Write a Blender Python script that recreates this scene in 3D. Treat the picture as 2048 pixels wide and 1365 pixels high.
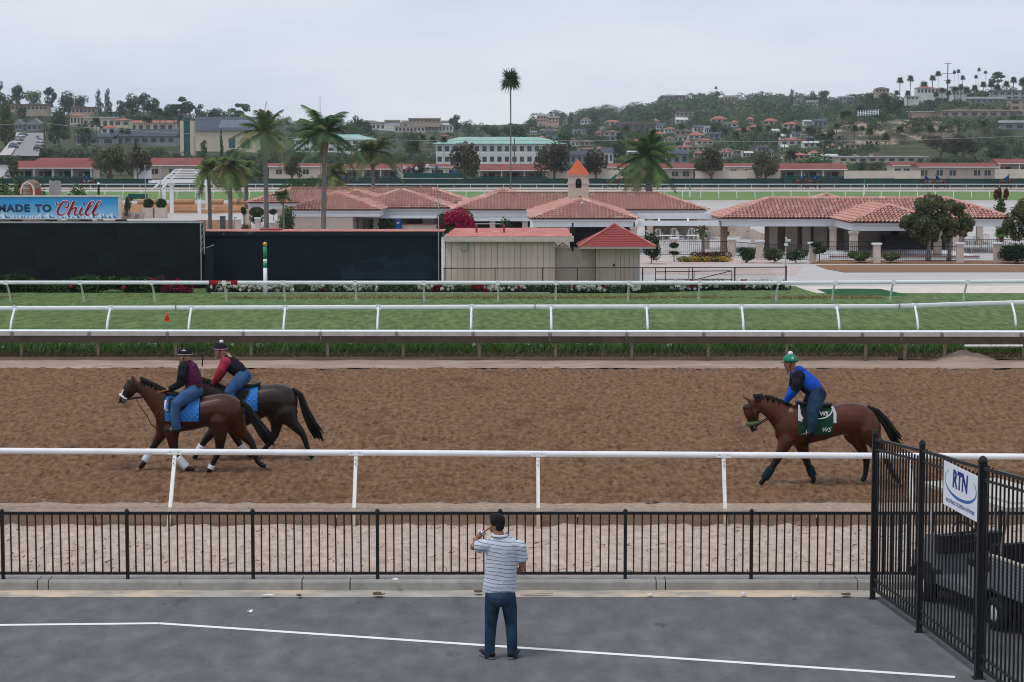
import bpy, bmesh, math, random
import numpy as np
from mathutils import Vector, Matrix
for _o in list(bpy.data.objects): bpy.data.objects.remove(_o)
SC = bpy.context.scene
COL = SC.collection
# ------------------------------------------------------------------ camera
FPX, CAMZ, HORIZ = 4200.0, 6.4, 300.0
PITCH = math.atan((682.5 - HORIZ) / FPX)
cam_d = bpy.data.cameras.new('camera'); cam = bpy.data.objects.new('camera', cam_d); COL.objects.link(cam)
cam_d.sensor_width = 36.0; cam_d.lens = 36.0 * FPX / 2048.0
cam_d.clip_start = 0.5; cam_d.clip_end = 12000
cam.location = (0, 0, CAMZ); cam.rotation_euler = (math.pi / 2 - PITCH, 0, 0)
SC.camera = cam
# ------------------------------------------------------------------ sky, sun, exposure
SUN_EL, SUN_AZ = math.radians(66), math.radians(235)
W = bpy.data.worlds.new('World'); SC.world = W; W.use_nodes = True
_n, _l = W.node_tree.nodes, W.node_tree.links
_n.clear()
_out = _n.new('ShaderNodeOutputWorld'); _bg = _n.new('ShaderNodeBackground'); _bg.inputs[1].default_value = 0.1
_sky = _n.new('ShaderNodeTexSky'); _sky.sky_type = 'NISHITA'; _sky.sun_disc = False
_sky.sun_elevation = SUN_EL; _sky.sun_rotation = SUN_AZ; _sky.altitude = 20; _sky.air_density = 1.2; _sky.dust_density = 2.0
_tc = _n.new('ShaderNodeTexCoord'); _mp = _n.new('ShaderNodeMapping'); _mp.inputs['Scale'].default_value = (2.2, 2.2, 9.0)
_nz = _n.new('ShaderNodeTexNoise'); _nz.inputs['Scale'].default_value = 2.2; _nz.inputs['Detail'].default_value = 5
_nz.inputs['Roughness'].default_value = 0.52
_cr = _n.new('ShaderNodeValToRGB')
_cr.color_ramp.elements[0].position = 0.3; _cr.color_ramp.elements[0].color = (5.7, 6.45, 7.7, 1)
_cr.color_ramp.elements[1].position = 0.72; _cr.color_ramp.elements[1].color = (7.9, 8.2, 8.85, 1)
_mx = _n.new('ShaderNodeMix'); _mx.data_type = 'RGBA'; _mx.inputs[0].default_value = 0.92
_l.new(_tc.outputs['Generated'], _mp.inputs[0]); _l.new(_mp.outputs[0], _nz.inputs[0]); _l.new(_nz.outputs[0], _cr.inputs[0])
_l.new(_sky.outputs[0], _mx.inputs[6]); _l.new(_cr.outputs[0], _mx.inputs[7]); _l.new(_mx.outputs[2], _bg.inputs[0]); _l.new(_bg.outputs[0], _out.inputs[0])
sd = bpy.data.lights.new('sun', 'SUN'); sd.energy = 1.5; sd.angle = math.radians(14); sd.color = (1, 0.975, 0.94)
sun = bpy.data.objects.new('sun', sd); COL.objects.link(sun)
_sv = Vector((math.sin(SUN_AZ) * math.cos(SUN_EL), math.cos(SUN_AZ) * math.cos(SUN_EL), math.sin(SUN_EL)))
sun.rotation_euler = (-_sv).to_track_quat('-Z', 'Y').to_euler()
VS = SC.view_settings; VS.view_transform = 'Standard'; VS.look = 'None'; VS.exposure = 0.14; VS.gamma = 1.0; VS.use_curve_mapping = False
SC.cycles.filter_width = 1.05; SC.cycles.use_denoising = True; SC.cycles.denoising_prefilter = 'ACCURATE'; SC.cycles.denoising_input_passes = 'RGB_ALBEDO_NORMAL'; SC.cycles.use_adaptive_sampling = False; SC.cycles.sample_clamp_indirect = 3.0; SC.cycles.volume_bounces = 0; SC.cycles.max_bounces = 5; SC.cycles.diffuse_bounces = 3; SC.cycles.transparent_max_bounces = 8
# ------------------------------------------------------------------ picture <-> place
_fw = Vector((0, math.cos(PITCH), -math.sin(PITCH))); _up = Vector((0, math.sin(PITCH), math.cos(PITCH)))
def ray(px, py): return _fw + Vector((1, 0, 0)) * ((px - 1024) / FPX) + _up * ((682.5 - py) / FPX)
def G(px, py, z=0.0):
    d = ray(px, py); return Vector((0, 0, CAMZ)) + d * ((z - CAMZ) / d.z)
def D(px, py, Y):
    d = ray(px, py); return Vector((0, 0, CAMZ)) + d * (Y / d.y)
def XA(px, Y): return D(px, 400, Y).x
def ZA(py, Y): return D(1024, py, Y).z
# ------------------------------------------------------------------ noise
def vnoise(x, y, seed=0):
    x = np.asarray(x, float); y = np.asarray(y, float)
    xi = np.floor(x).astype(np.int64); yi = np.floor(y).astype(np.int64); xf = x - xi; yf = y - yi
    def h(a, b):
        n = (a * 374761393 + b * 668265263 + seed * 1442695041) & 0xffffffff
        n = ((n ^ (n >> 13)) * 1274126177) & 0xffffffff
        return ((n ^ (n >> 16)) & 0xffff) / 65535.0
    u = xf * xf * (3 - 2 * xf); v = yf * yf * (3 - 2 * yf)
    return (h(xi, yi) * (1 - u) + h(xi + 1, yi) * u) * (1 - v) + (h(xi, yi + 1) * (1 - u) + h(xi + 1, yi + 1) * u) * v
def fbm(x, y, o=4, seed=0):
    s = 0; a = 0.5
    for i in range(o): s = s + a * vnoise(np.asarray(x) * 2 ** i, np.asarray(y) * 2 ** i, seed + i); a *= 0.5
    return s
# ------------------------------------------------------------------ materials
MATS = {}
def M(name, col, rough=0.8, var=0.12, scale=4.0, bump=0.0, bscale=30.0, metal=0.0, stretch=(1, 1, 1), spec=0.1, detail=5, attr=None,
      col2=None, spots=None, trans=0.0, bdist=0.02):
    """Principled material: two tones through noise, optional spots (colour, scale, threshold), optional bump, optional vertex colour."""
    if name in MATS: return MATS[name]
    m = bpy.data.materials.new(name); MATS[name] = m; m.use_nodes = True
    n, l = m.node_tree.nodes, m.node_tree.links
    b = n['Principled BSDF']; b.inputs['Roughness'].default_value = rough; b.inputs['Metallic'].default_value = metal
    b.inputs['Specular IOR Level'].default_value = spec
    geo = n.new('ShaderNodeNewGeometry'); mp = n.new('ShaderNodeMapping'); mp.inputs['Scale'].default_value = stretch
    l.new(geo.outputs['Position'], mp.inputs[0])
    c = Vector(col[:3])
    if attr:
        a = n.new('ShaderNodeAttribute'); a.attribute_name = attr; src = a.outputs['Color']
        if var > 0:
            nz = n.new('ShaderNodeTexNoise'); nz.inputs['Scale'].default_value = scale; nz.inputs['Detail'].default_value = detail; l.new(mp.outputs[0], nz.inputs[0])
            mr = n.new('ShaderNodeMapRange'); mr.inputs[1].default_value = 0.3; mr.inputs[2].default_value = 0.7; mr.inputs[3].default_value = 1 - var; mr.inputs[4].default_value = 1 + var
            l.new(nz.outputs[0], mr.inputs[0])
            mu = n.new('ShaderNodeVectorMath'); mu.operation = 'SCALE'; l.new(src, mu.inputs[0]); l.new(mr.outputs[0], mu.inputs[3]); src = mu.outputs[0]
    elif var > 0 or col2:
        nz = n.new('ShaderNodeTexNoise'); nz.inputs['Scale'].default_value = scale; nz.inputs['Detail'].default_value = detail
        nz.inputs['Roughness'].default_value = 0.6; l.new(mp.outputs[0], nz.inputs[0])
        cr = n.new('ShaderNodeValToRGB'); cr.color_ramp.elements[0].position = 0.33; cr.color_ramp.elements[1].position = 0.67
        cr.color_ramp.elements[0].color = (*(c * (1 - var)), 1); cr.color_ramp.elements[1].color = (*(Vector(col2[:3]) if col2 else c * (1 + var)), 1)
        l.new(nz.outputs[0], cr.inputs[0]); src = cr.outputs[0]
    else:
        b.inputs['Base Color'].default_value = (*c, 1); src = None
    if spots:
        for k, (sc_, ss, th) in enumerate(spots if isinstance(spots, list) else [spots]):
            nz2 = n.new('ShaderNodeTexNoise'); nz2.inputs['Scale'].default_value = ss; nz2.inputs['Detail'].default_value = 6; nz2.inputs['Roughness'].default_value = 0.65
            mo = n.new('ShaderNodeVectorMath'); mo.operation = 'ADD'; mo.inputs[1].default_value = (13.7 * (k + 1), 5.1 * k, 2.2); l.new(mp.outputs[0], mo.inputs[0]); l.new(mo.outputs[0], nz2.inputs[0])
            r2 = n.new('ShaderNodeMapRange'); r2.inputs[1].default_value = th; r2.inputs[2].default_value = th + 0.1; l.new(nz2.outputs[0], r2.inputs[0])
            mx = n.new('ShaderNodeMix'); mx.data_type = 'RGBA'; l.new(r2.outputs[0], mx.inputs[0]); mx.inputs[7].default_value = (*sc_[:3], 1)
            if src: l.new(src, mx.inputs[6])
            else: mx.inputs[6].default_value = (*c, 1)
            src = mx.outputs[2]
    if src: l.new(src, b.inputs['Base Color'])
    if bump > 0:
        nb = n.new('ShaderNodeTexNoise'); nb.inputs['Scale'].default_value = bscale; nb.inputs['Detail'].default_value = 6; nb.inputs['Roughness'].default_value = 0.65; l.new(mp.outputs[0], nb.inputs[0])
        bp = n.new('ShaderNodeBump'); bp.inputs['Strength'].default_value = bump; bp.inputs['Distance'].default_value = bdist; l.new(nb.outputs[0], bp.inputs['Height']); l.new(bp.outputs[0], b.inputs['Normal'])
    if trans > 0:
        t = n.new('ShaderNodeBsdfTranslucent'); ms = n.new('ShaderNodeMixShader'); ms.inputs[0].default_value = trans
        if src: l.new(src, t.inputs[0])
        else: t.inputs[0].default_value = (*c, 1)
        l.new(b.outputs[0], ms.inputs[1]); l.new(t.outputs[0], ms.inputs[2]); l.new(ms.outputs[0], n['Material Output'].inputs[0])
    return m
# ------------------------------------------------------------------ objects
ORG = {}
def tag(o, label=None, cat=None, group=None, kind=None):
    if label: o['label'] = label
    if cat: o['category'] = cat
    if group: o['group'] = group
    if kind: o['kind'] = kind
    return o
def thing(name, label, cat, loc=(0, 0, 0), group=None):
    o = bpy.data.objects.new(name, None); COL.objects.link(o); o.location = loc; o.empty_display_size = 0.2
    ORG[o.name] = Vector(loc); return tag(o, label, cat, group)
def link(name, me, mats=None, parent=None, smooth=False):
    o = bpy.data.objects.new(name, me); COL.objects.link(o)
    if mats is not None and len(me.materials) == 0:
        for m in (mats if isinstance(mats, (list, tuple)) else [mats]): me.materials.append(m)
    if smooth: me.polygons.foreach_set('use_smooth', [True] * len(me.polygons))
    if parent is not None:
        o.parent = parent; ORG[o.name] = ORG.get(parent.name, Vector((0, 0, 0)))
    return o
def copy_tree(o, parent=None, loc=None, label=None, group=None):
    c = o.copy(); COL.objects.link(c)
    if parent is not None: c.parent = parent
    if loc is not None: c.location = loc; ORG[c.name] = Vector(loc)
    elif parent is not None: ORG[c.name] = ORG[parent.name]
    if label: c['label'] = label
    if group: c['group'] = group
    for ch in [q for q in bpy.data.objects if q.parent == o]: copy_tree(ch, c)
    return c
def np_mesh(name, v, f, cols=None, smooth=False):
    """v (n,3), f (m,k) with k constant; cols (m,3) per-face colour -> attribute Col"""
    v = np.asarray(v, np.float32); f = np.asarray(f, np.int32); m, k = f.shape
    me = bpy.data.meshes.new(name); me.vertices.add(len(v)); me.vertices.foreach_set('co', v.ravel())
    me.loops.add(m * k); me.loops.foreach_set('vertex_index', f.ravel()); me.polygons.add(m)
    me.polygons.foreach_set('loop_start', np.arange(m, dtype=np.int32) * k); me.polygons.foreach_set('loop_total', np.full(m, k, np.int32))
    if cols is not None:
        a = me.color_attributes.new('Col', 'FLOAT_COLOR', 'CORNER'); c4 = np.ones((m, k, 4), np.float32); c4[:, :, :3] = np.asarray(cols, np.float32)[:, None, :]
        a.data.foreach_set('color', c4.ravel())
    if smooth: me.polygons.foreach_set('use_smooth', np.ones(m, bool))
    me.update(calc_edges=True); me.validate(); return me
class MB:
    def __init__(s): s.v = []; s.f = []; s.m = []
    def add(s, vs, fs, m=0):
        b = len(s.v); s.v += [tuple(q) for q in vs]; s.f += [tuple(b + i for i in q) for q in fs]; s.m += [m] * len(fs); return s
    def box(s, c, d, rz=0, m=0, top=1.0, R=None):
        x, y, z = d[0] / 2, d[1] / 2, d[2] / 2; c = Vector(c)
        P = [Vector((sx * x * (top if sz > 0 else 1), sy * y * (top if sz > 0 else 1), sz * z)) for sz in (-1, 1) for sx, sy in ((-1, -1), (1, -1), (1, 1), (-1, 1))]
        if R is None: R = Matrix.Rotation(rz, 3, 'Z')
        return s.add([c + R @ p for p in P], [(3, 2, 1, 0), (4, 5, 6, 7), (0, 1, 5, 4), (1, 2, 6, 5), (2, 3, 7, 6), (3, 0, 4, 7)], m)
    def bb(s, x0, x1, y0, y1, z0, z1, m=0): return s.box(((x0 + x1) / 2, (y0 + y1) / 2, (z0 + z1) / 2), (abs(x1 - x0), abs(y1 - y0), abs(z1 - z0)), 0, m)
    def beam(s, a, b, w, h, m=0):
        a, b = Vector(a), Vector(b); t = (b - a); L = t.length; q = t.to_track_quat('X', 'Z').to_matrix()
        return s.box((a + b) / 2, (L, w, h), 0, m, R=q)
    def poly(s, pts, m=0): return s.add(pts, [tuple(range(len(pts)))], m)
    def prism(s, pts, vec, m=0):
        n = len(pts); vec = Vector(vec); P = [Vector(p) for p in pts]; Q = [p + vec for p in P]
        return s.add(P + Q, [tuple(range(n))[::-1], tuple(range(n, 2 * n))] + [(i, (i + 1) % n, n + (i + 1) % n, n + i) for i in range(n)], m)
    def tube(s, pts, r, n=8, m=0, flat=None, caps=True):
        """pts 3D path, r radius or list; flat=(vector, factor): squash along that direction"""
        P = [Vector(p) for p in pts]; k = len(P); rr = r if isinstance(r, (list, tuple)) else [r] * k; vs = []; ref = None
        for i in range(k):
            t = (P[min(i + 1, k - 1)] - P[max(i - 1, 0)]).normalized()
            if ref is None:
                ref = Vector((0, 1, 0)) if abs(t.y) < 0.9 else Vector((1, 0, 0))
            u = (ref - t * ref.dot(t)).normalized(); w = t.cross(u); ref = u
            for j in range(n):
                a = 2 * math.pi * j / n; q = (u * math.cos(a) + w * math.sin(a)) * rr[i]
                if flat: fv = Vector(flat[0]); q = q + fv * (q.dot(fv) * (flat[1] - 1))
                vs.append(P[i] + q)
        fs = [(i * n + j, i * n + (j + 1) % n, (i + 1) * n + (j + 1) % n, (i + 1) * n + j) for i in range(k - 1) for j in range(n)]
        if caps: fs += [tuple(range(n))[::-1], tuple((k - 1) * n + j for j in range(n))]
        return s.add(vs, fs, m)
    def loft(s, secs, n=12, m=0):
        """secs: (centre, half-vector u, half-vector w)"""
        vs = []; k = len(secs)
        for c, u, w in secs:
            c, u, w = Vector(c), Vector(u), Vector(w)
            vs += [c + u * math.cos(2 * math.pi * j / n) + w * math.sin(2 * math.pi * j / n) for j in range(n)]
        fs = [(i * n + j, i * n + (j + 1) % n, (i + 1) * n + (j + 1) % n, (i + 1) * n + j) for i in range(k - 1) for j in range(n)]
        return s.add(vs, fs + [tuple(range(n))[::-1], tuple((k - 1) * n + j for j in range(n))], m)
    def lathe(s, prof, c, n=12, m=0):
        c = Vector(c); k = len(prof)
        vs = [c + Vector((r * math.cos(2 * math.pi * j / n), r * math.sin(2 * math.pi * j / n), z)) for r, z in prof for j in range(n)]
        fs = [(i * n + j, i * n + (j + 1) % n, (i + 1) * n + (j + 1) % n, (i + 1) * n + j) for i in range(k - 1) for j in range(n)]
        return s.add(vs, fs + [tuple(range(n))[::-1], tuple((k - 1) * n + j for j in range(n))], m)
    def ell(s, c, r, n=12, m=0, R=None):
        c = Vector(c); k = n // 2 + 1; vs = []
        for i in range(k):
            t = math.pi * i / (k - 1)
            for j in range(n):
                a = 2 * math.pi * j / n; st = max(math.sin(t), 0.02)
                p = Vector((r[0] * st * math.cos(a), r[1] * st * math.sin(a), -r[2] * math.cos(t))); vs.append(c + (R @ p if R else p))
        fs = [(i * n + j, i * n + (j + 1) % n, (i + 1) * n + (j + 1) % n, (i + 1) * n + j) for i in range(k - 1) for j in range(n)]
        return s.add(vs, fs + [tuple(range(n))[::-1], tuple((k - 1) * n + j for j in range(n))], m)
    def mesh(s, name, off=None):
        me = bpy.data.meshes.new(name); V = s.v
        if off is not None: V = [(a - off[0], b - off[1], c - off[2]) for a, b, c in s.v]
        me.from_pydata(V, [], s.f); me.polygons.foreach_set('material_index', s.m); me.update(); return me
    def build(s, name, mats, parent=None, smooth=False):
        off = ORG.get(parent.name) if parent is not None else None
        return link(name, s.mesh(name, off), mats, parent, smooth)
def remeshed(mb, voxel, smooth_it=4, off=None, name='body', sub=False):
    """one continuous skin from overlapping closed shapes"""
    o = bpy.data.objects.new('tmp', mb.mesh('tmp', off)); COL.objects.link(o)
    r = o.modifiers.new('r', 'REMESH'); r.mode = 'VOXEL'; r.voxel_size = voxel
    if smooth_it: q = o.modifiers.new('s', 'SMOOTH'); q.iterations = smooth_it; q.factor = 0.5
    dg = bpy.context.evaluated_depsgraph_get(); dg.update()
    me = bpy.data.meshes.new_from_object(o.evaluated_get(dg)); bpy.data.objects.remove(o); me.name = name
    me.polygons.foreach_set('use_smooth', [True] * len(me.polygons)); return me
def vcol(me, fn):
    """colour attribute from a function of vertex coordinates (array) -> (n,3)"""
    n = len(me.vertices); co = np.empty(n * 3, np.float32); me.vertices.foreach_get('co', co); c = fn(co.reshape(-1, 3))
    a = me.color_attributes.new('Col', 'FLOAT_COLOR', 'POINT'); c4 = np.ones((n, 4), np.float32); c4[:, :3] = c; a.data.foreach_set('color', c4.ravel())
def text_mesh(body, size, bold=0.0, shear=0.0, name='lettering', spacing=1.0, extrude=0.0):
    cu = bpy.data.curves.new('t', 'FONT'); cu.body = body; cu.size = size; cu.offset = bold; cu.shear = shear; cu.align_x = 'CENTER'; cu.align_y = 'CENTER'; cu.space_character = spacing; cu.extrude = extrude; cu.resolution_u = 3
    o = bpy.data.objects.new('t', cu); COL.objects.link(o); dg = bpy.context.evaluated_depsgraph_get(); dg.update()
    me = bpy.data.meshes.new_from_object(o.evaluated_get(dg)); bpy.data.objects.remove(o); me.name = name; me.materials.clear(); return me
ORD = ['first', 'second', 'third', 'fourth', 'fifth', 'sixth', 'seventh', 'eighth', 'ninth', 'tenth', 'eleventh', 'twelfth', 'thirteenth', 'fourteenth', 'fifteenth', 'sixteenth', 'seventeenth', 'eighteenth', 'nineteenth', 'twentieth']
def nth(i, n): return 'leftmost' if i == 0 else 'rightmost' if i == n - 1 else ORD[i] + ' from the left'
RNG = np.random.default_rng(7)
random.seed(5)
# ================================================================== foliage helpers
def leaves(lobes, n, size, cols, seed=0, shell=0.45, aspect=0.55, jit=0.9, up=0.25, bright=0.35, lobevar=0.15):
    """quads scattered through ellipsoid lobes (cx,cy,cz,rx,ry,rz) -> v, f, colours"""
    r = np.random.default_rng(seed); L = np.asarray(lobes, float); w = (L[:, 3] * L[:, 4] + L[:, 3] * L[:, 5]) ; w = w / w.sum()
    k = r.choice(len(L), n, p=w); u = r.normal(size=(n, 3)); u /= np.linalg.norm(u, axis=1)[:, None]
    rad = shell + (1 - shell) * r.random(n) ** 0.6
    # uneven outline
    rad = rad * (0.82 + 0.3 * fbm(u[:, 0] * 2.3 + k * 7.1, u[:, 2] * 2.3 + u[:, 1] * 1.7, 2, seed))
    p = L[k, :3] + u * rad[:, None] * L[k, 3:6]
    nrm = u + r.normal(size=(n, 3)) * jit + np.array([0, 0, up]); nrm /= np.linalg.norm(nrm, axis=1)[:, None]
    t = np.cross(nrm, r.normal(size=(n, 3))); t /= np.linalg.norm(t, axis=1)[:, None] + 1e-9; b = np.cross(nrm, t)
    s = size * (0.6 + 0.8 * r.random(n)); t = t * s[:, None]; b = b * (s * aspect)[:, None]
    v = np.stack([p - t, p - b * 1.0 + t * 0.1, p + t, p + b], 1).reshape(-1, 3); f = np.arange(4 * n).reshape(n, 4)
    C = np.asarray(cols, float); ck = r.integers(0, len(C), len(L)); mix = np.where(r.random(n) < 0.65, ck[k], r.integers(0, len(C), n))
    c = C[mix] * (1 - bright + 2 * bright * r.random(n))[:, None]
    c = c * (1 - lobevar + 2 * lobevar * r.random(len(L)))[k][:, None]
    return v, f, c
def merge(parts):
    vs, fs, cs, o = [], [], [], 0
    for v, f, c in parts: vs.append(v); fs.append(f + o); cs.append(c); o += len(v)
    return np.concatenate(vs), np.concatenate(fs), np.concatenate(cs)
def blades(n, x0, x1, y0, y1, z, h, w, cols, seed=0, zfn=None, lean=0.4):
    r = np.random.default_rng(seed); x = r.uniform(x0, x1, n); y = r.uniform(y0, y1, n); zz = np.full(n, z) if zfn is None else zfn(x, y)
    a = r.uniform(0, 6.28, n); hh = h * (0.5 + r.random(n)); lx, ly = r.normal(size=n) * lean * hh, r.normal(size=n) * lean * hh
    dx, dy = np.cos(a) * w, np.sin(a) * w
    v = np.stack([np.stack([x - dx, y - dy, zz], 1), np.stack([x + dx, y + dy, zz], 1), np.stack([x + lx, y + ly, zz + hh], 1)], 1).reshape(-1, 3)
    C = np.asarray(cols); c = C[r.integers(0, len(C), n)] * (0.7 + 0.6 * r.random(n))[:, None]
    return v, np.arange(3 * n).reshape(n, 3), c
LEAF = M('leaf', (1, 1, 1), rough=0.7, var=0.0, attr='Col', trans=0.35, spec=0.1)
FARLEAF = M('leaf_distant', (1, 1, 1), rough=0.9, var=0.0, attr='Col', trans=0.1, spec=0.05)
def stuff(name, vfc, label, cat, mat=None, parent=None, off=None):
    v, f, c = vfc
    if parent is not None: v = v - np.array(ORG[parent.name])
    o = link(name, np_mesh(name, v, f, c), mat or LEAF, parent); o['kind'] = 'stuff'
    if parent is None: tag(o, label, cat)
    elif label: o['label'] = label
    return o
# ================================================================== ground materials
m_asph = M('asphalt', (0.106, 0.107, 0.113), rough=0.85, var=0.12, scale=2.4, col2=(0.142, 0.143, 0.15), bump=0.35, bscale=60, stretch=(1, .42, 1), bdist=0.01, spots=[((0.072, 0.074, 0.08), 1.6, 0.64), ((0.158, 0.16, 0.168), 1.1, 0.68), ((.05, .05, .054), 3.3, .7), ((.075, .077, .083), 9, .63), ((.19, .195, .205), 22, .66)])
m_conc = M('kerb_concrete', (0.3, 0.29, 0.27), var=0.16, scale=3, bump=0.15, bscale=60, spots=((0.2, 0.19, 0.17), 5, 0.62), bdist=0.01)
m_gutter = M('gutter_concrete', (0.36, 0.33, 0.29), var=0.2, scale=4, bump=0.2, bscale=60, spots=[((0.56, 0.45, 0.34), 1.6, 0.5), ((0.15, 0.12, 0.09), 9, 0.7)], bdist=0.01, stretch=(0.5, 1, 1))
m_white = M('white_paint', (0.74, 0.75, 0.77), rough=0.45, var=0.05, scale=6, spots=((0.5, 0.49, 0.46), 14, 0.68))
m_line = M('road_marking_paint', (0.72, 0.72, 0.73), rough=0.7, var=0.05, scale=8, spots=((0.32, 0.32, 0.33), 24, 0.61))
m_sand = M('sand', (0.48, 0.385, 0.325), rough=0.95, var=0.22, scale=7, bump=1.0, bscale=9, spots=[((0.27, 0.185, 0.13), 8, 0.63), ((0.62, 0.52, 0.44), 15, 0.62)], stretch=(1, .5, 1), bdist=0.1)
m_gravel = M('track_edge_gravel', (0.33, 0.255, 0.2), rough=0.95, var=0.25, scale=14, bump=0.8, bscale=25, spots=[((0.5, 0.42, 0.36), 12, 0.6), ((0.15, 0.09, 0.06), 7, 0.66)], stretch=(0.7, 1, 1), bdist=0.04)
m_dirt = M('track_dirt', (0.16, 0.084, 0.047), rough=0.95, var=0.3, scale=9, col2=(0.28, 0.16, 0.094), bump=1.0, bscale=8, spots=[((0.05, 0.027, 0.018), 6.5, 0.6), ((0.4, 0.255, 0.17), 16, 0.63), ((.08, .04, .024), 15, .62), ((.115, .062, .038), .7, .585)], stretch=(1, .34, 1), bdist=0.15, detail=7)
m_turf = M('turf', (0.078, 0.142, 0.046), rough=0.9, var=0.3, scale=4, col2=(0.135, 0.195, 0.072), bump=0.8, bscale=9, stretch=(1, .22, 1), spots=[((0.165, 0.195, 0.08), 1.1, 0.61), ((0.035, 0.085, 0.022), 7, 0.63)], bdist=0.08)
m_mulch = M('mulch', (0.23, 0.125, 0.07), rough=0.95, var=0.3, scale=6, bump=0.6, bscale=30, bdist=0.04)
m_pave = M('pale_concrete', (0.42, 0.40, 0.39), rough=0.9, var=0.1, scale=0.5, bump=0.05, bscale=40, spots=((0.3, 0.29, 0.3), 0.35, 0.58), stretch=(0.4, 1, 1))
m_brick = M('brick_paving', (0.43, 0.34, 0.31), rough=0.9, var=0.12, scale=2.0, spots=((0.45, 0.42, 0.42), 0.5, 0.52))
m_sandp = M('pale_sand', (0.56, 0.50, 0.45), rough=0.95, var=0.1, scale=1.5, bump=0.3, bscale=20)
m_timber = M('weathered_timber', (0.23, 0.16, 0.115), rough=0.9, var=0.2, scale=3, stretch=(0.2, 1, 4), bump=0.1)
m_infield = M('infield_soil', (0.27, 0.22, 0.18), rough=0.95, var=0.2, scale=0.3)
def sheet(name, x0, x1, y0, y1, z, mat, nx=1, ny=1, fn=None, parent=None, z1=None):
    X, Y = np.meshgrid(np.linspace(x0, x1, nx + 1), np.linspace(y0, y1, ny + 1)); Z = np.full(X.shape, float(z))
    if z1 is not None: Z = z + (z1 - z) * (Y - y0) / (y1 - y0)
    if fn is not None: Z = Z + fn(X, Y)
    v = np.stack([X, Y, Z], -1).reshape(-1, 3); i = np.arange((nx + 1) * (ny + 1)).reshape(ny + 1, nx + 1)
    f = np.stack([i[:-1, :-1], i[:-1, 1:], i[1:, 1:], i[1:, :-1]], -1).reshape(-1, 4)
    o = link(name, np_mesh(name, v, f, smooth=fn is not None), mat, parent)
    if parent is None: o['kind'] = 'structure'
    return o
def patch(name, pts, mat, z, parent=None):
    o = MB().poly([(p[0], p[1], z) for p in pts]).build(name, mat, parent)
    if parent is None: o['kind'] = 'structure'
    return o
# ================================================================== the ground, near to far
YA, YK0, YK1, YS0, YBD, YD0, YD1, YC = 29.7, 30.15, 30.52, 30.85, 35.4, 36.9, 60.3, 62.75
asph = sheet('asphalt', -60, 60, -40, YA, 0, m_asph)
# painted line, a bent strip
lp = [G(-300, 1254), G(318, 1247.5), G(1910, 1355)]
mb = MB()
for a, b in ((lp[0], lp[1]), (lp[1], lp[2])):
    nrm = Vector((-(b - a).y, (b - a).x, 0)).normalized() * 0.052
    mb.poly([a - nrm + Vector((0, 0, .004)), b - nrm + Vector((0, 0, .004)), b + nrm + Vector((0, 0, .004)), a + nrm + Vector((0, 0, .004))])
mb.build('painted_line', m_line, asph)
sheet('gutter', -60, 60, YA, YK0, 0.003, m_gutter, 400, 4, lambda X, Y: 0.012 * fbm(X * 3, Y * 6, 3, 3) * np.clip((Y - YA) * 3, 0, 1))
# kerb segments with joints
kerb = thing('kerb', 'low concrete kerb with cracked joints under the black picket fence', 'kerb', (0, YK0, 0))
joints = [-60, -12] + [G(p, 1190).x for p in (66, 88, 600, 697, 1315, 1334, 1722)] + [12, 60]
for a, b in zip(joints[:-1], joints[1:]):
    mb = MB(); g = 0.008
    pr = [(a + g, YK0, -0.1), (a + g, YK0 + 0.006, 0.12), (a + g, YK0 + 0.03, 0.148), (a + g, YK1, 0.152), (a + g, YK1, -0.1)]
    mb.prism(pr, (b - a - 2 * g, 0, 0)).build('kerb_stone', m_conc, kerb)
m_edge = M('dark_edge', (0.06, 0.05, 0.045), var=0.4, scale=12, bump=0.5, bscale=20)  # dark mottled tone for the narrow strip between kerb and sand
sheet('edge_strip', -60, 60, YK1, YS0, 0.06, m_edge, 500, 4, lambda X, Y: 0.05 * fbm(X * 5, Y * 7, 3, 9) - 0.02)
sheet('sand_strip', -25, 25, YS0, YBD, 0.05, m_sand, 700, 70, lambda X, Y: 0.11 * (fbm(X * 3.4, Y * 2.4, 4, 11) - 0.5) + 0.03 * np.sin((Y - YS0) * 1.1))
bd = thing('edging_board', 'weathered timber board edging the dirt track below the white rail', 'board', (0, YBD, 0))
xs = [-25, -15.3, -11.2, -7.1, -3.0, 1.12, 5.2, 9.3, 13.4, 25]
for a, b in zip(xs[:-1], xs[1:]): MB().bb(a + .01, b - .01, YBD, YBD + 0.05, -0.05, 0.21).build('plank', m_timber, bd)
sheet('track_edge_gravel', -25, 25, YBD + 0.05, YD0, 0.15, m_gravel, 500, 26, lambda X, Y: 0.07 * (fbm(X * 4, Y * 5, 4, 21) - 0.5))
def dirt_z(X, Y):
    X = np.asarray(X, float); Y = np.asarray(Y, float)
    near = np.clip((46.5 + 2.0 * fbm(X * .25, Y * .3, 2, 5) - Y) / 3.0, 0, 1)
    h = 0.06 * (fbm(X * 1.1, Y * 1.3, 4, 31) - 0.5) + 0.12 * (fbm(X * 6.0, Y * 3.4, 3, 77) - .45)
    hol = np.clip(fbm(X * 2.2, Y * 3.2, 2, 55) - 0.46, 0, 1)
    h = h + .03 * (vnoise(X * .2, Y * 6.5, 12) - .5)
    return h - near * hol * 0.7 - (1 - near) * np.clip(fbm(X * 2.0, Y * 4.2, 2, 57) - 0.46, 0, 1) * 0.3
sheet('dirt_track', -17.5, 17.5, YD0, YD1, 0.12, m_dirt, 740, 430, dirt_z)
m_tan = M('track_inner_edge', (0.3, 0.225, 0.175), rough=0.95, var=0.2, scale=2, bump=0.5, bscale=18, spots=((0.4, 0.35, 0.31), 2.5, 0.55), stretch=(0.25, 1, 1))
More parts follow.
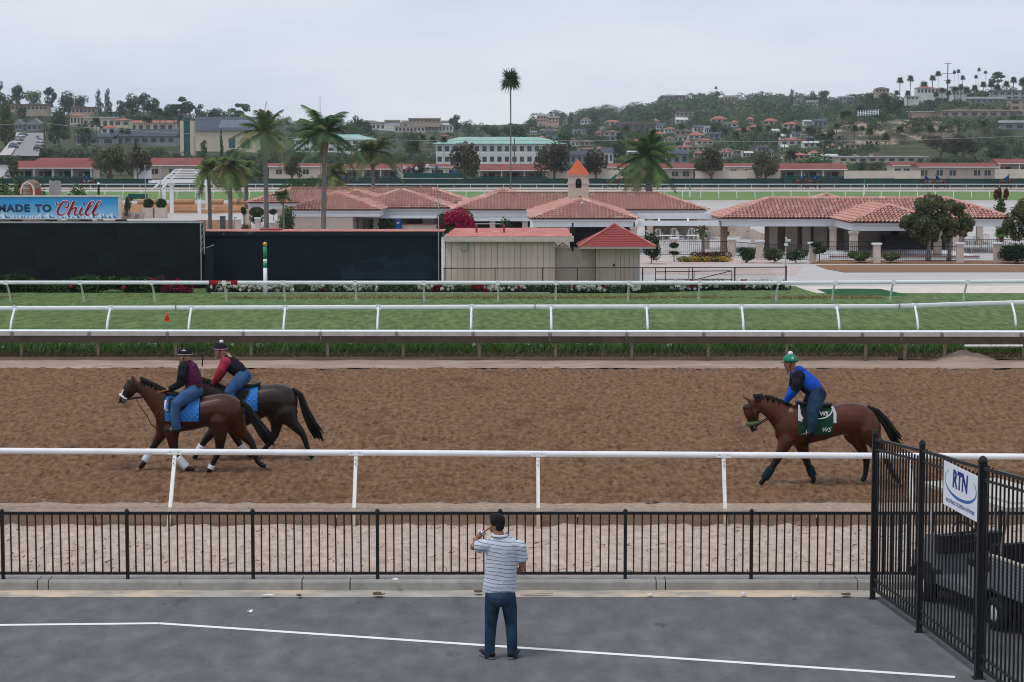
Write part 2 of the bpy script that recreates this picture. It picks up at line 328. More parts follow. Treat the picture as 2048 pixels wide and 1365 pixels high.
sheet('track_inner_edge', -25, 25, YD1, YC, 0.12, m_tan, 300, 20, lambda X, Y: 0.06 * (fbm(X * 1.5, Y * 3, 3, 41) - 0.5))
m_drysoil = M('dry_bank', (0.12, 0.09, 0.065), rough=0.95, var=0.35, scale=5, bump=0.8, bscale=20, col2=(.2, .15, .11))
sheet('flower_bank', -30, 30, YC + 0.12, 66.5, 0.12, m_drysoil, 300, 30, lambda X, Y: 0.28 * np.clip((Y - YC) / 1.6, 0, 1) * (1 - np.clip((Y - 65.6) / 0.9, 0, 1)) + 0.06 * (fbm(X * 2, Y * 3, 3, 4) - .5))
turf = sheet('turf_course', -60, 60, 66.5, 99.0, 0.1, m_turf, 1, 1, z1=0.0)
mw = MB().bb(-25, G(1800, 722, .12).x, YC, YC + 0.1, 0.0, 0.2); tag(mw.build('track_curb', m_timber), 'thin timber curb along the inner edge of the dirt track', 'curb')
# dry clippings on the far edge of the turf: short straw, nobody could count it
def clip_z(x, y): return 0.1 - (y - 66.5) / 32.5 * 0.1 + 0.0 * x
r_ = np.random.default_rng(3)
cl = blades(9000, -26, 16, 89.9, 91.3, 0, 0.09, 0.03, [(0.25, 0.2, 0.1), (0.16, 0.16, 0.06), (0.32, 0.25, 0.14)], 61, clip_z, 1.2)
keep = (fbm(cl[0][0::3, 0] * 0.3, cl[0][0::3, 1] * 1.2, 3, 17) > 0.44)
stuff('straw_litter', (cl[0].reshape(-1, 3, 3)[keep].reshape(-1, 3), np.arange(3 * keep.sum()).reshape(-1, 3), cl[2][keep]), 'thin line of dry straw litter lying along the far edge of the turf', 'straw')
# ---- beyond the turf
GZ = -1.0
def plaza_z(Y): return -np.clip((np.asarray(Y) - 104.0) / 32.0, 0, 1)
def GP(px, py):
    for Y in np.arange(99, 250, .1):
        z = float(plaza_z(Y)); 
        if ZA(py, Y) <= z: break
    return Vector((XA(px, Y), Y, z))
sheet('plaza', -60, 90, 99.0, 136.0, 0.0, m_pave, 1, 37, lambda X, Y: plaza_z(Y))
patch('sand_crossing', [G(1590, 573.5), G(2300, 571), G(2300, 597), G(1830, 598), G(1700, 594), G(1662, 597), G(1636, 588), G(1608, 580)], m_sandp, 0.016)
m_mat = M('green_turf_mat', (0.018, 0.085, 0.03), rough=0.95, var=0.15, scale=4, bump=0.3)
patch('turf_mat', [G(1634, 580), G(1690, 578.5), G(1760, 579), G(1822, 592), G(1760, 594), G(1668, 594)], m_mat, 0.022)
def slab(name, pts, mat, dz=.012):
    o = MB().poly([tuple(GP(*q) + Vector((0, 0, dz))) for q in pts]).build(name, mat); o['kind'] = 'structure'; return o
slab('brick_plaza', [(1272, 548), (1590, 551), (1604, 533), (1272, 530)], m_brick); slab('brick_plaza', [(1272, 528.5), (1604, 528.5), (1510, 520), (1272, 513)], m_brick)
slab('brown_planting_strip', [(1632, 531), (2300, 531), (2300, 545), (1690, 545.5), (1655, 539)], m_mulch, .02); slab('brown_planting_strip', [(1620, 528.4), (2300, 528.4), (2300, 522), (1640, 522)], m_mulch, .02)
sheet('patio', -60, 90, 136, 246, GZ, m_pave)
patch('mulch_bed', [G(-150, 474, GZ), G(480, 474, GZ), G(480, 440, GZ), G(400, 440.5, GZ), G(300, 448, GZ), G(240, 441, GZ), G(-150, 441, GZ)], m_mulch, GZ + 0.006)
m_mul2 = M('orange_mulch', (0.33, 0.165, 0.085), rough=0.95, var=0.25, scale=3, bump=0.5)
sheet('mulch_bank', -120, XA(560, 248), 246, 252, GZ, m_mul2, 1, 1, z1=0.0)
sheet('paved_bank', XA(560, 248), 160, 246, 252, GZ, m_pave, 1, 1, z1=0.0)
m_road = M('infield_road', (0.38, 0.35, 0.33), rough=0.9, var=0.1, scale=0.4)
sheet('infield_road', -120, 160, 252, 268, 0.0, m_road)
m_turf2 = M('far_turf', (0.12, 0.2, 0.065), rough=0.9, var=0.15, scale=0.3, stretch=(0.3, 1, 1))
sheet('far_turf', -130, 170, 268, 322, 0.004, m_turf2)
sheet('far_track_edge', -140, 180, 322, 331, 0.0, M('far_edge', (0.36, 0.33, 0.3), var=0.1, scale=0.3))
sheet('far_dirt_track', -150, 190, 331, 356, 0.0, M('far_dirt', (0.2, 0.125, 0.085), var=0.15, scale=0.5))
sheet('stable_yard', -160, 200, 356, 440, 0.0, m_infield)
sheet('ground', -4000, 4000, -800, 5000, -1.3, M('outer_ground', (0.16, 0.15, 0.1), var=0.25, scale=0.02))
# ---- flower bank: grass blades, dark foliage and roses
def bank_z(x, y): return 0.14 + 0.28 * np.clip((y - YC) / 1.6, 0, 1)
gcol = [(0.09, 0.2, 0.045), (0.12, 0.24, 0.06), (0.06, 0.14, 0.035), (0.17, 0.25, 0.08)]
XE = G(1800, 700).x
stuff('bank_grass', blades(46000, -19, 19, YC + .5, 65.3, 0, 0.36, 0.022, gcol, 5, bank_z, 0.5), 'rough green grass along the bank behind the covered rail', 'grass')
stuff('dry_bank_grass', blades(20000, -19, 19, YC + 0.15, YC + .8, 0, 0.12, 0.014, [(0.2, 0.15, 0.1), (0.13, 0.1, 0.065), (0.08, 0.08, 0.04), (0.26, 0.2, 0.14)], 6, bank_z, 0.9), 'dry brown grass on the foot of the bank', 'dry grass')
def roses(x0, x1, yfn, z0, h, n, seed, cluster=0.5, depth=0.6):
    r = np.random.default_rng(seed); x = r.uniform(x0, x1, n); keep = fbm(x * cluster, x * 0 + seed, 2, seed) > 0.26; x = x[keep]; k = len(x)
    y = np.array([yfn(q) for q in x]) + r.uniform(-depth, depth, k); z = z0 + h * (0.25 + 0.75 * r.random(k))
    red = fbm(x * cluster * 1.3, x * 0 + 9.5, 2, seed + 3) > (0.56 - 0.15 * r.random(k)); col = np.where(red[:, None], np.array([[0.34, 0.018, 0.028]]), np.array([[0.68, 0.68, 0.62]]))
    lob = np.stack([x, y, z, np.full(k, .05), np.full(k, .05), np.full(k, .045)], 1); out = []
    s = 0.068 * (0.7 + 0.8 * r.random(k))
    for j in range(5):
        a = r.normal(size=(k, 3)); a /= np.linalg.norm(a, axis=1)[:, None]; b = np.cross(a, r.normal(size=(k, 3))); b /= np.linalg.norm(b, axis=1)[:, None]; c = np.cross(a, b)
        p = np.stack([x, y, z], 1) + r.normal(size=(k, 3)) * 0.012
        v = np.stack([p - b * s[:, None], p - c * s[:, None], p + b * s[:, None], p + c * s[:, None]], 1).reshape(-1, 3)
        out.append((v, np.arange(4 * k).reshape(k, 4), col * (0.75 + 0.5 * r.random(k))[:, None]))
    return merge(out)
stuff('bank_roses', roses(-19, 17, lambda x: 64.1, 0.34, 0.36, 1000, 23, 0.6), 'scattered red and white roses blooming along the bank behind the covered rail', 'roses')
lob = [(x, 65.0 + .15 * math.sin(x * 3), 0.48, 0.6, 0.45, 0.28) for x in np.arange(-19, 19, 0.45)]
stuff('bank_foliage', leaves(lob, 16000, 0.06, [(0.05, 0.11, 0.03), (0.07, 0.14, 0.04), (0.08, 0.17, 0.045)], 71), 'dark green rose foliage along the bank behind the covered rail', 'foliage')
# dirt pile at the right end of the bank
mp_ = G(1960, 735, .12)
def pile(X, Y):
    d = np.sqrt(((X - mp_.x) / 1.15) ** 2 + ((Y - 62.6) / 0.7) ** 2); return 0.36 * np.clip(1 - d, 0, 1) ** 1.3 * (0.35 + 1.3 * fbm(X * 3.5, Y * 3.5, 4, 2)) - 0.03
o = sheet('dirt_pile', mp_.x - 1.8, mp_.x + 1.8, 61.6, 63.6, 0.125, m_tan, 60, 40, pile); del o['kind']; tag(o, 'heap of loose dirt at the right end of the flower bank', 'dirt pile')
# woodchips and twigs on the sand strip
r_ = np.random.default_rng(12); n = 1500
x = r_.uniform(-16, 16, n); y = r_.uniform(YS0, YBD, n); kk = (fbm(x * 0.8, y * 1.2, 3, 6) + 0.25 * (YBD - y) / 4.5) > 0.52; x, y = x[kk], y[kk]; n = len(x)
a = r_.uniform(0, 6.28, n); L = r_.uniform(0.008, 0.045, n) * r_.choice([1, 1, 1, 2], n); w = r_.uniform(0.004, 0.012, n); z = np.full(n, 0.095) + r_.uniform(0, .02, n)
dx, dy = np.cos(a) * L, np.sin(a) * L; ex, ey = -np.sin(a) * w, np.cos(a) * w
v = np.stack([np.stack([x - dx - ex, y - dy - ey, z], 1), np.stack([x + dx - ex, y + dy - ey, z + .02], 1), np.stack([x + dx + ex, y + dy + ey, z + .03], 1), np.stack([x - dx + ex, y - dy + ey, z + .012], 1)], 1).reshape(-1, 3)
stuff('bark_litter', (v, np.arange(4 * n).reshape(n, 4), np.array([[0.16, 0.09, 0.06]]) * r_.uniform(0.5, 2.4, (n, 1))), 'brown bark chips and twigs scattered over the pale sand strip', 'bark litter')
# litter on the gutter
m_litter = {'white paper scrap': (0.7, 0.7, 0.7), 'blue plastic scrap': (0.12, 0.2, 0.35), 'dead brown leaf': (0.1, 0.07, 0.05), 'pink scrap': (0.45, 0.12, 0.15), 'pale broken stick': (0.4, 0.34, 0.28)}
for nm, px, py, sx, sy, lab in (('paper_scrap', 500, 1226, .06, .04, 'white paper scrap lying on the asphalt left of the man'), ('paper_scrap', 791, 1162, .07, .04, 'white paper scrap under the picket fence left of the man'), ('paper_scrap', 1588, 1196, .06, .05, 'white paper scrap in the gutter near the tall fence'),
    ('plastic_scrap', 535, 1193, .16, .03, 'blue plastic strip lying in the gutter'), ('dead_leaf', 598, 1194, .07, .05, 'curled dark leaf in the gutter beside a kerb joint'), ('dead_leaf', 757, 1192, .14, .06, 'brown leaf heap in the gutter left of the man'), ('dead_leaf', 957, 1188, .1, .06, 'dark leaf against the kerb just left of the man'), ('stick', 1072, 1190, .4, .035, 'pale broken stick lying in the gutter right of the man'), ('pink_scrap', 1300, 1192, .08, .04, 'pink scrap in the gutter right of the man'), ('red_scrap', 1487, 1191, .07, .05, 'small red scrap in the gutter'), ('dead_leaf', 1692, 1192, .13, .05, 'dark leaf in the gutter next to the tall black fence')):
    key = [k for k in m_litter if k.split()[-1] in nm or k.split()[0] in nm]
    c = m_litter.get(key[0] if key else 'pink scrap'); p = G(px, py, 0.02 if py < 1203 and py > 1175 else 0.0 if py > 1203 else 0.16)
    mb = MB(); n = 9; pts = [Vector((p.x + sx * (0.7 + .3 * random.random()) * math.cos(i * 6.283 / n) * .7, p.y + sy * 1.2 * (0.6 + .4 * random.random()) * math.sin(i * 6.283 / n), p.z + 0.005 + random.random() * sy * .6)) for i in range(n)]
    mb.prism(pts, (0, 0, 0.012)); tag(mb.build(nm, M('litter_' + nm, c, var=0.2, scale=30)), lab, nm.replace('_', ' '))
# ================================================================== fences and rails
m_black = M('black_metal', (0.012, 0.013, 0.015), rough=0.45, var=0.2, scale=20, spec=0.25)
m_wrail = M('rail_white', (0.74, 0.755, 0.785), rough=0.35, var=0.05, scale=3, spots=((0.52, 0.51, 0.48), 7, 0.64))
m_wpost = M('post_white', (0.72, 0.71, 0.69), rough=0.5, var=0.05, scale=8, spots=((0.32, 0.24, 0.18), 28, 0.60), stretch=(1, 1, .5))
m_tpost = M('tan_post', (0.27, 0.225, 0.185), rough=0.7, var=0.15, scale=12)
m_skirt = M('rail_skirt', (0.1, 0.08, 0.066), rough=0.7, var=0.2, scale=2)
m_tfoot = M('stained_post_foot', (0.4, 0.32, 0.26), rough=0.8, var=0.15, scale=9)
m_lip = M('rail_lip', (0.44, 0.42, 0.40), rough=0.5, var=0.1, scale=4)
m_bolt = M('bolt_steel', (0.25, 0.25, 0.27), rough=0.4, metal=0.8, var=0)
# ---- black picket fence on the kerb
FY = YK0 + 0.12
fence = thing('picket_fence', 'waist-high black metal picket fence standing on the concrete kerb', 'fence', (0, FY, 0.15))
ppx = [-262, -10, 243, 498, 751, 1000, 1254, 1510, 1762, 2014, 2266]; pxs = [XA(p, FY) for p in ppx]
zt, zb = 1.12, 0.235
mpost = None
def share(mb_first, name, mat, parent, locs, cache={}):
    """copies of one small mesh at local offsets"""
    me = mb_first.mesh(name); me.materials.append(mat); out = []
    for q in locs:
        o = bpy.data.objects.new(name, me); COL.objects.link(o); o.parent = parent; o.location = q; ORG[o.name] = ORG[parent.name]; out.append(o)
    return out
mp = MB().bb(-.024, .024, -.024, .024, 0, .99); mp.lathe([(.026, .99), (.034, .996), (.034, 1.008), (.022, 1.03), (.008, 1.04)], (0, 0, 0), 10)
share(mp, 'post', m_black, fence, [(x, 0, 0) for x in pxs])
loc = []
for a, b in zip(pxs[:-1], pxs[1:]):
    k = 14; loc += [(a + (b - a) * i / (k + 0.0 + 1), 0, zb - .15) for i in range(1, k + 1)]
pk = share(MB().bb(-.0105, .0105, -.0105, .0105, 0, zt - zb), 'picket', m_black, fence, loc)
for o in pk:
    if random.random() < 0.25: o.rotation_euler.y = random.uniform(-.012, .012)
for a, b in zip(pxs[:-1], pxs[1:]):
    mb = MB(); mb.bb(a + .024, b - .024, FY - .021, FY + .021, zt - .018, zt + .024); mb.build('top_rail', m_black, fence)
    mb = MB(); mb.bb(a + .024, b - .024, FY - .021, FY + .021, zb - .02, zb + .02); mb.build('bottom_rail', m_black, fence)
# ---- tall black security fence running towards the camera
tf = thing('security_fence', 'tall black metal fence running from the kerb towards the camera', 'fence', tuple(G(1745, 1198)))
P1, P2, P3 = G(1745, 1198), G(1838, 1265), G(1957, 1357); P0 = P3 + (P3 - P2) * 1.0
H1 = [(862, P1), (887, P2), (918, P3)]
HZs = [2.36, 2.5, 2.64, 2.8]; HZ = 2.6
tps = [P1, P2, P3, P0]
for i, p in enumerate(tps):
    w = 0.036 if i != 2 else 0.047; h = HZs[i]
    mb = MB().bb(p.x - w, p.x + w, p.y - w, p.y + w, 0, h); mb.lathe([(w * 1.05, h), (w * 1.25, h + .012), (w * 1.25, h + .035), (w * .9, h + .07), (w * .3, h + .09)], (p.x, p.y, 0), 12)
    mb.box((p.x, p.y, 0.006), (w * 3.2, w * 3.2, .012)); mb.build('post', m_black, tf)
for i in range(3):
    a, b = tps[i], tps[i + 1]; d = (b - a); L = d.length; u = d / L; n = 17
    for z, w in ((-.06, .042), (-.2, .03)): MB().beam(a + Vector((0, 0, HZs[i] + z)), b + Vector((0, 0, HZs[i + 1] + z)), w, w).build('rail', m_black, tf)
    for z, w in ((.16, .042), (.3, .03)): MB().beam(a + Vector((0, 0, z)), b + Vector((0, 0, z)), w, w).build('rail', m_black, tf)
    pk = MB().bb(-.0105, .0105, -.0105, .0105, 0.16, (HZs[i] + HZs[i + 1]) / 2 - .08)
    share(pk, 'picket', m_black, tf, [tuple(a + d * ((k + .5) / n) - ORG[tf.name]) for k in range(n)])
# hinges at the gate post
for z in (0.55, 1.75): MB().box((P3.x - .02, P3.y + .07, z), (.06, .09, .05)).build('hinge', m_black, tf)
# sign on the fence
m_signw = M('sign_white', (0.72, 0.75, 0.82), rough=0.4, var=0.03); m_navy = M('sign_navy', (0.02, 0.04, 0.2), rough=0.4, var=0); m_blue = M('sign_blue', (0.03, 0.13, 0.38), rough=0.4, var=0)
d = (P3 - P2).normalized(); s0 = P2.lerp(P3, 0.43); s1 = P2.lerp(P3, 0.985); SW = (s1 - s0).length; SH = 0.56; nrm = Vector((-d.y, d.x, 0)); nrm = nrm if nrm.x < 0 else -nrm
sc_ = (s0 + s1) / 2 + nrm * 0.035 + Vector((0, 0, 2.47 - SH / 2))
sign = thing('fence_sign', 'white sign with blue RTN lettering and oval swoosh hung on the tall black fence', 'sign', tuple(sc_))
Rs = Matrix((( d.x, 0, nrm.x), (d.y, 0, nrm.y), (0, 1, 0))).to_4x4()   # local x along fence, y up, z towards viewer
def on_sign(me, x, y, z, mat, name):
    me.transform(Matrix.Translation((x, y, z))); me.transform(Rs); return link(name, me, mat, sign)
b_ = MB().box((0, 0, 0), (SW, SH, .008)); on_sign(b_.mesh('panel'), 0, 0, 0, m_signw, 'panel')
on_sign(text_mesh('RTN', .3, .014, .12), -.02, .1, .006, m_navy, 'lettering')
on_sign(text_mesh('RACETRACK TELEVISION NETWORK', .068, .001), 0, -.2, .006, m_navy, 'lettering')
def arc2(a0, a1, rx, ry, w0, w1, n=28):
    m_ = MB(); P = []
    for i in range(n + 1):
        t = i / n; a = math.radians(a0 + (a1 - a0) * t); w = (w0 + (w1 - w0) * t) * math.sin(math.pi * min(max(t, .04), .96)) ** .6; P.append((math.cos(a) * rx, math.sin(a) * ry, math.cos(a) * (rx - w), math.sin(a) * (ry - w)))
    for p, q in zip(P[:-1], P[1:]): m_.poly([(p[0], p[1], 0), (q[0], q[1], 0), (q[2], q[3], 0), (p[2], p[3], 0)])
    return m_.mesh('swoosh')
on_sign(arc2(140, 395, SW * .46, .2, .03, .05), 0, .06, .005, m_blue, 'swoosh')
# ---- outer white rail of the dirt track
OY0, OY1 = 35.33, 35.9
def out_y(px): return OY1 * (1.008 - 0.014 * (px / 1740.0))
rail = thing('outer_track_rail', 'white tubular outer rail on leaning posts along the dirt track', 'rail', (0, 35.6, 0))
pts = [D(px, 902 + 0.0057 * max(px, -100), out_y(px)) for px in (-500, 0, 350, 712, 1076, 1447, 1823, 2200, 2500)]
MB().tube([tuple(p) for p in pts], 0.052, 14).build('rail', m_wrail, rail, True)
for px in (-14, 350, 712, 1076, 1447, 1820, 2190):
    t = D(px, 902 + 0.0057 * px, out_y(px)); bx = XA(1024 + (px - 1024) * 1.0, out_y(px)); base = Vector((t.x, OY0, 0.06))
    mb = MB(); a, b = base, t - Vector((0, 0, .05)); c0 = a.lerp(b, .22); mb.beam(c0, b, .06, .075); mb.build('post', m_wpost, rail); MB().beam(a + (a - b) * .1, c0, .061, .077).build('post_foot', m_tfoot, rail)
    MB().box((t.x, t.y, t.z - .005), (.24, .112, .07)).build('bracket', m_wrail, rail)
    mb = MB()
    for q in (.12, .2): c = t.lerp(base, q / 1.3) ; mb.box((c.x, c.y - .05, c.z), (.02, .02, .02))
    mb.box((t.x - .07, t.y - .056, t.z), (.014, .01, .014)); mb.box((t.x + .07, t.y - .056, t.z), (.014, .01, .014)); mb.build('bolt', m_bolt, rail)
# ---- covered inner rail of the dirt track
IY = 62.55; zi = 0.98
ir = thing('covered_inner_rail', 'white covered safety rail with dark skirt on tan posts along the inner dirt track', 'rail', (0, IY, 0))
ipx = [-125, 30, 186, 343, 496, 651, 804, 958, 1112, 1266, 1420, 1578, 1737, 1816, 1896, 2055, 2210]
def iy(x): return IY - 0.012 * (x + 15)
joint = [XA(p - 12, IY) for p in ipx]
for a, b in zip(joint[:-1], joint[1:]):
    ya, yb = iy(a), iy(b)
    for nm, mat, prof in (('cover', m_wrail, [(.3, .04), (.2, .055), (.02, .03), (.0, .0), (.02, -.008), (.2, .03), (.3, .015)]), ('lip', m_lip, [(-.012, .02), (-.012, -.115), (.02, -.12), (.018, .005)]), ('skirt', m_skirt, [(.03, -.10), (.09, -.335), (.12, -.33), (.05, -.08)])):
        A = [(a + .006, ya + q, zi + z) for q, z in prof]; n = len(A); B = [(b - .006, yb + q, zi + z) for q, z in prof]
        MB().add(A + B, [tuple(range(n))[::-1], tuple(range(n, 2 * n))] + [(i, (i + 1) % n, n + (i + 1) % n, n + i) for i in range(n)]).build(nm, mat, ir)
    MB().box((a, ya - .016, zi - .055), (.1, .012, .11)).build('joint_clip', m_bolt, ir)
for p in ipx:
    x = XA(p, IY); y = iy(x)
    MB().tube([(x, y + .42, -.02), (x, y + .4, .42), (x, y + .34, .58), (x, y + .2, .76), (x, y + .07, .9)], .056, 8, flat=((1, 0, 0), .9)).build('post', m_tpost, ir, True)
# short board rail at the right end
a, b = G(1898, 692, .3), G(2250, 690, .3)
MB().tube([(a.x, 63.1, .5), (b.x, 63.1, .5)], .045, 8).build('lower_rail', m_wpost, ir, True)
# ---- turf rails
def goose(name, label, ylist, posts, base_off, rh, lean, hpost=None, sleeve=()):
    """ylist: (px, py, Y) along the rail"""
    Y0 = ylist[0][2]; t = thing(name, label, 'rail', (0, Y0, 0)); P = [D(*q) for q in ylist]; mb = MB()
    secs = [(p, Vector((0, rh * .42, 0)), Vector((0, 0, rh))) for p in P]; mb.loft(secs, 10); mb.build('rail', m_wrail, t, True)
    for px in posts:
        k = max(i for i in range(len(ylist)) if ylist[i][0] <= px); k = min(k, len(ylist) - 2); a, b = ylist[k], ylist[k + 1]; u = (px - a[0]) / (b[0] - a[0])
        py, Y = a[1] + (b[1] - a[1]) * u, a[2] + (b[2] - a[2]) * u; c = D(px, py, Y); g = 0.02
        path = [(c.x, Y + lean * (1 - (1 - s_) ** 2), g + (c.z - g) * (1 - s_)) for s_ in (0, .12, .28, .5, .75, 1.0)]
        MB().tube(path, [rh * .5, rh * .42, .042, .042, .042, .046], 8).build('post', m_wrail, t, True)
        MB().box((c.x, Y - .01 * (1 if lean > 0 else -1), c.z), (rh * 1.9, rh * 1.02, rh * 2.1)).build('bracket', m_wrail, t)
    for px, py, Y in sleeve:
        c = D(px, py, Y); MB().box((c.x, Y - .05, c.z), (.035, .04, rh * 2.3)).build('joint_clip', m_bolt, t)
    return t
goose('near_turf_rail', 'white rail with curved posts on the near side of the turf behind the covered rail', [(-400, 618, 73.4), (0, 617.5, 73.6), (1024, 614.5, 73.6), (1780, 613.5, 73.6), (1850, 611.5, 74.6), (1930, 608.5, 75.4), (2048, 605.5, 76.2), (2500, 600, 78)], [-160, 30, 221, 383, 571, 757, 943, 1102, 1293, 1483, 1673, 1829, 2023, 2215], 0, .088, -.75,
      sleeve=[(352, 616, 73.55), (1070, 613.5, 73.55), (1799, 612.5, 73.8)])
fr = goose('far_turf_rail', 'white rail with curved posts on the far side of the turf before the rose beds', [(-400, 565, 86.2), (0, 565.5, 86.2), (1024, 566, 86.2), (1600, 566, 86.2), (2048, 563, 86.6), (2500, 561, 87)], [-130, 12, 160, 303, 448, 566, 710, 847, 996, 1112, 1258, 1400, 1557, 1670, 1787, 1935, 2080], 0, .08, .7)
# red banner wrapped round the far rail with white lettering
m_red = M('banner_red', (0.3, 0.012, 0.025), rough=0.6, var=0.1)
ba, bb_ = D(418, 565.7, 86.2), D(475, 565.8, 86.2)
ban = thing('rail_banner', 'red banner with white lettering wrapped round the far turf rail', 'banner', tuple(ba))
MB().loft([(ba, (0, .045, 0), (0, 0, .09)), (bb_, (0, .045, 0), (0, 0, .09))], 10).build('sleeve', m_red, ban, True)
te = text_mesh('DEL MAR', .13, .004, .25); te.transform(Matrix.Rotation(math.pi / 2, 4, 'X')); te.transform(Matrix.Translation((ba + bb_) / 2 - ba + Vector((0.05, -.05, 0)))); link('lettering', te, m_white, ban)
# ---- furlong pole with gold ball
pb = G(531, 595, 0.03)
m_green = M('pole_green', (0.03, 0.24, 0.11), rough=0.4, var=0.05); m_gold = M('gold_ball', (0.55, 0.34, 0.08), rough=0.35, metal=0.5, var=0.1)
pole = thing('furlong_pole', 'green and white striped pole topped by a gold ball in front of the dark wall', 'pole', tuple(pb))
zz = [0, 1.28, 1.49, 1.66, 2.2]; cs = [m_white, m_green, m_white, m_green]
for i in range(4): MB().lathe([(.085, zz[i] + .001), (.085, zz[i + 1] - .001)], tuple(pb), 14).build('band', cs[i], pole, True)
MB().ell(tuple(pb + Vector((0, 0, 2.3))), (.1, .1, .1), 14).build('ball', m_gold, pole, True)
# ---- orange cone on the turf
cp = G(334, 643, .06); m_or = M('cone_orange', (0.75, 0.085, 0.02), rough=0.5, var=0.05)
cone = thing('traffic_cone', 'bright orange cone standing on the near turf', 'cone', tuple(cp))
MB().box(tuple(cp + Vector((0, 0, .015))), (.24, .24, .03)).build('base', m_or, cone); MB().lathe([(.1, .03), (.028, .33), (.02, .34)], tuple(cp), 14).build('body', m_or, cone, True)
# ================================================================== the middle distance
m_screen = [M('screen_black_%d' % i, c, rough=0.5, var=0.2, scale=6, spots=((0.03, 0.04, 0.045), 25, 0.74)) for i, c in enumerate(((0.0075, 0.009, 0.011), (0.0085, 0.011, 0.013), (0.0075, 0.0125, 0.0145)))]
m_frame = M('frame_grey', (0.36, 0.37, 0.38), rough=0.5, var=0.15, scale=8)
m_navywall = M('navy_wall', (0.0065, 0.0125, 0.020), rough=0.6, var=0.2, scale=1.5, spots=((0.02, 0.024, 0.03), 14, 0.78))
m_peel = M('peeling_edge', (0.012, 0.017, 0.024), rough=0.7, var=0.2, scale=4, spots=[((0.3, 0.28, 0.24), 5, 0.665), ((0.1, 0.1, 0.1), 14, 0.72)], stretch=(.5, 1, 1))
m_fade = M('faded_navy', (0.011, 0.022, 0.036), rough=0.6, var=0.25, scale=1.2)
m_redcap = M('red_roof_paint', (0.44, 0.16, 0.145), rough=0.85, var=0.18, scale=2, spots=[((0.56, 0.36, 0.33), 3.5, 0.55), ((0.25, 0.08, 0.07), 7, 0.66)], stretch=(.4, 1, 1), bump=.2)
m_redtile = M('red_shingle', (0.27, 0.062, 0.06), rough=0.85, var=0.12, scale=5, bump=.3, bscale=20)
m_stucco = M('beige_stucco', (0.52, 0.43, 0.375), rough=0.9, var=0.07, scale=1.5, bump=.1, bscale=60)
m_plank = [M('beige_plank_%d' % i, c, rough=0.85, var=0.06, scale=2, stretch=(1, 1, .15), spots=((0.16, 0.1, 0.08), 6, 0.735)) for i, c in enumerate(((0.58, 0.47, 0.405), (0.55, 0.445, 0.38), (0.6, 0.49, 0.425)))]
m_fascia = M('fascia_white', (0.66, 0.68, 0.71), rough=0.6, var=0.04, scale=2)
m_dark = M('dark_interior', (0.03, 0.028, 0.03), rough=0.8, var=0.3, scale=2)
m_iron = M('dark_iron', (0.022, 0.023, 0.026), rough=0.5, var=0.2)
m_tile = M('clay_tile', (1, 1, 1), rough=0.75, var=0.06, scale=9, attr='Col', spec=0.25)
m_deck = M('roof_deck', (0.2, 0.08, 0.06), rough=0.9, var=0.2)
# ---- tote board
TY = 97.0; tx1 = XA(404, TY); tz1 = ZA(441, TY)
tote = thing('tote_board', 'large switched-off black screen board at the left behind the turf', 'screen', (tx1 - 6, TY, 0))
xs = np.linspace(XA(-180, TY), tx1 - .12, 15); zs = np.linspace(0.35, tz1 - .14, 5)
for i in range(14):
    for j in range(4):
        MB().bb(xs[i] + .002, xs[i + 1] - .002, TY, TY + .1, zs[j] + .002, zs[j + 1] - .002).build('panel', m_screen[(i * 7 + j * 5 + (i * j) % 3) % 3], tote)
MB().bb(xs[0], tx1, TY + .12, TY + 1.0, 0, tz1 - .05).build('cabinet', m_screen[0], tote)
MB().bb(xs[0], tx1, TY - .03, TY + .2, tz1 - .13, tz1 - .06).build('top_frame', m_frame, tote)
mb = MB(); mb.bb(tx1 - .1, tx1 - .05, TY - .05, TY - .01, 0.2, tz1 - .14); mb.bb(tx1 + .06, tx1 + .1, TY - .05, TY - .01, 1.6, tz1 - .06)
for k in range(5): z = 1.7 + k * .3; mb.beam((tx1 - .06, TY - .03, z), (tx1 + .07, TY - .03, z + .28), .02, .02)
mb.build('side_truss', m_frame, tote)
# ---- billboard on top
SY = 97.2; bx1 = XA(242, SY); bz0, bz1 = ZA(440, SY), ZA(392, SY)
bill = thing('billboard', 'bright blue billboard reading MADE TO Chill above the black screen board', 'billboard', (bx1 - 3, SY, bz0))
m_bsky = bpy.data.materials.new('billboard_print'); m_bsky.use_nodes = True
n_, l_ = m_bsky.node_tree.nodes, m_bsky.node_tree.links; b_ = n_['Principled BSDF']; b_.inputs['Roughness'].default_value = .5
g_ = n_.new('ShaderNodeNewGeometry'); s_ = n_.new('ShaderNodeSeparateXYZ'); l_.new(g_.outputs['Position'], s_.inputs[0]); r1 = n_.new('ShaderNodeMapRange'); r1.inputs[1].default_value = bz0; r1.inputs[2].default_value = bz1; l_.new(s_.outputs[2], r1.inputs[0])
nz_ = n_.new('ShaderNodeTexNoise'); nz_.inputs['Scale'].default_value = 1.1; mp_2 = n_.new('ShaderNodeMapping'); mp_2.inputs['Scale'].default_value = (.5, 1, 1.6); mp_2.inputs['Rotation'].default_value = (0, .4, 0); l_.new(g_.outputs['Position'], mp_2.inputs[0]); l_.new(mp_2.outputs[0], nz_.inputs[0])
ad = n_.new('ShaderNodeMath'); ad.operation = 'MULTIPLY_ADD'; ad.inputs[1].default_value = .7; l_.new(nz_.outputs[0], ad.inputs[0]); l_.new(r1.outputs[0], ad.inputs[2])
cr_ = n_.new('ShaderNodeValToRGB'); cr_.color_ramp.elements[0].position = .5; cr_.color_ramp.elements[0].color = (.35, .58, .78, 1); cr_.color_ramp.elements[1].position = 1.1; cr_.color_ramp.elements[1].color = (.03, .3, .66, 1)
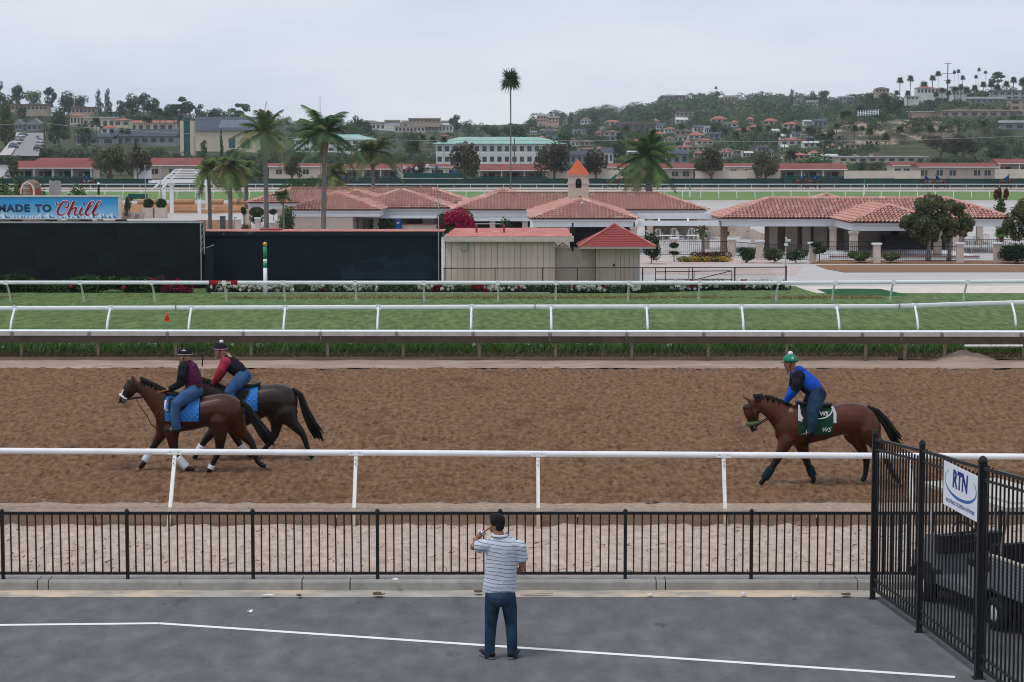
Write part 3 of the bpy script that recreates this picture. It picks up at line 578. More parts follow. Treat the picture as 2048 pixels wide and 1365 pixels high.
l_.new(ad.outputs[0], cr_.inputs[0]); l_.new(cr_.outputs[0], b_.inputs['Base Color'])
MB().bb(XA(-180, SY), bx1 - .14, SY - .02, SY + .2, bz0 + .09, bz1 - .06).build('panel', m_bsky, bill)
mb = MB(); mb.bb(XA(-180, SY), bx1, SY - .05, SY + .25, bz1 - .055, bz1 + .02); mb.bb(bx1 - .13, bx1, SY - .04, SY + .25, bz0 + .085, bz1 - .06); mb.bb(XA(-180, SY), bx1, SY - .05, SY + .25, bz0 + .02, bz0 + .08); mb.build('frame', M('billboard_frame', (.55, .53, .51), var=.1), bill)
for px in (20, 90, 160, 230): MB().bb(XA(px, SY), XA(px + 22, SY), SY, SY + .2, tz1 - .06, bz0 + .02).build('foot', m_dark, bill)
m_ink = M('print_navy', (.025, .06, .11), rough=.5, var=0); m_inkred = M('print_red', (.33, .012, .04), rough=.5, var=0); m_inkw = M('print_white', (.62, .74, .85), rough=.5, var=.05); m_inkb = M('print_blue', (.03, .16, .42), rough=.5, var=.1)
def bp(cx, cy, off): # crop-8 pixel -> billboard face
    p = D(cx / 7.877, 330 + cy / 7.877, SY); return Vector((p.x, SY - .02 - off, p.z))
def put_text(body, cx, cy, hpx, mat, bold, sx=1.0, sp=1.0):
    me = text_mesh(body, 1.0, bold, 0, spacing=sp); zs_ = [v.co.y for v in me.vertices]; h = max(zs_) - min(zs_); s = (hpx / 7.877) * SY / FPX / h
    me.transform(Matrix.Translation((0, -(max(zs_) + min(zs_)) / 2, 0))); me.transform(Matrix.Diagonal((s * sx, s, 1, 1))); me.transform(Matrix.Rotation(math.pi / 2, 4, 'X')); me.transform(Matrix.Translation(bp(cx, cy, .012) - ORG[bill.name])); link('lettering', me, mat, bill)
put_text('MADE', 215, 683, 122, m_ink, .045, 1.12, 1.12); put_text('TO', 683, 683, 124, m_ink, .045, 1.12, 1.1)
def crom(P, k=6):
    out = []; P = [P[0]] + list(P) + [P[-1]]
    for i in range(1, len(P) - 2):
        a, b, c, d = [np.array(q, float) for q in P[i - 1:i + 3]]
        for t in np.linspace(0, 1, k, endpoint=False): out.append(.5 * ((2 * b) + (-a + c) * t + (2 * a - 5 * b + 4 * c - d) * t * t + (-a + 3 * b - 3 * c + d) * t ** 3))
    out.append(np.array(P[-1], float)); return out
strokes = [[(888, 592, 22), (893, 628, 18), (935, 622, 14), (985, 585, 16), (1040, 572, 14), (1078, 590, 20), (1083, 640, 24), (1048, 672, 22), (1012, 655, 12)], [(1010, 592, 10), (955, 640, 28), (915, 710, 38), (915, 765, 36), (955, 793, 22), (1010, 775, 14), (1060, 730, 10), (1110, 690, 10)],
    [(1170, 572, 40), (1120, 690, 40), (1072, 795, 36)], [(1085, 765, 10), (1140, 700, 16), (1190, 672, 24), (1200, 695, 32), (1175, 760, 30), (1195, 792, 22), (1240, 760, 10), (1275, 715, 10)], [(1300, 672, 36), (1262, 750, 36), (1275, 790, 26), (1320, 770, 10), (1360, 725, 10)], [(1328, 598, 38), (1330, 622, 38)],
    [(1350, 735, 10), (1440, 645, 12), (1475, 590, 12), (1460, 570, 14), (1425, 600, 28), (1375, 700, 36), (1352, 765, 34), (1380, 793, 22), (1420, 765, 10), (1460, 725, 10)], [(1465, 735, 10), (1555, 645, 12), (1588, 590, 12), (1572, 570, 14), (1538, 600, 28), (1488, 700, 36), (1466, 765, 34), (1492, 795, 22), (1530, 775, 12), (1552, 745, 10)]]
for grow, mat, off, nm in ((9, m_inkw, .005, 'lettering_outline'), (0, m_inkred, .016, 'lettering')):
    mb = MB()
    for si, st in enumerate(strokes):
        C = crom(st); k = len(C)
        L_, R_ = [], []
        for i in range(k):
            t = C[min(i + 1, k - 1)][:2] - C[max(i - 1, 0)][:2]; t = t / (np.linalg.norm(t) + 1e-6); nn = np.array([-t[1], t[0]]) * (C[i][2] / 2 + grow); o_ = off + si * .0006
            L_.append(bp(*(C[i][:2] + nn), o_)); R_.append(bp(*(C[i][:2] - nn), o_))
        for i in range(k - 1): mb.poly([L_[i], L_[i + 1], R_[i + 1], R_[i]])
    mb.build(nm, mat, bill)
mbw, mbb = MB(), MB(); rr = random.Random(4); x = -60
while x < 1860:
    h = rr.uniform(35, 95); w = h * rr.uniform(.9, 1.5); o_ = rr.uniform(.003, .004) + .004 * rr.random(); pk = (x, 845 - h)
    mbw.poly([bp(x - w, 850, o_), bp(x + w, 850, o_), bp(x + w * .45, 850 - h * .5, o_), bp(*pk, o_), bp(x - w * .4, 850 - h * .55, o_)])
    mbb.poly([bp(x + w * .15, 850, o_ + .003), bp(x + w * .9, 850, o_ + .003), bp(x + w * .4, 850 - h * .45, o_ + .003), bp(x + 4, 845 - h * .9, o_ + .003), bp(x + w * .2, 850 - h * .4, o_ + .003)]); mbb.poly([bp(x - w * .7, 850, o_ + .003), bp(x - w * .45, 850, o_ + .003), bp(x - w * .3, 850 - h * .4, o_ + .003)])
    x += w * rr.uniform(.5, .9)
mbw.build('printed_peaks', m_inkw, bill); mbb.build('printed_shade_side', m_inkb, bill)
mb = MB(); a = bp(1835, 760, .02); mb.bb(a.x, a.x + .07, a.y - .006, a.y, a.z - .06, a.z); mb.build('pink_tag', M('pink_tag', (.75, .25, .6), var=0), bill)
# ---- dark wall right of the board
WY = 98.6; wx0, wx1 = XA(402, WY), XA(884, WY); wz = ZA(463, WY)
wall = thing('dark_wall', 'long navy-black painted wall with peeling top edge behind the furlong pole', 'wall', ((wx0 + wx1) / 2, WY, 0))
MB().bb(wx0, wx1 - .05, WY, WY + .5, 0, wz - .22).build('wall_face', m_navywall, wall); MB().bb(wx0, wx1, WY - .06, WY + .6, wz - .218, wz - .02).build('coping', m_peel, wall); MB().bb(wx0 - .3, wx1 + .1, WY - .04, WY + 2.2, wz - .018, wz + .02).build('roof', m_redcap, wall)
arc = [(D(682 + 20 * 0, 561, WY).x, 0.35)] + [(XA(p, WY), ZA(q, WY)) for p, q in ((682, 540), (700, 529), (760, 514), (820, 508), (870, 515), (880, 530))] + [(XA(880, WY), .35)]
MB().prism([(x, WY - .004, z) for x, z in arc], (0, .003, 0)).build('faded_patch', m_fade, wall)
mb = MB(); mb.bb(XA(707, WY), XA(768, WY), WY - .008, WY - .006, ZA(543, WY), ZA(525, WY)); mb.build('dark_patch', m_navywall, wall)
te = text_mesh('FAST', .42, .02); te.transform(Matrix.Rotation(math.pi / 2, 4, 'X')); te.transform(Matrix.Rotation(-.06, 4, 'Y')); te.transform(Matrix.Translation(D(798, 515, WY - .012) - ORG[wall.name])); link('ghost_lettering', te, m_navywall, wall)
MB().bb(XA(516, WY), XA(558, WY), WY + .5, WY + 1.4, wz + .021, wz + .09).build('roof_hatch', m_redtile, wall)
sp = thing('return_panel', 'narrow dark panel standing at right angles beside the black screen board', 'panel', (XA(415, 95), 95, 0))
a, b = G(405, 588), G(425, 586); MB().prism([(XA(405, 96), 96.9, 0), (XA(426, 93.6), 93.6, 0), (XA(426, 93.6), 93.6, ZA(492, 93.6)), (XA(405, 96), 96.9, ZA(498, 96.9))], (-.06, 0, 0)).build('face', m_navywall, sp)
MB().beam((XA(405, 96), 96.9, ZA(497, 96.9)), (XA(426, 93.6), 93.6, ZA(491, 93.6)), .05, .05).build('edge_trim', m_frame, sp)
mast = D(877.5, 560, 97.9); mb = MB().tube([(mast.x, 97.9, 0), (mast.x, 97.9, ZA(393, 97.9))], .022, 6); tag(mb.build('mast', m_frame), 'thin grey mast standing at the right end of the dark wall', 'mast')
# ---- plank shed
HY = 97.6; sx0, sx1 = XA(886, HY), XA(1110, HY); sz = ZA(483, HY)
shed = thing('plank_shed', 'beige board shed with flat faded red roof right of the dark wall', 'shed', ((sx0 + sx1) / 2, HY, 0))
n = 19; e = np.linspace(sx0 + .12, sx1, n + 1)
for i in range(n): MB().bb(e[i] + .007, e[i + 1] - .007, HY + random.uniform(0, .012), HY + .06, 0, sz - .02).build('plank', random.choice(m_plank), shed)
MB().bb(sx0, sx1 - .02, HY + .06, HY + 3, 0, sz - .03).build('backing', m_timber, shed); MB().bb(sx0, sx0 + .1, HY - .02, HY + .06, 0, sz - .02).build('corner_board', m_fascia, shed)
MB().bb(sx0 + .05, XA(1143, HY) + .1, HY - .3, HY + 3.2, sz - .01, sz + .23).build('fascia', M('cream_fascia', (.5, .46, .4), var=.1, scale=3), shed)
zr = sz + .232; MB().prism([(sx0 + .1, HY - .28, zr), (XA(1143, HY), HY - .28, zr), (XA(1138, HY), HY + 3.2, zr + .25), (sx0 + .45, HY + 3.2, zr + .25)], (0, 0, .02)).build('roof', m_redcap, shed)
for px in (953, 1008): p = D(px, 466, HY + 1.2); MB().lathe([(.05, 0), (.05, .33), (.07, .34), (.05, .42)], (p.x, HY + 1.2, zr + .08), 8).build('vent_pipe', m_redtile, shed)
c = D(929, 494, HY - .05); MB().box((c.x, HY - .06, c.z), (.27, .1, .36)).build('meter_box', M('box_grey', (.32, .34, .36), var=.1), shed)
# recess wall and kiosk with hip roof
kx0, kx1 = XA(1192, HY), XA(1281, HY); kz = ZA(494, 96.9)
rec = thing('recess_wall', 'plain beige stucco wall joining the shed to the red-roofed kiosk', 'wall', (XA(1150, HY), HY + .5, 0))
MB().bb(sx1 + .004, kx0 - .004, HY + .5, HY + .7, 0, ZA(496, HY + .5)).build('wall_face', m_stucco, rec)
mb = MB(); p = D(1145, 480, HY + .6); mb.tube([(p.x, HY + .45, 1.7), (p.x, HY + .45, ZA(447, HY))], .05, 6); mb.build('vent_pipe', m_iron, rec)
mb = MB(); r2 = random.Random(8)
for k in range(16): a = D(r2.uniform(1112, 1160), r2.uniform(489, 496), HY + .9); mb.beam(a, a + Vector((r2.uniform(-.4, .4), .1, r2.uniform(-.05, .15))), .02, .02)
mb.build('wire_tangle', m_iron, rec)
kio = thing('kiosk', 'small beige kiosk with red shingled hip roof and door', 'kiosk', ((kx0 + kx1) / 2, HY, 0))
dx0, dx1 = XA(1200, HY), XA(1232, HY)
e = np.linspace(dx1 + .01, kx1 - .09, 6)
for i in range(5): MB().bb(e[i] + .007, e[i + 1] - .007, HY - .01, HY + .06, 0, kz).build('plank', random.choice(m_plank), kio)
MB().bb(kx0, dx0 - .01, HY - .01, HY + .06, 0, kz).build('plank', m_plank[1], kio); MB().bb(kx1 - .08, kx1, HY - .02, HY + .06, 0, kz).build('corner_board', m_fascia, kio)
dr = MB().bb(dx0, dx1, HY + .01, HY + .06, 0.02, kz - .05).build('door', m_plank[2], kio); MB().bb(dx1 - .12, dx1 - .05, HY - .03, HY + .01, 1.0, 1.12).build('handle', m_iron, dr)
MB().bb(kx0 + .01, kx1 - .01, HY + .062, HY + 2.6, 0, kz + .02).build('wall', m_timber, kio)
ex0, ex1, ey0, ey1 = XA(1158, 96.7), XA(1313, 96.7), 96.7, 100.6; ez = ZA(494, 96.7); ap = Vector(((ex0 + ex1) / 2 - .05, 98.6, ZA(449, 98.6)))
mb = MB(); A, B, C_, D_ = (ex0, ey0, ez), (ex1, ey0, ez), (ex1, ey1, ez), (ex0, ey1, ez); mb.add([A, B, C_, D_, tuple(ap)], [(0, 1, 4), (1, 2, 4), (2, 3, 4), (3, 0, 4), (3, 2, 1, 0)])
rf = mb.build('roof', m_redtile, kio); MB().bb(ex0 + .02, ex1 - .02, ey0 + .02, ey1 - .02, ez - .09, ez - .004).build('fascia', M('cream_fascia', (.5, .46, .4)), kio)
for q in (A, B): MB().tube([Vector(q) + Vector((0, 0, .02)), ap + Vector((0, 0, .02))], .06, 6).build('hip_cap', m_redcap, rf)
for k in range(1, 13):   # shingle courses
    t = k / 13; a, b = Vector(A).lerp(ap, t), Vector(B).lerp(ap, t); mb = MB().beam(a + Vector((.02, -.008, .006)), b + Vector((-.02, -.008, .006)), .03, .012); mb.build('shingle_course', m_redtile, rf)
# ---- chain-link fence
CY = 95.9; cx0, cx1 = XA(886, CY), XA(1574, CY); cz = ZA(537, CY)
cl = thing('chain_link_fence', 'low chain-link fence in front of the shed and brick plaza', 'fence', ((cx0 + cx1) / 2, CY, 0))
MB().tube([(cx0, CY, cz), (cx1, CY, cz + .05)], .024, 6).build('top_rail', m_iron, cl)
for px in (888, 990, 1085, 1155, 1191, 1286, 1312, 1332, 1379, 1386, 1471, 1574): x = XA(px, CY); MB().tube([(x, CY, 0), (x, CY, cz + (.04 if px != 1574 else .12))], .022 if px not in (1286, 1471, 1574) else .035, 6).build('post', m_iron, cl)
v, f = [], []
for x in np.arange(cx0, cx1, .075):
    for sg in (-1, 1):
        a, b = x, x + sg * .75; k = len(v); w = .0028; v += [(a - w, CY, 0.05), (a + w, CY, 0.05), (b + w, CY, cz), (b - w, CY, cz)]; f.append((k, k + 1, k + 2, k + 3))
o = link('wire_mesh', np_mesh('wire_mesh', np.clip(np.array(v), (cx0, -1e9, -1e9), (cx1, 1e9, 1e9)) - np.array(ORG[cl.name]), np.array(f)), m_iron, cl); o['kind'] = 'stuff'
gt = thing('chain_link_gate', 'loose dark chain-link gate panel leaning against the chain-link fence', 'gate', (XA(1390, CY - .5), CY - .5, 0))
mb = MB(); a, b = XA(1312, CY - .5), XA(1465, CY - .5); zt_, zb_ = ZA(542, CY - .5), ZA(559, CY - .5)
for p, q in (((a, zb_), (b, zb_)), ((a, zt_ - .05), (b, zt_)), ((a, zb_), (a, zt_ - .05)), ((b, zb_), (b, zt_)), ((a + 1.75, zb_), (a + 1.75, zt_)), ((a + 1.9, zb_), (b, zt_))): mb.beam((p[0], CY - .5, p[1]), (q[0], CY - .5, q[1]), .03, .035)
mb.bb(a - .02, a + .03, CY - .52, CY - .48, 0, zb_); mb.bb(b - .03, b + .02, CY - .52, CY - .48, 0, zb_); mb.build('frame', m_iron, gt)
# camera pole beside the fence end
c = D(1571, 545, 96.3); cam_pole = thing('camera_pole', 'slim grey pole with small white security camera at the chain-link fence end', 'pole', (c.x, 96.3, 0))
MB().tube([(c.x, 96.3, 0), (c.x, 96.3, ZA(490, 96.3))], .03, 8).build('pole', m_frame, cam_pole); mb = MB(); mb.box((c.x, 96.2, ZA(489, 96.3)), (.14, .16, .13)); mb.box((c.x + .08, 96.15, ZA(481, 96.3)), (.22, .12, .1), 0); mb.box((c.x, 96.2, ZA(476, 96.3)), (.06, .08, .1)); mb.build('camera', m_fascia, cam_pole)
# ---- rose bed and hedge along the back of the turf
def bed_y(x):
    px = 1024 + x * FPX / 96.0; return 94.0 + 2.0 * min(max((px - 1270) / 160, 0), 1) ** 1
rx0, rx1 = XA(432, 95.5), XA(1575, 96.3)
lob = [(x, bed_y(x) + .1 * math.sin(x * 5), .17, .34, .3, .24) for x in np.arange(rx0, rx1, .24)]
stuff('rose_bed_foliage', leaves(lob, 15000, .06, [(.04, .075, .035), (.06, .1, .05), (.03, .05, .03)], 81), 'low dark green rose bushes in the bed along the far edge of the turf', 'foliage')
stuff('rose_bed_flowers', roses(rx0, rx1, bed_y, 0.02, .45, 3200, 31, .9, .35), 'white and red roses blooming in the bed along the far edge of the turf', 'roses')
bc = thing('bed_curb', 'thin pale curb in front of the rose bed', 'curb', (0, 93.5, 0)); MB().bb(rx0, XA(1100, 93.5), 93.46, 93.54, 0, .07).build('curb', m_conc, bc)
hx0, hx1 = XA(-120, 94.3), XA(368, 94.3)
lob = [(x, 94.3 + .1 * math.sin(x * 3.1), .3 + .12 * math.sin(x * 1.3), .45, .42, .42 + .1 * math.sin(x * 2.2)) for x in np.arange(hx0, hx1, .33)]
hed = stuff('hedge', leaves(lob, 15000, .07, [(.02, .05, .015), (.04, .085, .025), (.06, .11, .03), (.015, .035, .012)], 82), None, None); del hed['kind']; tag(hed, 'dark green clipped hedge along the foot of the black screen board', 'hedge')
lob = [(XA(p, 94.0), 94.0, ZA(q, 94.0), s, .3, s) for p, q, s in ((330, 574, .3), (345, 582, .3), (362, 576, .32), (372, 570, .26), (352, 565, .2), (318, 560, .22), (305, 563, .16), (140, 572, .1), (245, 575, .1), (375, 584, .24), (60, 570, .08))]
bo = stuff('bougainvillea', leaves(lob, 1900, .06, [(.3, .012, .07), (.22, .01, .05), (.02, .05, .015), (.36, .02, .1)], 83), None, None); del bo['kind']; tag(bo, 'magenta bougainvillea at the right end of the hedge under the screen board', 'bougainvillea')
# ================================================================== tiled pavilions
TCOL = np.array([(.48, .225, .175), (.53, .29, .235), (.42, .165, .125), (.56, .40, .345), (.22, .165, .155), (.49, .25, .2), (.32, .2, .18)]) * .6 + np.array([.46, .25, .205]) * .4
def tile_face(A, U, S, W, Ls, left, right, seed, cw=.275, rh=.43):
    """A eave start, U along eave, S up slope (unit); keep tiles with left(s) < u < right(s)"""
    r = np.random.default_rng(seed); nc, nr = max(int(W / cw), 1), int(Ls / rh) + 1; N = U.cross(S); N = N if N.z > 0 else -N
    i, j = np.meshgrid(np.arange(nc), np.arange(nr)); i, j = i.ravel(), j.ravel(); u = (i + .5) * (W / nc); s = j * rh; k = (u > left(s + rh * .5)) & (u < right(s + rh * .5)) & (s < Ls - .05); u, s = u[k], s[k]; n = len(u)
    w = W / nc * .5; prof = [(-w, .0), (-w * .62, .078), (0, .125), (w * .62, .078), (w, .0)]
    tilt = .045; j1 = r.normal(size=n) * .006; vs = []
    for e, (ds, dz) in enumerate(((-.03, tilt), (rh + .02, 0.0))):
        for q, (du, h) in enumerate(prof):
            uu, ss, hh = u + du * (1.0 if e == 0 else .86) + j1, s + ds, h * (1.0 if e == 0 else .85) + dz
            vs.append(np.outer(uu, U) + np.outer(ss, S) + np.outer(hh, N) + np.array(A))
    v = np.stack(vs, 1).reshape(-1, 3); b = (np.arange(n) * 10)[:, None]
    f = np.concatenate([b + np.array([[q, q + 1, q + 6, q + 5]]) for q in range(4)], 0); c = TCOL[r.choice(len(TCOL), n, p=[.3, .26, .19, .1, .02, .1, .03])] * (.85 + .3 * r.random(n))[:, None]
    return v, f, np.concatenate([c] * 4, 0)
def cap_line(a, b, seed, rad=.12, step=.45):
    a, b = Vector(a), Vector(b); L = (b - a).length; n = max(int(L / step), 1); t = (b - a).normalized(); side = t.cross(Vector((0, 0, 1))).normalized(); up = side.cross(t); r = np.random.default_rng(seed); out = []
    for k in range(n):
        p, q = a + (b - a) * (k / n) - t * .03, a + (b - a) * ((k + 1) / n) + t * .02; vs = []
        for P, R_ in ((p, rad * 1.1), (q, rad * .92)):
            for an in (0, 45, 90, 135, 180): vs.append(P + side * math.cos(math.radians(an)) * R_ + up * (math.sin(math.radians(an)) * R_ + .02))
        out.append((np.array([tuple(x) for x in vs]), np.array([(m, m + 1, m + 6, m + 5) for m in range(4)]), np.repeat(TCOL[[r.choice([0, 1, 3, 5])]] * r.uniform(.85, 1.15), 4, 0)))
    return merge(out)
EZ, PT = 1.46, .33
def hip_roof(t, x0, x1, y0, y1, ez=EZ, pitch=PT, seed=1, fascia=.42, back=True):
    """hip roof over the rectangle; clay tiles, caps, deck and white fascia as parts of t"""
    w, d = x1 - x0, y1 - y0; h = min(w, d) / 2; rz = ez + h * pitch
    if w >= d: r0, r1 = Vector((x0 + h, y0 + h, rz)), Vector((x1 - h, y0 + h, rz))
    else: r0, r1 = Vector((x0 + h, y0 + h, rz)), Vector((x0 + h, y1 - h, rz))
    c = [Vector((x0, y0, ez)), Vector((x1, y0, ez)), Vector((x1, y1, ez)), Vector((x0, y1, ez))]; sl = math.hypot(1, pitch); Ls = h * sl
    F = []; H = h
    lim = lambda W: ((lambda s: s / sl), (lambda s, W=W: W - s / sl))
    X, Y_ = Vector((1, 0, 0)), Vector((0, 1, 0))
    for A, U, V, W, sd in ((c[0], X, Y_, w, 0), (c[3], Y_ * -1, X, d, 1), (c[1], Y_, X * -1, d, 2), (c[2], X * -1, Y_ * -1, w, 3)):
        if sd == 3 and not back: continue
        S = (V + Vector((0, 0, pitch))).normalized(); l_, r_2 = lim(W); F.append(tile_face(A, U, S, W, Ls, l_, r_2, seed * 10 + sd))
    stuff('roof_tiles', merge(F), None, None, m_tile, t)
    ends = [(c[0], r0), (c[1], r1 if w >= d else r0), (c[2], r1), (c[3], r0 if w >= d else r1)]; caps = [cap_line(a + Vector((0, 0, .03)), b + Vector((0, 0, .05)), seed + i) for i, (a, b) in enumerate(ends)]
    if (r1 - r0).length > .3: caps.append(cap_line(r0 + Vector((0, 0, .05)), r1 + Vector((0, 0, .05)), seed + 9))
    stuff('ridge_tiles', merge(caps), None, None, m_tile, t)
    q = [p - Vector((0, 0, .02)) for p in c]; rr0, rr1 = r0 - Vector((0, 0, .02)), r1 - Vector((0, 0, .02)); mb = MB()
    if w >= d: mb.add(q + [rr0, rr1], [(0, 1, 5, 4), (1, 2, 5), (2, 3, 4, 5), (3, 0, 4), (3, 2, 1, 0)])
    else: mb.add(q + [rr0, rr1], [(0, 1, 4), (1, 2, 5, 4), (2, 3, 5), (3, 0, 4, 5), (3, 2, 1, 0)])
    mb.build('roof_deck', m_deck, t)
    i1, i2 = .12, .3
    for nm, ins, za, zb2 in (('gutter', i1, ez - .15, ez - .025), ('fascia', i2, ez - .15 - fascia, ez - .152)):
        mb = MB(); a0, a1, b0, b1 = x0 + ins, x1 - ins, y0 + ins, y1 - ins; th = .12
        mb.bb(a0, a1, b0, b0 + th, za, zb2); mb.bb(a0, a1, b1 - th, b1, za, zb2); mb.bb(a0, a0 + th, b0 + th, b1 - th, za, zb2); mb.bb(a1 - th, a1, b0 + th, b1 - th, za, zb2); mb.build(nm, m_fascia, t)
    return rz
def column(t, x, y, z1, w=.46, z0=-1.0):
    MB().bb(x - w / 2, x + w / 2, y - w / 2, y + w / 2, z0, z1 - .16).build('column', m_stucco, t); MB().bb(x - w / 2 - .07, x + w / 2 + .07, y - w / 2 - .07, y + w / 2 + .07, z1 - .158, z1).build('capital', m_fascia if w < .3 else m_stucco, t)
def Yeave(py, ez=EZ): return (CAMZ - ez) * FPX / (py - HORIZ)
ZF = EZ - .575
# right pavilion
yf = Yeave(437); pr = thing('tiled_pavilion', 'red-tiled open pavilion with beige columns behind the iron fence at the right', 'pavilion', (XA(1740, yf), yf, GZ))
hip_roof(pr, XA(1437, yf), XA(2030, yf), yf, yf + 8.0, seed=2)
for px in (1466, 1667): column(pr, XA(px, yf + .4), yf + .45, ZF)
for px in (1912, 2003): column(pr, XA(px, yf + .4), yf + .45, ZF)
yb = Yeave(445); bxa, bxb = XA(1699, yb), XA(1890, yb); bp_ = thing('tiled_porch', 'red-tiled porch roof projecting from the right pavilion towards the fence', 'porch', ((bxa + bxb) / 2, yb, GZ))
hip_roof(bp_, bxa, bxb, yb, yb + 12.5, seed=3)
for px in (1709, 1877): column(bp_, XA(px, yb + .4), yb + .5, ZF - .02, .5)
m_stucco2 = M('tan_stucco', (.37, .31, .265), rough=.9, var=.08, scale=1)
mb = MB()
for px0, px1, Y in ((1540, 1556, 0), (1572, 1596, .6), (1606, 1622, .2), (1628, 1655, .8), (1690, 1760, 1.0), (1835, 1870, 1.3), (1880, 1905, .7)): MB().bb(XA(px0, yf + 3 + Y), XA(px1, yf + 3 + Y), yf + 3 + Y, yf + 3.4 + Y, GZ, EZ - .1).build('wall_pier', m_stucco, pr)
MB().bb(XA(1530, yf + 4.9), XA(1900, yf + 4.9), yf + 4.8, yf + 5, GZ, EZ - .1).build('back_wall', m_stucco2, pr)
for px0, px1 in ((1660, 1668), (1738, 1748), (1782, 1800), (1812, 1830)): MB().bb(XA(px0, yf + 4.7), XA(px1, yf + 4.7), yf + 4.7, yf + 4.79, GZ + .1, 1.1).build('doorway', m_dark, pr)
for k, Y in enumerate((yf + .0, )):
    MB().bb(XA(1628, Y), XA(1910, Y), yb + .2, yf + 5.9, GZ, GZ + .14).build('plinth', m_fascia, pr); MB().bb(XA(1626, Y), XA(1912, Y), yb + .12, yb + .6, GZ + .14, GZ + .19).build('plinth_edge', m_redtile, pr)
# shuttered bar counter in the porch shade
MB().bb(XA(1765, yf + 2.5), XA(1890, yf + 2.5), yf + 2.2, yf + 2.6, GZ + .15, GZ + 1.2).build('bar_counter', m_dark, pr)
# back pavilions whose roof tips show
for nm, px, py, hw, sd, lab in (('tiled_roof', 1652, 389, 3.9, 41, 'small red-tiled roof tip rising behind the right pavilion, left one'), ('tiled_roof', 1859, 391.5, 3.9, 42, 'small red-tiled roof tip rising behind the right pavilion, right one'), ('tiled_roof', 1009, 378.6, 4.2, 43, 'small red-tiled roof tip rising behind the long central roof')):
    rz = EZ + hw * PT; Y = (CAMZ - rz) * FPX / (py - HORIZ); x = XA(px, Y); t = thing(nm, lab, 'roof', (x, Y, 0), 'roof tips behind the pavilions'); hip_roof(t, x - hw, x + hw, Y - hw, Y + hw, seed=sd)
    for sx in (-1, 1):
        for sy in (-1, 1): column(t, x + sx * (hw - .6), Y + sy * (hw - .6), ZF)
# central long pavilion
yf4 = Yeave(420); pc = thing('tiled_pavilion', 'long red-tiled pavilion in the centre behind the shed and bell tower', 'pavilion', (XA(1160, yf4), yf4, GZ))
hip_roof(pc, XA(901, yf4), XA(1417, yf4), yf4, yf4 + 7.6, seed=5)
MB().bb(XA(905, yf4 + .35), XA(1062, yf4 + .35), yf4 + .2, yf4 + .3, ZA(443, yf4), EZ - .6).build('awning', m_fascia, pc)
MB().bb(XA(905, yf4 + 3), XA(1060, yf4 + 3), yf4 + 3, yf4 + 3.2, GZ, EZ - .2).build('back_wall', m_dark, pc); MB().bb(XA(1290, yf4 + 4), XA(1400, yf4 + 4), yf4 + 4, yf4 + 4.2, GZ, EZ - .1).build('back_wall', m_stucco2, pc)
MB().tube([(XA(950, yf4), yf4 - .2, ZA(448, yf4)), (XA(1010, yf4), yf4 - .2, ZA(448, yf4))], .04, 6).build('handrail', m_frame, pc)
for px in (915, 985, 1050, 1300, 1400): column(pc, XA(px, yf4 + .6), yf4 + .6, ZF)
# front kiosk pavilion under the tower
yf5 = Yeave(438); pk_ = thing('tiled_kiosk', 'red-tiled square kiosk roof in front of the bell tower', 'kiosk', (XA(1167, yf5), yf5, GZ))
hip_roof(pk_, XA(1058.5, yf5), XA(1276, yf5), yf5, yf5 + 19, seed=6)
for px in (1066, 1268): column(pk_, XA(px, yf5 + .4), yf5 + .5, ZF)
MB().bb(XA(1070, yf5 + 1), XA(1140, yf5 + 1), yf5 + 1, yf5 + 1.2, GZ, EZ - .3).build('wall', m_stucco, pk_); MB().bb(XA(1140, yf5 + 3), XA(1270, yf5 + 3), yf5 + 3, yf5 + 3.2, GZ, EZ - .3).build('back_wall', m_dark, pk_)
# lamp on the roof
def roof_lamp(px, py, Y, lab):
    p = D(px, py, Y); t = thing('floodlight', lab, 'floodlight', tuple(p)); MB().tube([p + Vector((0, 0, -.35)), p], .025, 6).build('stem', m_iron, t); MB().ell(p, (.14, .12, .13), 10).build('lamp', m_iron, t, True)
    MB().ell(p + Vector((0, -.09, .01)), (.09, .05, .09), 10).build('lens', m_fascia, t, True)
y3 = Yeave(416.5); roof_lamp(1164, 406, yf5 + 3.2, 'small dark floodlight on the tiled kiosk roof below the bell tower'); roof_lamp(788.5, 401, y3 + 2.0, 'small dark floodlight on the middle tiled roof left of the bougainvillea')
# bell tower
tyy = yf5 + 10; tx = XA(1156.5, tyy); tw = (XA(1176, tyy) - XA(1136.5, tyy)); tz0, tzE, tzA = EZ + .3, ZA(351.5, tyy), ZA(318, tyy)
tow = thing('bell_tower', 'square beige bell tower with orange pyramid roof rising from the tiled roofs', 'tower', (tx, tyy, tz0))
hw = tw / 2; az0, az1 = ZA(376, tyy), ZA(357, tyy); ow = tw * .3
mb = MB(); mb.bb(tx - hw, tx + hw, tyy - hw + .15, tyy + hw, tz0, tzE); mb.bb(tx - hw, tx - ow / 2, tyy - hw, tyy - hw + .15, tz0, tzE); mb.bb(tx + ow / 2, tx + hw, tyy - hw, tyy - hw + .15, tz0, tzE); mb.bb(tx - ow / 2, tx + ow / 2, tyy - hw, tyy - hw + .15, tz0, az0); mb.bb(tx - ow / 2, tx + ow / 2, tyy - hw, tyy - hw + .15, az1, tzE); mb.build('shaft', m_stucco, tow)
MB().bb(tx - ow / 2, tx + ow / 2, tyy - hw + .1, tyy - hw + .149, az0, az1).build('opening', m_dark, tow)
k = 10; mb = MB(); zc = az1 - ow / 2
arcp = [(tx - ow / 2 * math.cos(math.pi * i / k), tyy - hw - .004, zc + ow / 2 * math.sin(math.pi * i / k)) for i in range(k + 1)]
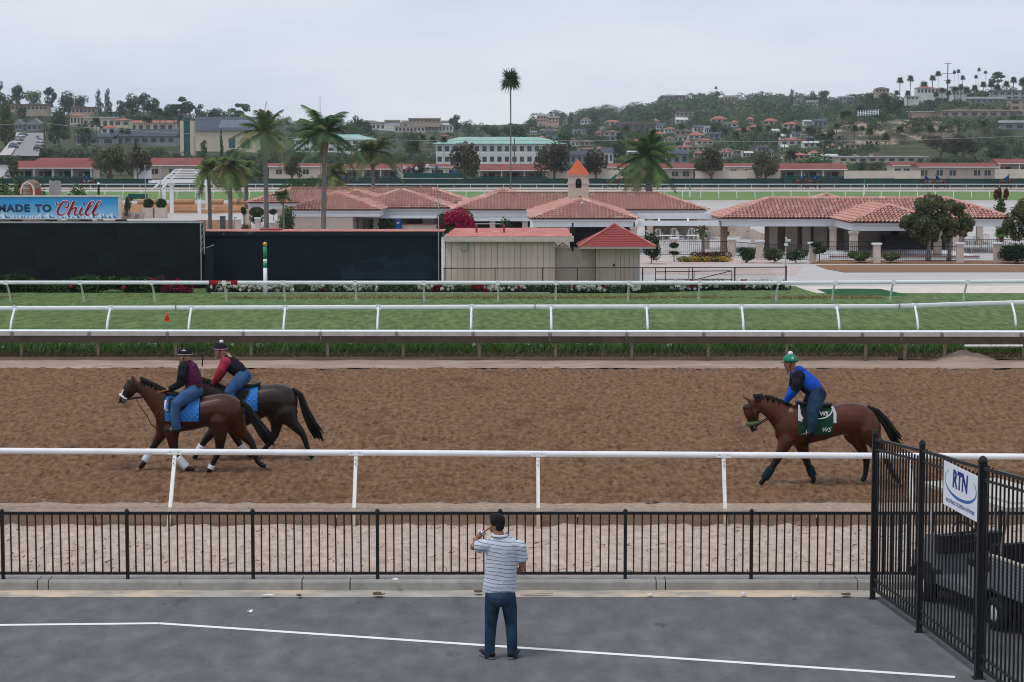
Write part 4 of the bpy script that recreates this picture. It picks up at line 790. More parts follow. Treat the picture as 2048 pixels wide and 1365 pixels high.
mb.prism(arcp[:k // 2 + 1] + [(tx - ow / 2, tyy - hw - .004, az1 + .02)], (0, .1, 0)); mb.prism(arcp[k // 2:] + [(tx + ow / 2, tyy - hw - .004, az1 + .02)], (0, .1, 0)); mb.build('arch_spandrel', m_stucco, tow)
MB().lathe([(.05, .3), (.09, .27), (.1, .1), (.16, 0)], (tx, tyy - hw + .02, az0 + .25), 12).build('bell', m_iron, tow, True)
mb = MB(); zl = ZA(366, tyy)
for sx in (-1, 1): mb.bb(tx + sx * (ow / 2 + .02), tx + sx * (hw + .06), tyy - hw - .07, tyy - hw, zl - .06, zl + .05)
mb.bb(tx - hw - .06, tx - hw, tyy - hw, tyy + hw, zl - .06, zl + .05); mb.bb(tx + hw, tx + hw + .06, tyy - hw, tyy + hw, zl - .06, zl + .05); mb.build('string_course', m_stucco, tow)
MB().bb(tx - hw - .1, tx + hw + .1, tyy - hw - .1, tyy + hw + .1, tzE + .002, tzE + .07).build('cornice', m_stucco, tow)
m_orange = M('orange_roof', (.46, .115, .06), rough=.8, var=.15, scale=6, spots=((.4, .09, .05), 9, .6)); q = hw + .12
MB().add([(tx - q, tyy - q, tzE + .072), (tx + q, tyy - q, tzE + .072), (tx + q, tyy + q, tzE + .072), (tx - q, tyy + q, tzE + .072), (tx - .05, tyy, tzA)], [(0, 1, 4), (1, 2, 4), (2, 3, 4), (3, 0, 4), (3, 2, 1, 0)]).build('roof', m_orange, tow)
# left group of roofs
y3 = Yeave(416.5); p3 = thing('tiled_pavilion', 'red-tiled food stand with white awning left of the bougainvillea bush', 'food stand', (XA(798, y3), y3, GZ)); hip_roof(p3, XA(690, y3), XA(905, y3), y3, y3 + 8.8, seed=7)
for px in (705, 752): column(p3, XA(px if px > 710 else 708, y3 + .5), y3 + .4, ZF)
MB().bb(XA(727, y3), XA(876, y3), y3 - .3, y3 - .22, ZA(437, y3), ZF).build('awning', m_fascia, p3); MB().bb(XA(717, y3), XA(725, y3), y3 - .5, y3 - .1, GZ, EZ - .3).build('pier', m_stucco, p3)
MB().bb(XA(735, y3 + 2), XA(880, y3 + 2), y3 + 2, y3 + 2.2, GZ, EZ - .2).build('back_wall', m_stucco2, p3); MB().bb(XA(803, y3), XA(877, y3), y3 + .3, y3 + .7, GZ, ZA(450, y3)).build('counter', m_stucco, p3); MB().bb(XA(802, y3), XA(878, y3), y3 + .25, y3 + .75, ZA(450, y3) + .002, ZA(450, y3) + .06).build('counter_top', m_redtile, p3)
for a, b, Y in ((747, 760, 1.5), (764, 771, 1.4), (778, 783, 1.2), (814, 843, 1.5)): MB().bb(XA(a, y3 + Y), XA(b, y3 + Y), y3 + Y, y3 + Y + .2, ZA(460, y3), ZA(436, y3)).build('hatch', m_dark, p3)
MB().bb(XA(846, y3 + 1.4), XA(868, y3 + 1.4), y3 + 1.4, y3 + 1.6, ZA(449, y3), ZA(437, y3)).build('roller_shutter', m_frame, p3)
vm = thing('vending_machine', 'blue soft-drink vending machine under the white awning', 'vending machine', (XA(795, y3 + .2), y3 + .1, GZ)); m_vb = M('vending_blue', (.02, .1, .38), rough=.4, var=.05)
MB().bb(XA(791, y3), XA(801, y3), y3 - .05, y3 + .55, GZ, ZA(437, y3)).build('cabinet', m_vb, vm); cc = D(796, 445, y3); mb = MB().lathe([(.12, -.004), (.12, .004)], (0, 0, 0), 16)
for nm, mat, zo in (('emblem_disc', m_white, 0), ):
    me = MB().lathe([(.13, 0), (.13, .006)], (0, 0, 0), 18).mesh(nm); me.transform(Matrix.Rotation(math.pi / 2, 4, 'X')); me.transform(Matrix.Translation(Vector((cc.x, y3 - .052, cc.z)) - ORG[vm.name])); link(nm, me, mat, vm)
me = MB().prism([(.125 * math.cos(math.radians(a)), .125 * math.sin(math.radians(a)), .008) for a in range(20, 190, 12)], (0, 0, .004)).mesh('emblem_wave'); me.transform(Matrix.Rotation(math.pi / 2, 4, 'X')); me.transform(Matrix.Translation(Vector((cc.x, y3 - .052, cc.z)) - ORG[vm.name])); link('emblem_wave', me, m_inkred, vm)
y2 = Yeave(420.5); p2 = thing('tiled_building', 'red-tiled beige building behind the tall palm left of the food stand', 'building', (XA(640, y2), y2, GZ)); hip_roof(p2, XA(566, y2), XA(766, y2), y2, y2 + 8.4, seed=8, fascia=.38)
MB().bb(XA(572, y2 + .5), XA(705, y2 + .5), y2 + .45, y2 + 7.5, GZ, ZF + .2).build('wall', m_stucco, p2); column(p2, XA(573, y2 + .3), y2 + .3, ZF - .05, .34); MB().box((XA(583, y2), y2 + .2, ZA(428.5, y2)), (.2, .15, .1)).build('wall_lamp', m_fascia, p2)
y1 = Yeave(406); p1 = thing('tiled_pavilion', 'long red-tiled roof at the back left behind the two tall palms', 'pavilion', (XA(700, y1), y1, GZ)); hip_roof(p1, XA(491, y1), XA(945, y1), y1, y1 + 7.6, seed=9)
for px in (496, 560, 930): column(p1, XA(px, y1 + .5), y1 + .5, ZF)
MB().bb(XA(560, y1 + 3), XA(930, y1 + 3), y1 + 3, y1 + 3.2, GZ, EZ - .2).build('back_wall', m_stucco2, p1)
yq = Yeave(411); pq = thing('tiled_roof', 'small red-tiled roof wedged between the food stand and the long back roof', 'roof', (XA(707, yq), yq, GZ), 'roof tips behind the pavilions'); hip_roof(pq, XA(622, yq), XA(792, yq), yq, yq + 11, seed=10)
for px in (640, 770): column(pq, XA(px, yq + .5), yq + .5, ZF)
# ---- white beams between kiosk and right pavilion
pg = thing('beam_arcade', 'white painted beams spanning the patio between the tiled kiosk and right pavilion', 'pergola', (XA(1360, yf5 + .5), yf5 + .5, 0))
z0, z1 = ZA(452, yf5 + .5), ZA(442, yf5 + .5); MB().bb(XA(1277, yf5), XA(1439, yf5), yf5 + .4, yf5 + .6, z0, z1).build('front_beam', m_fascia, pg)
z0b, z1b = ZA(436, yf5 + 6), ZA(424, yf5 + 6); MB().bb(XA(1277, yf5 + 6), XA(1480, yf5 + 6), yf5 + 6, yf5 + 6.2, z0b - .1, z1b - .1).build('back_beam', m_fascia, pg)
for px in (1320, 1378, 1436): MB().beam((XA(px, yf5), yf5 + .62, z1 - .12), (XA(px - 2, yf5 + 6), yf5 + 5.98, z1 - .1), .14, .16).build('cross_beam', m_fascia, pg)
for px, w in ((1449, .5),): MB().bb(XA(px, yf5 + 2) - w / 2, XA(px, yf5 + 2) + w / 2, yf5 + 2, yf5 + 2.3, GZ, z0b - .12).build('post', m_timber, pg)
# ---- pillared iron fence
FP = [(1348, 518), (1463, 519), (1519, 524), (1625, 529), (1753, 531), (1919, 530), (1994, 530)]
ifn = thing('iron_fence', 'black iron fence with beige capped pillars in front of the patio and right pavilion', 'fence', (XA(1650, 118), 118, 0)); prev = None
for px, py in FP:
    p = G(px, py - 4, GZ); MB().bb(p.x - .22, p.x + .22, p.y - .22, p.y + .22, GZ, GZ + 1.22).build('pillar', m_stucco, ifn); MB().bb(p.x - .3, p.x + .3, p.y - .3, p.y + .3, GZ + 1.222, GZ + 1.33).build('pillar_cap', m_fascia, ifn)
def iron_run(t, a, b, z0, z1, sp=.14):
    a, b = Vector(a), Vector(b); mb = MB(); L = (b - a).length; n = max(int(L / sp), 1)
    for z in (z0, z1): mb.beam(a + Vector((0, 0, z)), b + Vector((0, 0, z)), .03, .035)
    mb.build('fence_rail', m_iron, t); mb = MB()
    for k in range(n + 1): p = a.lerp(b, k / n); mb.bb(p.x - .009, p.x + .009, p.y - .009, p.y + .009, a.z + z0 - .04, a.z + z1)
    o = mb.build('balusters', m_iron, t); o['kind'] = 'stuff'
gp = [G(px, py - 4, GZ) for px, py in FP]; iron_run(ifn, G(1262, 513, GZ), gp[0] - Vector((.2, 0, 0)), .16, 1.08)
for a, b in ((0, 1), (1, 2), (2, 3), (3, 4), (4, 5)): iron_run(ifn, gp[a] + Vector((.2, 0, 0)), gp[b] - Vector((.2, 0, 0)), .16, 1.08)
iron_run(ifn, gp[6] + Vector((.2, 0, 0)), gp[6] + Vector((4, 0, 0)), .16, 1.08)
pf = thing('porch_railing', 'black iron railing along the plinth of the right pavilion', 'railing', (XA(1750, yb), yb + .3, GZ)); iron_run(pf, (XA(1645, yb), yb + .2, GZ), (XA(1908, yb), yb + .2, GZ), .3, 1.15); iron_run(pf, (XA(1928, yb + 4), yb + 4, GZ), (XA(2090, yb + 4), yb + 4, GZ), .2, 1.15)
# ---- shrubs along the fence
LASTY = [0]
def shrub(name, px, pyc, Y, wpx, hpx, cols, n, size, seed, label, cat='shrub', lobes=None, group=None):
    if Y < 128: Y *= 1.165; size *= 1.15
    elif Y < 136: Y *= 1.3
    else: Y += 30
    if lobes is not None: lobes = lobes(Y)
    c = D(px, pyc, Y); rx, rz = wpx / 2 * Y / FPX, hpx / 2 * Y / FPX
    if cat not in ('topiary', 'bougainvillea'): zt_ = c.z + rz; c.z = (zt_ + GZ) / 2; rz = max((zt_ - GZ) / 2, .15)
    t = thing(name, label, cat, (c.x, Y, GZ), group); LASTY[0] = Y; r = random.Random(seed)
    lb = [(c.x + r.uniform(-.45, .45) * rx, Y + r.uniform(-.4, .4) * rx, c.z + r.uniform(-.25, .35) * rz, rx * .62, rx * .6, rz * .66) for _ in range(7)] if lobes is None else lobes
    v, f, cc = leaves(lb, n, size, cols, seed); link('foliage', np_mesh('foliage', v - np.array(ORG[t.name]), f, cc), LEAF, t)
    MB().tube([(c.x, Y, GZ), (c.x, Y, max(c.z, GZ + .1))], [.05, .02], 6).build('stem', m_timber, t); return t
DKG = [(.018, .04, .018), (.03, .06, .025), (.04, .08, .03)]; YLG = [(.13, .16, .06), (.2, .22, .1), (.08, .12, .04), (.05, .09, .03)]
shrub('shrub', 1303, 487, 117, 40, 56, DKG + [(.3, .32, .28)], 2200, .06, 1, 'dark shrub behind the iron fence next to the red-roofed kiosk')
shrub('shrub', 1493, 505, 118.2, 36, 26, DKG, 1500, .06, 2, 'rounded dark shrub left of the third fence pillar'); shrub('shrub', 1549, 508, 118, 46, 30, YLG[2:] + [(.12, .08, .06)], 1800, .06, 3, 'mixed green and reddish shrub behind the fence, left of the white-flowered shrub'); shrub('flowering_shrub', 1592, 508, 118, 54, 30, DKG + [(.35, .36, .34)], 2200, .05, 4, 'dark shrub with small white flowers left of the fourth fence pillar')
shrub('shrub', 1719, 515, 118.4, 50, 28, YLG, 2600, .055, 5, 'yellow-green rounded shrub left of the fifth fence pillar'); shrub('shrub', 1781, 515, 118.4, 46, 26, YLG, 2600, .055, 6, 'yellow-green rounded shrub right of the fifth fence pillar')
shrub('hedge', 2036, 508, 117.6, 84, 46, [(.012, .03, .014), (.02, .045, .02)], 5200, .05, 7, 'clipped dark hedge at the right edge behind the fence', 'hedge')
t = shrub('topiary', 1639, 501, 118.6, 30, 18, DKG + YLG[2:3], 1200, .05, 8, 'two-tier clipped topiary right of the fourth fence pillar', 'topiary'); c = D(1633, 489, LASTY[0]); v, f, cc = leaves([(c.x, LASTY[0], c.z, .4, .4, .2)], 700, .05, DKG, 9); link('upper_ball', np_mesh('upper_ball', v - np.array(ORG[t.name]), f, cc), LEAF, t)
t = shrub('topiary', 1348, 507, 119.5, 25, 10, DKG, 500, .05, 10, 'two-ball topiary behind the leftmost fence pillar', 'topiary'); c = D(1348, 491, LASTY[0]); v, f, cc = leaves([(c.x, LASTY[0], c.z, .37, .37, .2)], 600, .05, DKG, 11); link('upper_ball', np_mesh('upper_ball', v - np.array(ORG[t.name]), f, cc), LEAF, t)
shrub('flower_bed', 1408, 511, 119.2, 92, 9, [(.5, .3, .03), (.4, .33, .05), (.1, .11, .03), (.06, .09, .03)], 2600, .05, 12, 'bed of yellow flowers behind the iron fence', 'flower bed', lobes=lambda Y: [(XA(p, Y), Y, GZ + .18, .55, .45, .22) for p in range(1368, 1460, 12)])
shrub('flower_bed', 1414, 497, 124, 50, 8, [(.14, .03, .03), (.09, .025, .025), (.07, .04, .03)], 1000, .06, 13, 'low bed of dark red plants around the patio palm', 'flower bed', lobes=lambda Y: [(XA(p, Y), Y, GZ + .2, .5, .4, .25) for p in range(1392, 1460, 12)])
shrub('shrub', 1014, 437, 123, 34, 16, YLG[2:] + DKG, 1500, .06, 14, 'rounded green shrub behind the flat red shed roof')
t = shrub('bougainvillea', 913, 441, 112, 66, 46, [(.42, .01, .09), (.34, .008, .07), (.25, .01, .05)], 1500, .07, 15, 'large magenta bougainvillea bush behind the right end of the dark wall', 'bougainvillea', lobes=lambda Y: [(XA(p, Y), Y - .4, ZA(q, Y), s * 1.16, s * 1.16, s * 1.16) for p, q, s in ((922, 433, .5), (936, 445, .4), (905, 432, .4), (920, 448, .35), (895, 440, .3), (945, 455, .3), (880, 455, .2))])
v, f, cc = leaves([(XA(p, 130.5), 130.6, ZA(q, 130.5), s * 1.16, s * 1.16, s * 1.16) for p, q, s in ((890, 440, .5), (900, 452, .6), (925, 440, .7), (920, 455, .6), (885, 458, .4))], 3200, .07, [(.04, .075, .025), (.065, .1, .03), (.1, .06, .03)], 16); link('leafage', np_mesh('leafage', v - np.array(ORG[t.name]), f, cc), LEAF, t)
for i, (px, py, r) in enumerate(((513, 414, 16), (514, 442, 14))): pass
t = shrub('topiary', 514, 441, 150, 34, 24, DKG, 1200, .07, 17, 'large two-ball clipped topiary left of the tall palm by the tiled roofs', 'topiary'); c = D(513, 424, LASTY[0]); v, f, cc = leaves([(c.x, LASTY[0], c.z, .72, .72, .5)], 1200, .07, DKG, 18); link('upper_ball', np_mesh('upper_ball', v - np.array(ORG[t.name]), f, cc), LEAF, t)
t = shrub('topiary', 547, 424, 155, 22, 14, DKG, 700, .07, 19, 'small clipped topiary between the palm and the low beige pillars', 'topiary'); shrub('topiary', 487, 424, 160, 12, 22, DKG, 600, .07, 20, 'narrow dark topiary at the left corner of the back pavilion', 'topiary'); shrub('flower_bed', 490, 452, 152, 24, 14, [(.4, .22, .05), (.15, .12, .04), (.3, .1, .03)], 700, .06, 21, 'orange and yellow flowers beside the beige utility pillar', 'flower bed')
shrub('topiary', 770, 449, 134, 42, 22, DKG, 1300, .06, 22, 'rounded dark bush beside the food stand pier', 'topiary')
for i, (px, py, h) in enumerate(((515, 458, 20), (544, 458, 12), (556, 456, 14), (578 - 12, 458, 11), (476, 456, 16))):
    Y = 170 + i; p = D(px, 458, Y); t = thing('patio_pillar', 'short beige capped pillar behind the dark wall, ' + nth(sorted((515, 544, 556, 566, 476)).index(px), 5), 'pillar', (p.x, Y, GZ), 'short pillars by the palms'); zt_ = ZA(py - h, Y); MB().bb(p.x - .22, p.x + .22, Y, Y + .36, GZ, zt_).build('shaft', m_stucco, t); MB().bb(p.x - .26, p.x + .26, Y - .08, Y + .44, zt_ + .002, zt_ + .1).build('cap', m_fascia, t)
for px, py, w, h, Y, c, nm, lab in ((445, 444, 10, 20, 193, (.09, .1, .13), 'utility_cabinet', 'dark grey utility cabinet standing in the mulch between two palms'), (470, 440, 5, 9, 185, (.4, .42, .43), 'meter_box', 'pale grey meter box on the beige pillar beside the flowers')):
    p = D(px, py, Y); t = thing(nm, lab, 'cabinet', (p.x, Y, GZ)); wm, hm = w * Y / FPX, h * Y / FPX; zb_ = GZ if nm == 'utility_cabinet' else p.z - hm / 2; MB().bb(p.x - wm / 2, p.x + wm / 2, Y, Y + .4, zb_, p.z + hm / 2).build('body', M(nm, c, var=.1), t); MB().bb(p.x - wm / 2 - .03, p.x + wm / 2 + .03, Y - .03, Y + .43, p.z + hm / 2 + .002, p.z + hm / 2 + .05).build('lid', M(nm + '_lid', tuple(q * 1.2 for q in c), var=.1), t)
    if zb_ > GZ: MB().bb(p.x - .03, p.x + .03, Y + .1, Y + .2, GZ, zb_).build('stand', m_frame, t)
# ---- patio furniture
m_fur = M('white_furniture', (.62, .62, .6), rough=.5, var=.05)
def table_set(px, py, Y, lab):
    p = G(px, py, GZ); t = thing('patio_table', lab, 'table', tuple(p), 'patio furniture'); MB().lathe([(.55, .7), (.57, .72), (.55, .75)], tuple(p), 16).build('table_top', m_fur, t)
    for a in (0.4, 2.0, 3.5, 5.1): MB().tube([p + Vector((math.cos(a) * .45, math.sin(a) * .45, 0)), p + Vector((math.cos(a) * .18, math.sin(a) * .18, .4)), p + Vector((math.cos(a) * .4, math.sin(a) * .4, .7))], .022, 5).build('leg', m_fur, t)
def chair(px, py, rz, lab, tip=0):
    p = G(px, py, GZ); t = thing('patio_chair', lab, 'chair', tuple(p), 'patio furniture'); R = Matrix.Rotation(rz, 3, 'Z')
    w = lambda x, y, z: p + R @ Vector((x, y, z))
    mb = MB(); mb.box(w(0, 0, .43), (.46, .44, .03), rz); mb.build('seat', m_fur, t); mb = MB(); mb.tube([w(-.22, .2, .43), w(-.25, .26, .85), w(-.12, .3, .98), w(.12, .3, .98), w(.25, .26, .85), w(.22, .2, .43)], .022, 5)
    for q in (-.12, 0, .12): mb.tube([w(q, .21, .45), w(q, .29, .97)], .014, 4)
    mb.build('backrest', m_fur, t); mb = MB()
    for sx in (-.21, .21):
        for sy in (-.19, .19): MB().tube([w(sx, sy, .43), w(sx * 1.2, sy * 1.2, 0)], .02, 5).build('leg', m_fur, t)
        MB().tube([w(sx * 1.15, .22, .66), w(sx * 1.25, -.15, .66), w(sx, -.19, .43)], .018, 5).build('armrest', m_fur, t)
table_set(1333, 490, 0, 'round white patio table behind the leftmost fence pillar'); table_set(1385, 490, 0, 'round white patio table left of the small patio palm')
for i, (px, py, rz) in enumerate(((1290, 486, 0), (1318, 483, .3), (1348, 482, 0), (1362, 488, 1.2), (1382, 482, -.2), (1402, 484, .8))): chair(px, py, rz, 'white wrought patio chair under the arcade beams, ' + nth(i, 6))
rr = random.Random(3)
for i in range(7): px = 1938 + i * 16; chair(px, 506 - (i % 3) * 5, rr.uniform(-1, 1), 'white patio chair inside the right end of the pavilion, ' + nth(i, 7))
# patio background: stairs, low curved wall, lattice pier
pw = thing('patio_wall', 'low beige curved wall and steps at the back of the patio', 'wall', (XA(1500, 170), 170, GZ)); z = ZA(462, 150)
for i in range(8): a = i / 7; MB().bb(XA(1503 + i * 6, 168 - i), XA(1510 + i * 6, 168 - i), 168 - i, 168.4 - i, GZ, ZA(459 + i * 1.6 + a * 6, 168 - i)).build('wall_block', m_stucco, pw)
for i in range(6): MB().bb(XA(1484 + i * 2.6, 175), XA(1502, 175), 175 + i * .05, 176, GZ + i * .2 + .02, GZ + .2 + i * .2).build('step', m_stucco, pw)
MB().bb(XA(1300, 180), XA(1500, 180), 180, 180.3, GZ, .9).build('back_wall', m_stucco, pw)
lt = thing('lattice_pier', 'beige pier with black and white chequered panel on the patio', 'pier', (XA(1416, 157), 157, GZ)); MB().bb(XA(1406, 157), XA(1420, 157), 157, 157.4, GZ, ZA(462, 157)).build('pier', m_stucco, lt); zt_ = ZA(463, 156.9); w = (XA(1419, 156.9) - XA(1413.5, 156.9)) / 3
for i in range(3):
    for j in range(9): MB().bb(XA(1413.5, 156.9) + i * w, XA(1413.5, 156.9) + (i + 1) * w, 156.93, 156.99, zt_ - (j + 1) * w * 1.15, zt_ - j * w * 1.15).build('square', m_dark if (i + j) % 2 else m_white, lt)
# ================================================================== terrain of the hills
KX = [-400, 0, 250, 500, 750, 1000, 1250, 1400, 1550, 1750, 1900, 2048, 2450]
LAY = [(438, [361.4] * 13), (520, [334, 334, 334, 338, 345, 345, 345, 344, 342, 334, 330, 330, 330]), (620, [302, 302, 304, 308, 325, 325, 325, 322, 318, 305, 300, 298, 298]), (800, [264, 264, 264, 285, 300, 298, 290, 285, 280, 258, 243, 240, 240]),
       (1000, [238, 238, 238, 252, 270, 278, 268, 258, 250, 222, 205, 190, 186]), (1120, [232, 232, 232, 246, 262, 272, 262, 250, 245, 222, 196, 182, 176]), (1500, [238, 238, 238, 246, 254, 262, 234, 207, 214, 222, 232, 232, 232]), (1900, [255, 255, 255, 253, 252, 250, 243, 240, 238, 242, 242, 242, 242]), (3200, [296] * 13)]
_ld = np.array([l[0] for l in LAY], float)
def TZ(x, y):
    x = np.asarray(x, float); y = np.asarray(y, float); px = 1024 + x * FPX / y
    zs = np.stack([CAMZ - (np.interp(px, KX, r) - HORIZ) * d / FPX for d, r in LAY], -1)
    k = np.clip(np.searchsorted(_ld, y) - 1, 0, len(_ld) - 2); t = np.clip((y - _ld[k]) / (_ld[k + 1] - _ld[k]), 0, 1); t = t * t * (3 - 2 * t) * .5 + t * .5
    a = np.take_along_axis(zs, k[..., None], -1)[..., 0]; b = np.take_along_axis(zs, (k + 1)[..., None], -1)[..., 0]
    return a + (b - a) * t + np.clip((y - 440) / 200, 0, 1) * 2.2 * (fbm(x / 28, y / 28, 3, 14) - .5)
def tz(px, Y): return float(TZ(np.array([XA(px, Y)]), np.array([float(Y)]))[0])
PXg = np.linspace(-420, 2470, 260); Yg = np.concatenate([np.linspace(438, 700, 60), np.linspace(706, 1200, 70), np.linspace(1212, 3200, 60)])
PP, YY = np.meshgrid(PXg, Yg); XX = (PP - 1024) * YY / FPX; ZZ = TZ(XX, YY); ii = np.arange(PP.size).reshape(PP.shape)
m_hill = M('hill_scrub', (.035, .052, .024), rough=.95, var=.4, scale=.05, col2=(.075, .082, .042), spots=[((.16, .13, .085), .035, .66), ((.03, .05, .025), .12, .58)], bump=.6, bscale=.4, bdist=1.5)
o = link('hills', np_mesh('hills', np.stack([XX, YY, ZZ], -1).reshape(-1, 3), np.stack([ii[:-1, :-1], ii[:-1, 1:], ii[1:, 1:], ii[1:, :-1]], -1).reshape(-1, 4), smooth=True), m_hill); o['kind'] = 'structure'
# eroded sand bluff
m_bluff = M('bluff_sandstone', (.36, .27, .18), rough=.95, var=.3, scale=.12, col2=(.45, .36, .26), spots=[((.12, .1, .08), .07, .44), ((.05, .06, .032), .11, .46)], stretch=(1, 1, .6), bump=.9, bscale=.5, bdist=1.2)
U, V = np.meshgrid(np.linspace(0, 1, 90), np.linspace(0, 1, 34)); pxb = 1640 + 270 * U; top = 262 - 22 * np.sin(U * 2.6) + 5 * (fbm(U * 9, U * 0, 3, 2) - .5); pyb = 322 + (top - 322) * V; Yb = 655 + 70 * V ** 1.6 + 16 * (fbm(U * 14, V * 2.2, 4, 8) - .5)
XXb = (pxb - 1024) * Yb / FPX; ZZb = CAMZ - (pyb - HORIZ) * Yb / FPX; ii = np.arange(U.size).reshape(U.shape)
o = link('bluff', np_mesh('bluff', np.stack([XXb, Yb, ZZb], -1).reshape(-1, 3), np.stack([ii[:-1, :-1], ii[:-1, 1:], ii[1:, 1:], ii[1:, :-1]], -1).reshape(-1, 4), smooth=True), m_bluff); o['kind'] = 'structure'
# ================================================================== trees
m_bark = M('bark', (.12, .095, .075), rough=.9, var=.25, scale=3); m_palmbark = M('palm_bark', (.16, .145, .14), rough=.9, var=.25, scale=6, stretch=(1, 1, 3), bump=.5, bscale=8)
TC = {'dark': [(.026, .055, .024), (.036, .072, .03), (.05, .085, .032)], 'blue': [(.034, .062, .036), (.05, .085, .048), (.06, .095, .05)], 'olive': [(.06, .075, .03), (.09, .1, .04), (.05, .065, .03)], 'light': [(.07, .11, .045), (.09, .13, .05), (.05, .085, .035)], 'maroon': [(.06, .045, .035), (.085, .062, .045), (.045, .042, .028), (.07, .07, .035)], 'brown': [(.09, .075, .05), (.07, .06, .04), (.075, .08, .04)]}
_cr = {}
def crown(kind, col, var):
    key = (kind, col, var)
    if key in _cr: return _cr[key]
    r = random.Random(hash(str(key)) % 9999 if False else (len(_cr) * 31 + 7)); L = []; n = 900; s = .035; trunk = [(0, 0, 0), (.01, 0, .5)]
    if kind == 'euc':
        for _ in range(9): a = r.uniform(0, 6.28); d = r.uniform(.05, .3); z = r.uniform(.35, .84); q = r.uniform(.13, .24); L.append((math.cos(a) * d, math.sin(a) * d, z, q, q, q * .6))
        L.append((0, 0, .85, .2, .2, .13))
    elif kind == 'round':
        for _ in range(10): a = r.uniform(0, 6.28); d = r.uniform(0, .26); z = r.uniform(.32, .8); q = r.uniform(.17, .26); L.append((math.cos(a) * d, math.sin(a) * d, z, q, q, q * .8))
    elif kind == 'cypress':
        for k in range(9): z = .1 + k * .1; q = .3 * (1 - abs(z - .4) * .9); L.append((r.uniform(-.1, .1), r.uniform(-.1, .1), z, q, q, .12))
    elif kind == 'pine':
        for _ in range(9): a = r.uniform(0, 6.28); d = r.uniform(.05, .33); z = r.uniform(.5, .88); q = r.uniform(.14, .22); L.append((math.cos(a) * d, math.sin(a) * d, z, q, q, q * .4))
    elif kind == 'pepper':
        for _ in range(13): a = r.uniform(0, 6.28); d = r.uniform(.05, .36); z = .75 - d * .75 + r.uniform(-.12, .14); q = r.uniform(.12, .2); L.append((math.cos(a) * d, math.sin(a) * d, z, q, q, q * 1.25))
        n = 1900; s = .028
    elif kind == 'bush':
        for _ in range(8): a = r.uniform(0, 6.28); d = r.uniform(0, .3); q = r.uniform(.18, .28); L.append((math.cos(a) * d, math.sin(a) * d, r.uniform(.15, .65), q, q, q * 1.2))
    v, f, c = leaves(L, n, s * 1.15, TC[col], 100 + len(_cr), shell=.6, jit=.4, bright=.18, lobevar=.3)
    me = np_mesh('crown', v, f, c); me.materials.append(FARLEAF)
    tm = MB(); tm.tube([(0, 0, -.05), (.01, 0, .3), (0, .01, .62)], [.035, .026, .012], 6)
    for k in range(4): l = L[k]; tm.tube([(0, 0, .25), (l[0] * .5, l[1] * .5, (l[2] + .2) * .5), l[:3]], [.018, .012, .005], 5)
    tme = tm.mesh('trunk'); tme.materials.append(m_bark); _cr[key] = (me, tme); return _cr[key]
def tree(kind, col, px, ytop, Y, wpx, label, group=None, z0=None, cat='tree', name=None):
    z0 = tz(px, Y) if z0 is None else z0; h = ZA(ytop, Y) - z0; w = wpx * Y / FPX; me, tme = crown(kind, col, int(px) % 3)
    t = thing(name or 'tree', label, cat, (XA(px, Y), Y, z0), group); t.scale = (w * 1.05, w * 1.05, max(h, 1.0) * 1.04); t.rotation_euler.z = (px * 1.7) % 6.28
    for nm, m_ in (('crown', me), ('trunk', tme)): o = bpy.data.objects.new(nm, m_); COL.objects.link(o); o.parent = t
    return t
def row(lst, label, group, **kw):
    lst = sorted(lst, key=lambda q: q[2]); n = len(lst)
    for i, (kind, col, px, yt, Y, w) in enumerate(lst): tree(kind, col, px, yt, Y, w, (label + ', ' + nth(i, n)) if n > 1 else label, group, **kw)
# feather palms (close)
def frond_set(nf, L, seed, e0=1.35, e1=-.35, leaflet=.55, droop=1.0, cols=((.055, .085, .03), (.075, .1, .035), (.04, .07, .028), (.1, .1, .045)), w=.035, nl=34):
    r = np.random.default_rng(seed); V, F, C = [], [], []; cols = np.array(cols)
    for i in range(nf):
        a = i * 2.399 + r.normal() * .3; e = e0 + (e1 - e0) * (i + .5) / nf + r.normal() * .2; l = L * r.uniform(.68, 1.15); t = np.linspace(0, 1, nl); dr = droop * l * r.uniform(.25, .55)
        rad = np.cos(e) * l * t + .12 * l * t * t * (e > .6); z = np.sin(e) * l * t - dr * t ** 2.3; tw = r.normal() * .3; aa = a + tw * t * t
        P = np.stack([np.cos(aa) * rad, np.sin(aa) * rad, z], 1); T = np.gradient(P, axis=0); T /= np.linalg.norm(T, axis=1)[:, None]; S = np.cross(T, [0, 0, 1.0]); S /= np.linalg.norm(S, axis=1)[:, None] + 1e-6
        col = cols[r.integers(0, len(cols))] * r.uniform(1.0, 1.7)
        for sd in (-1, 1):
            for rep in range(2):
                ll = leaflet * np.sin(np.pi * np.clip(t * .9 + .08, 0, 1)) ** .6 * r.uniform(.8, 1.15, nl); hang = r.uniform(.15, .8, nl)
                tip = P + S * (sd * ll * .75)[:, None] + T * (ll * .4)[:, None] - np.array([0, 0, 1.0]) * (ll * hang)[:, None] * .75; b1 = P - T * w; b2 = P + T * w; b = len(V) * 0
                v = np.stack([b1, b2, tip], 1)[2:].reshape(-1, 3); V.append(v); C.append(np.tile(col, (nl - 2, 1)) * r.uniform(.8, 1.2, (nl - 2, 1)))
        q = np.array([0, 0, .02]); 
        for k in range(nl - 1): V.append(np.stack([P[k] - S[k] * .018, P[k] + S[k] * .018, P[k + 1]])); C.append(np.array([[.12, .13, .05]]))
    v = np.concatenate(V); return v, np.arange(len(v)).reshape(-1, 3), np.concatenate(C)
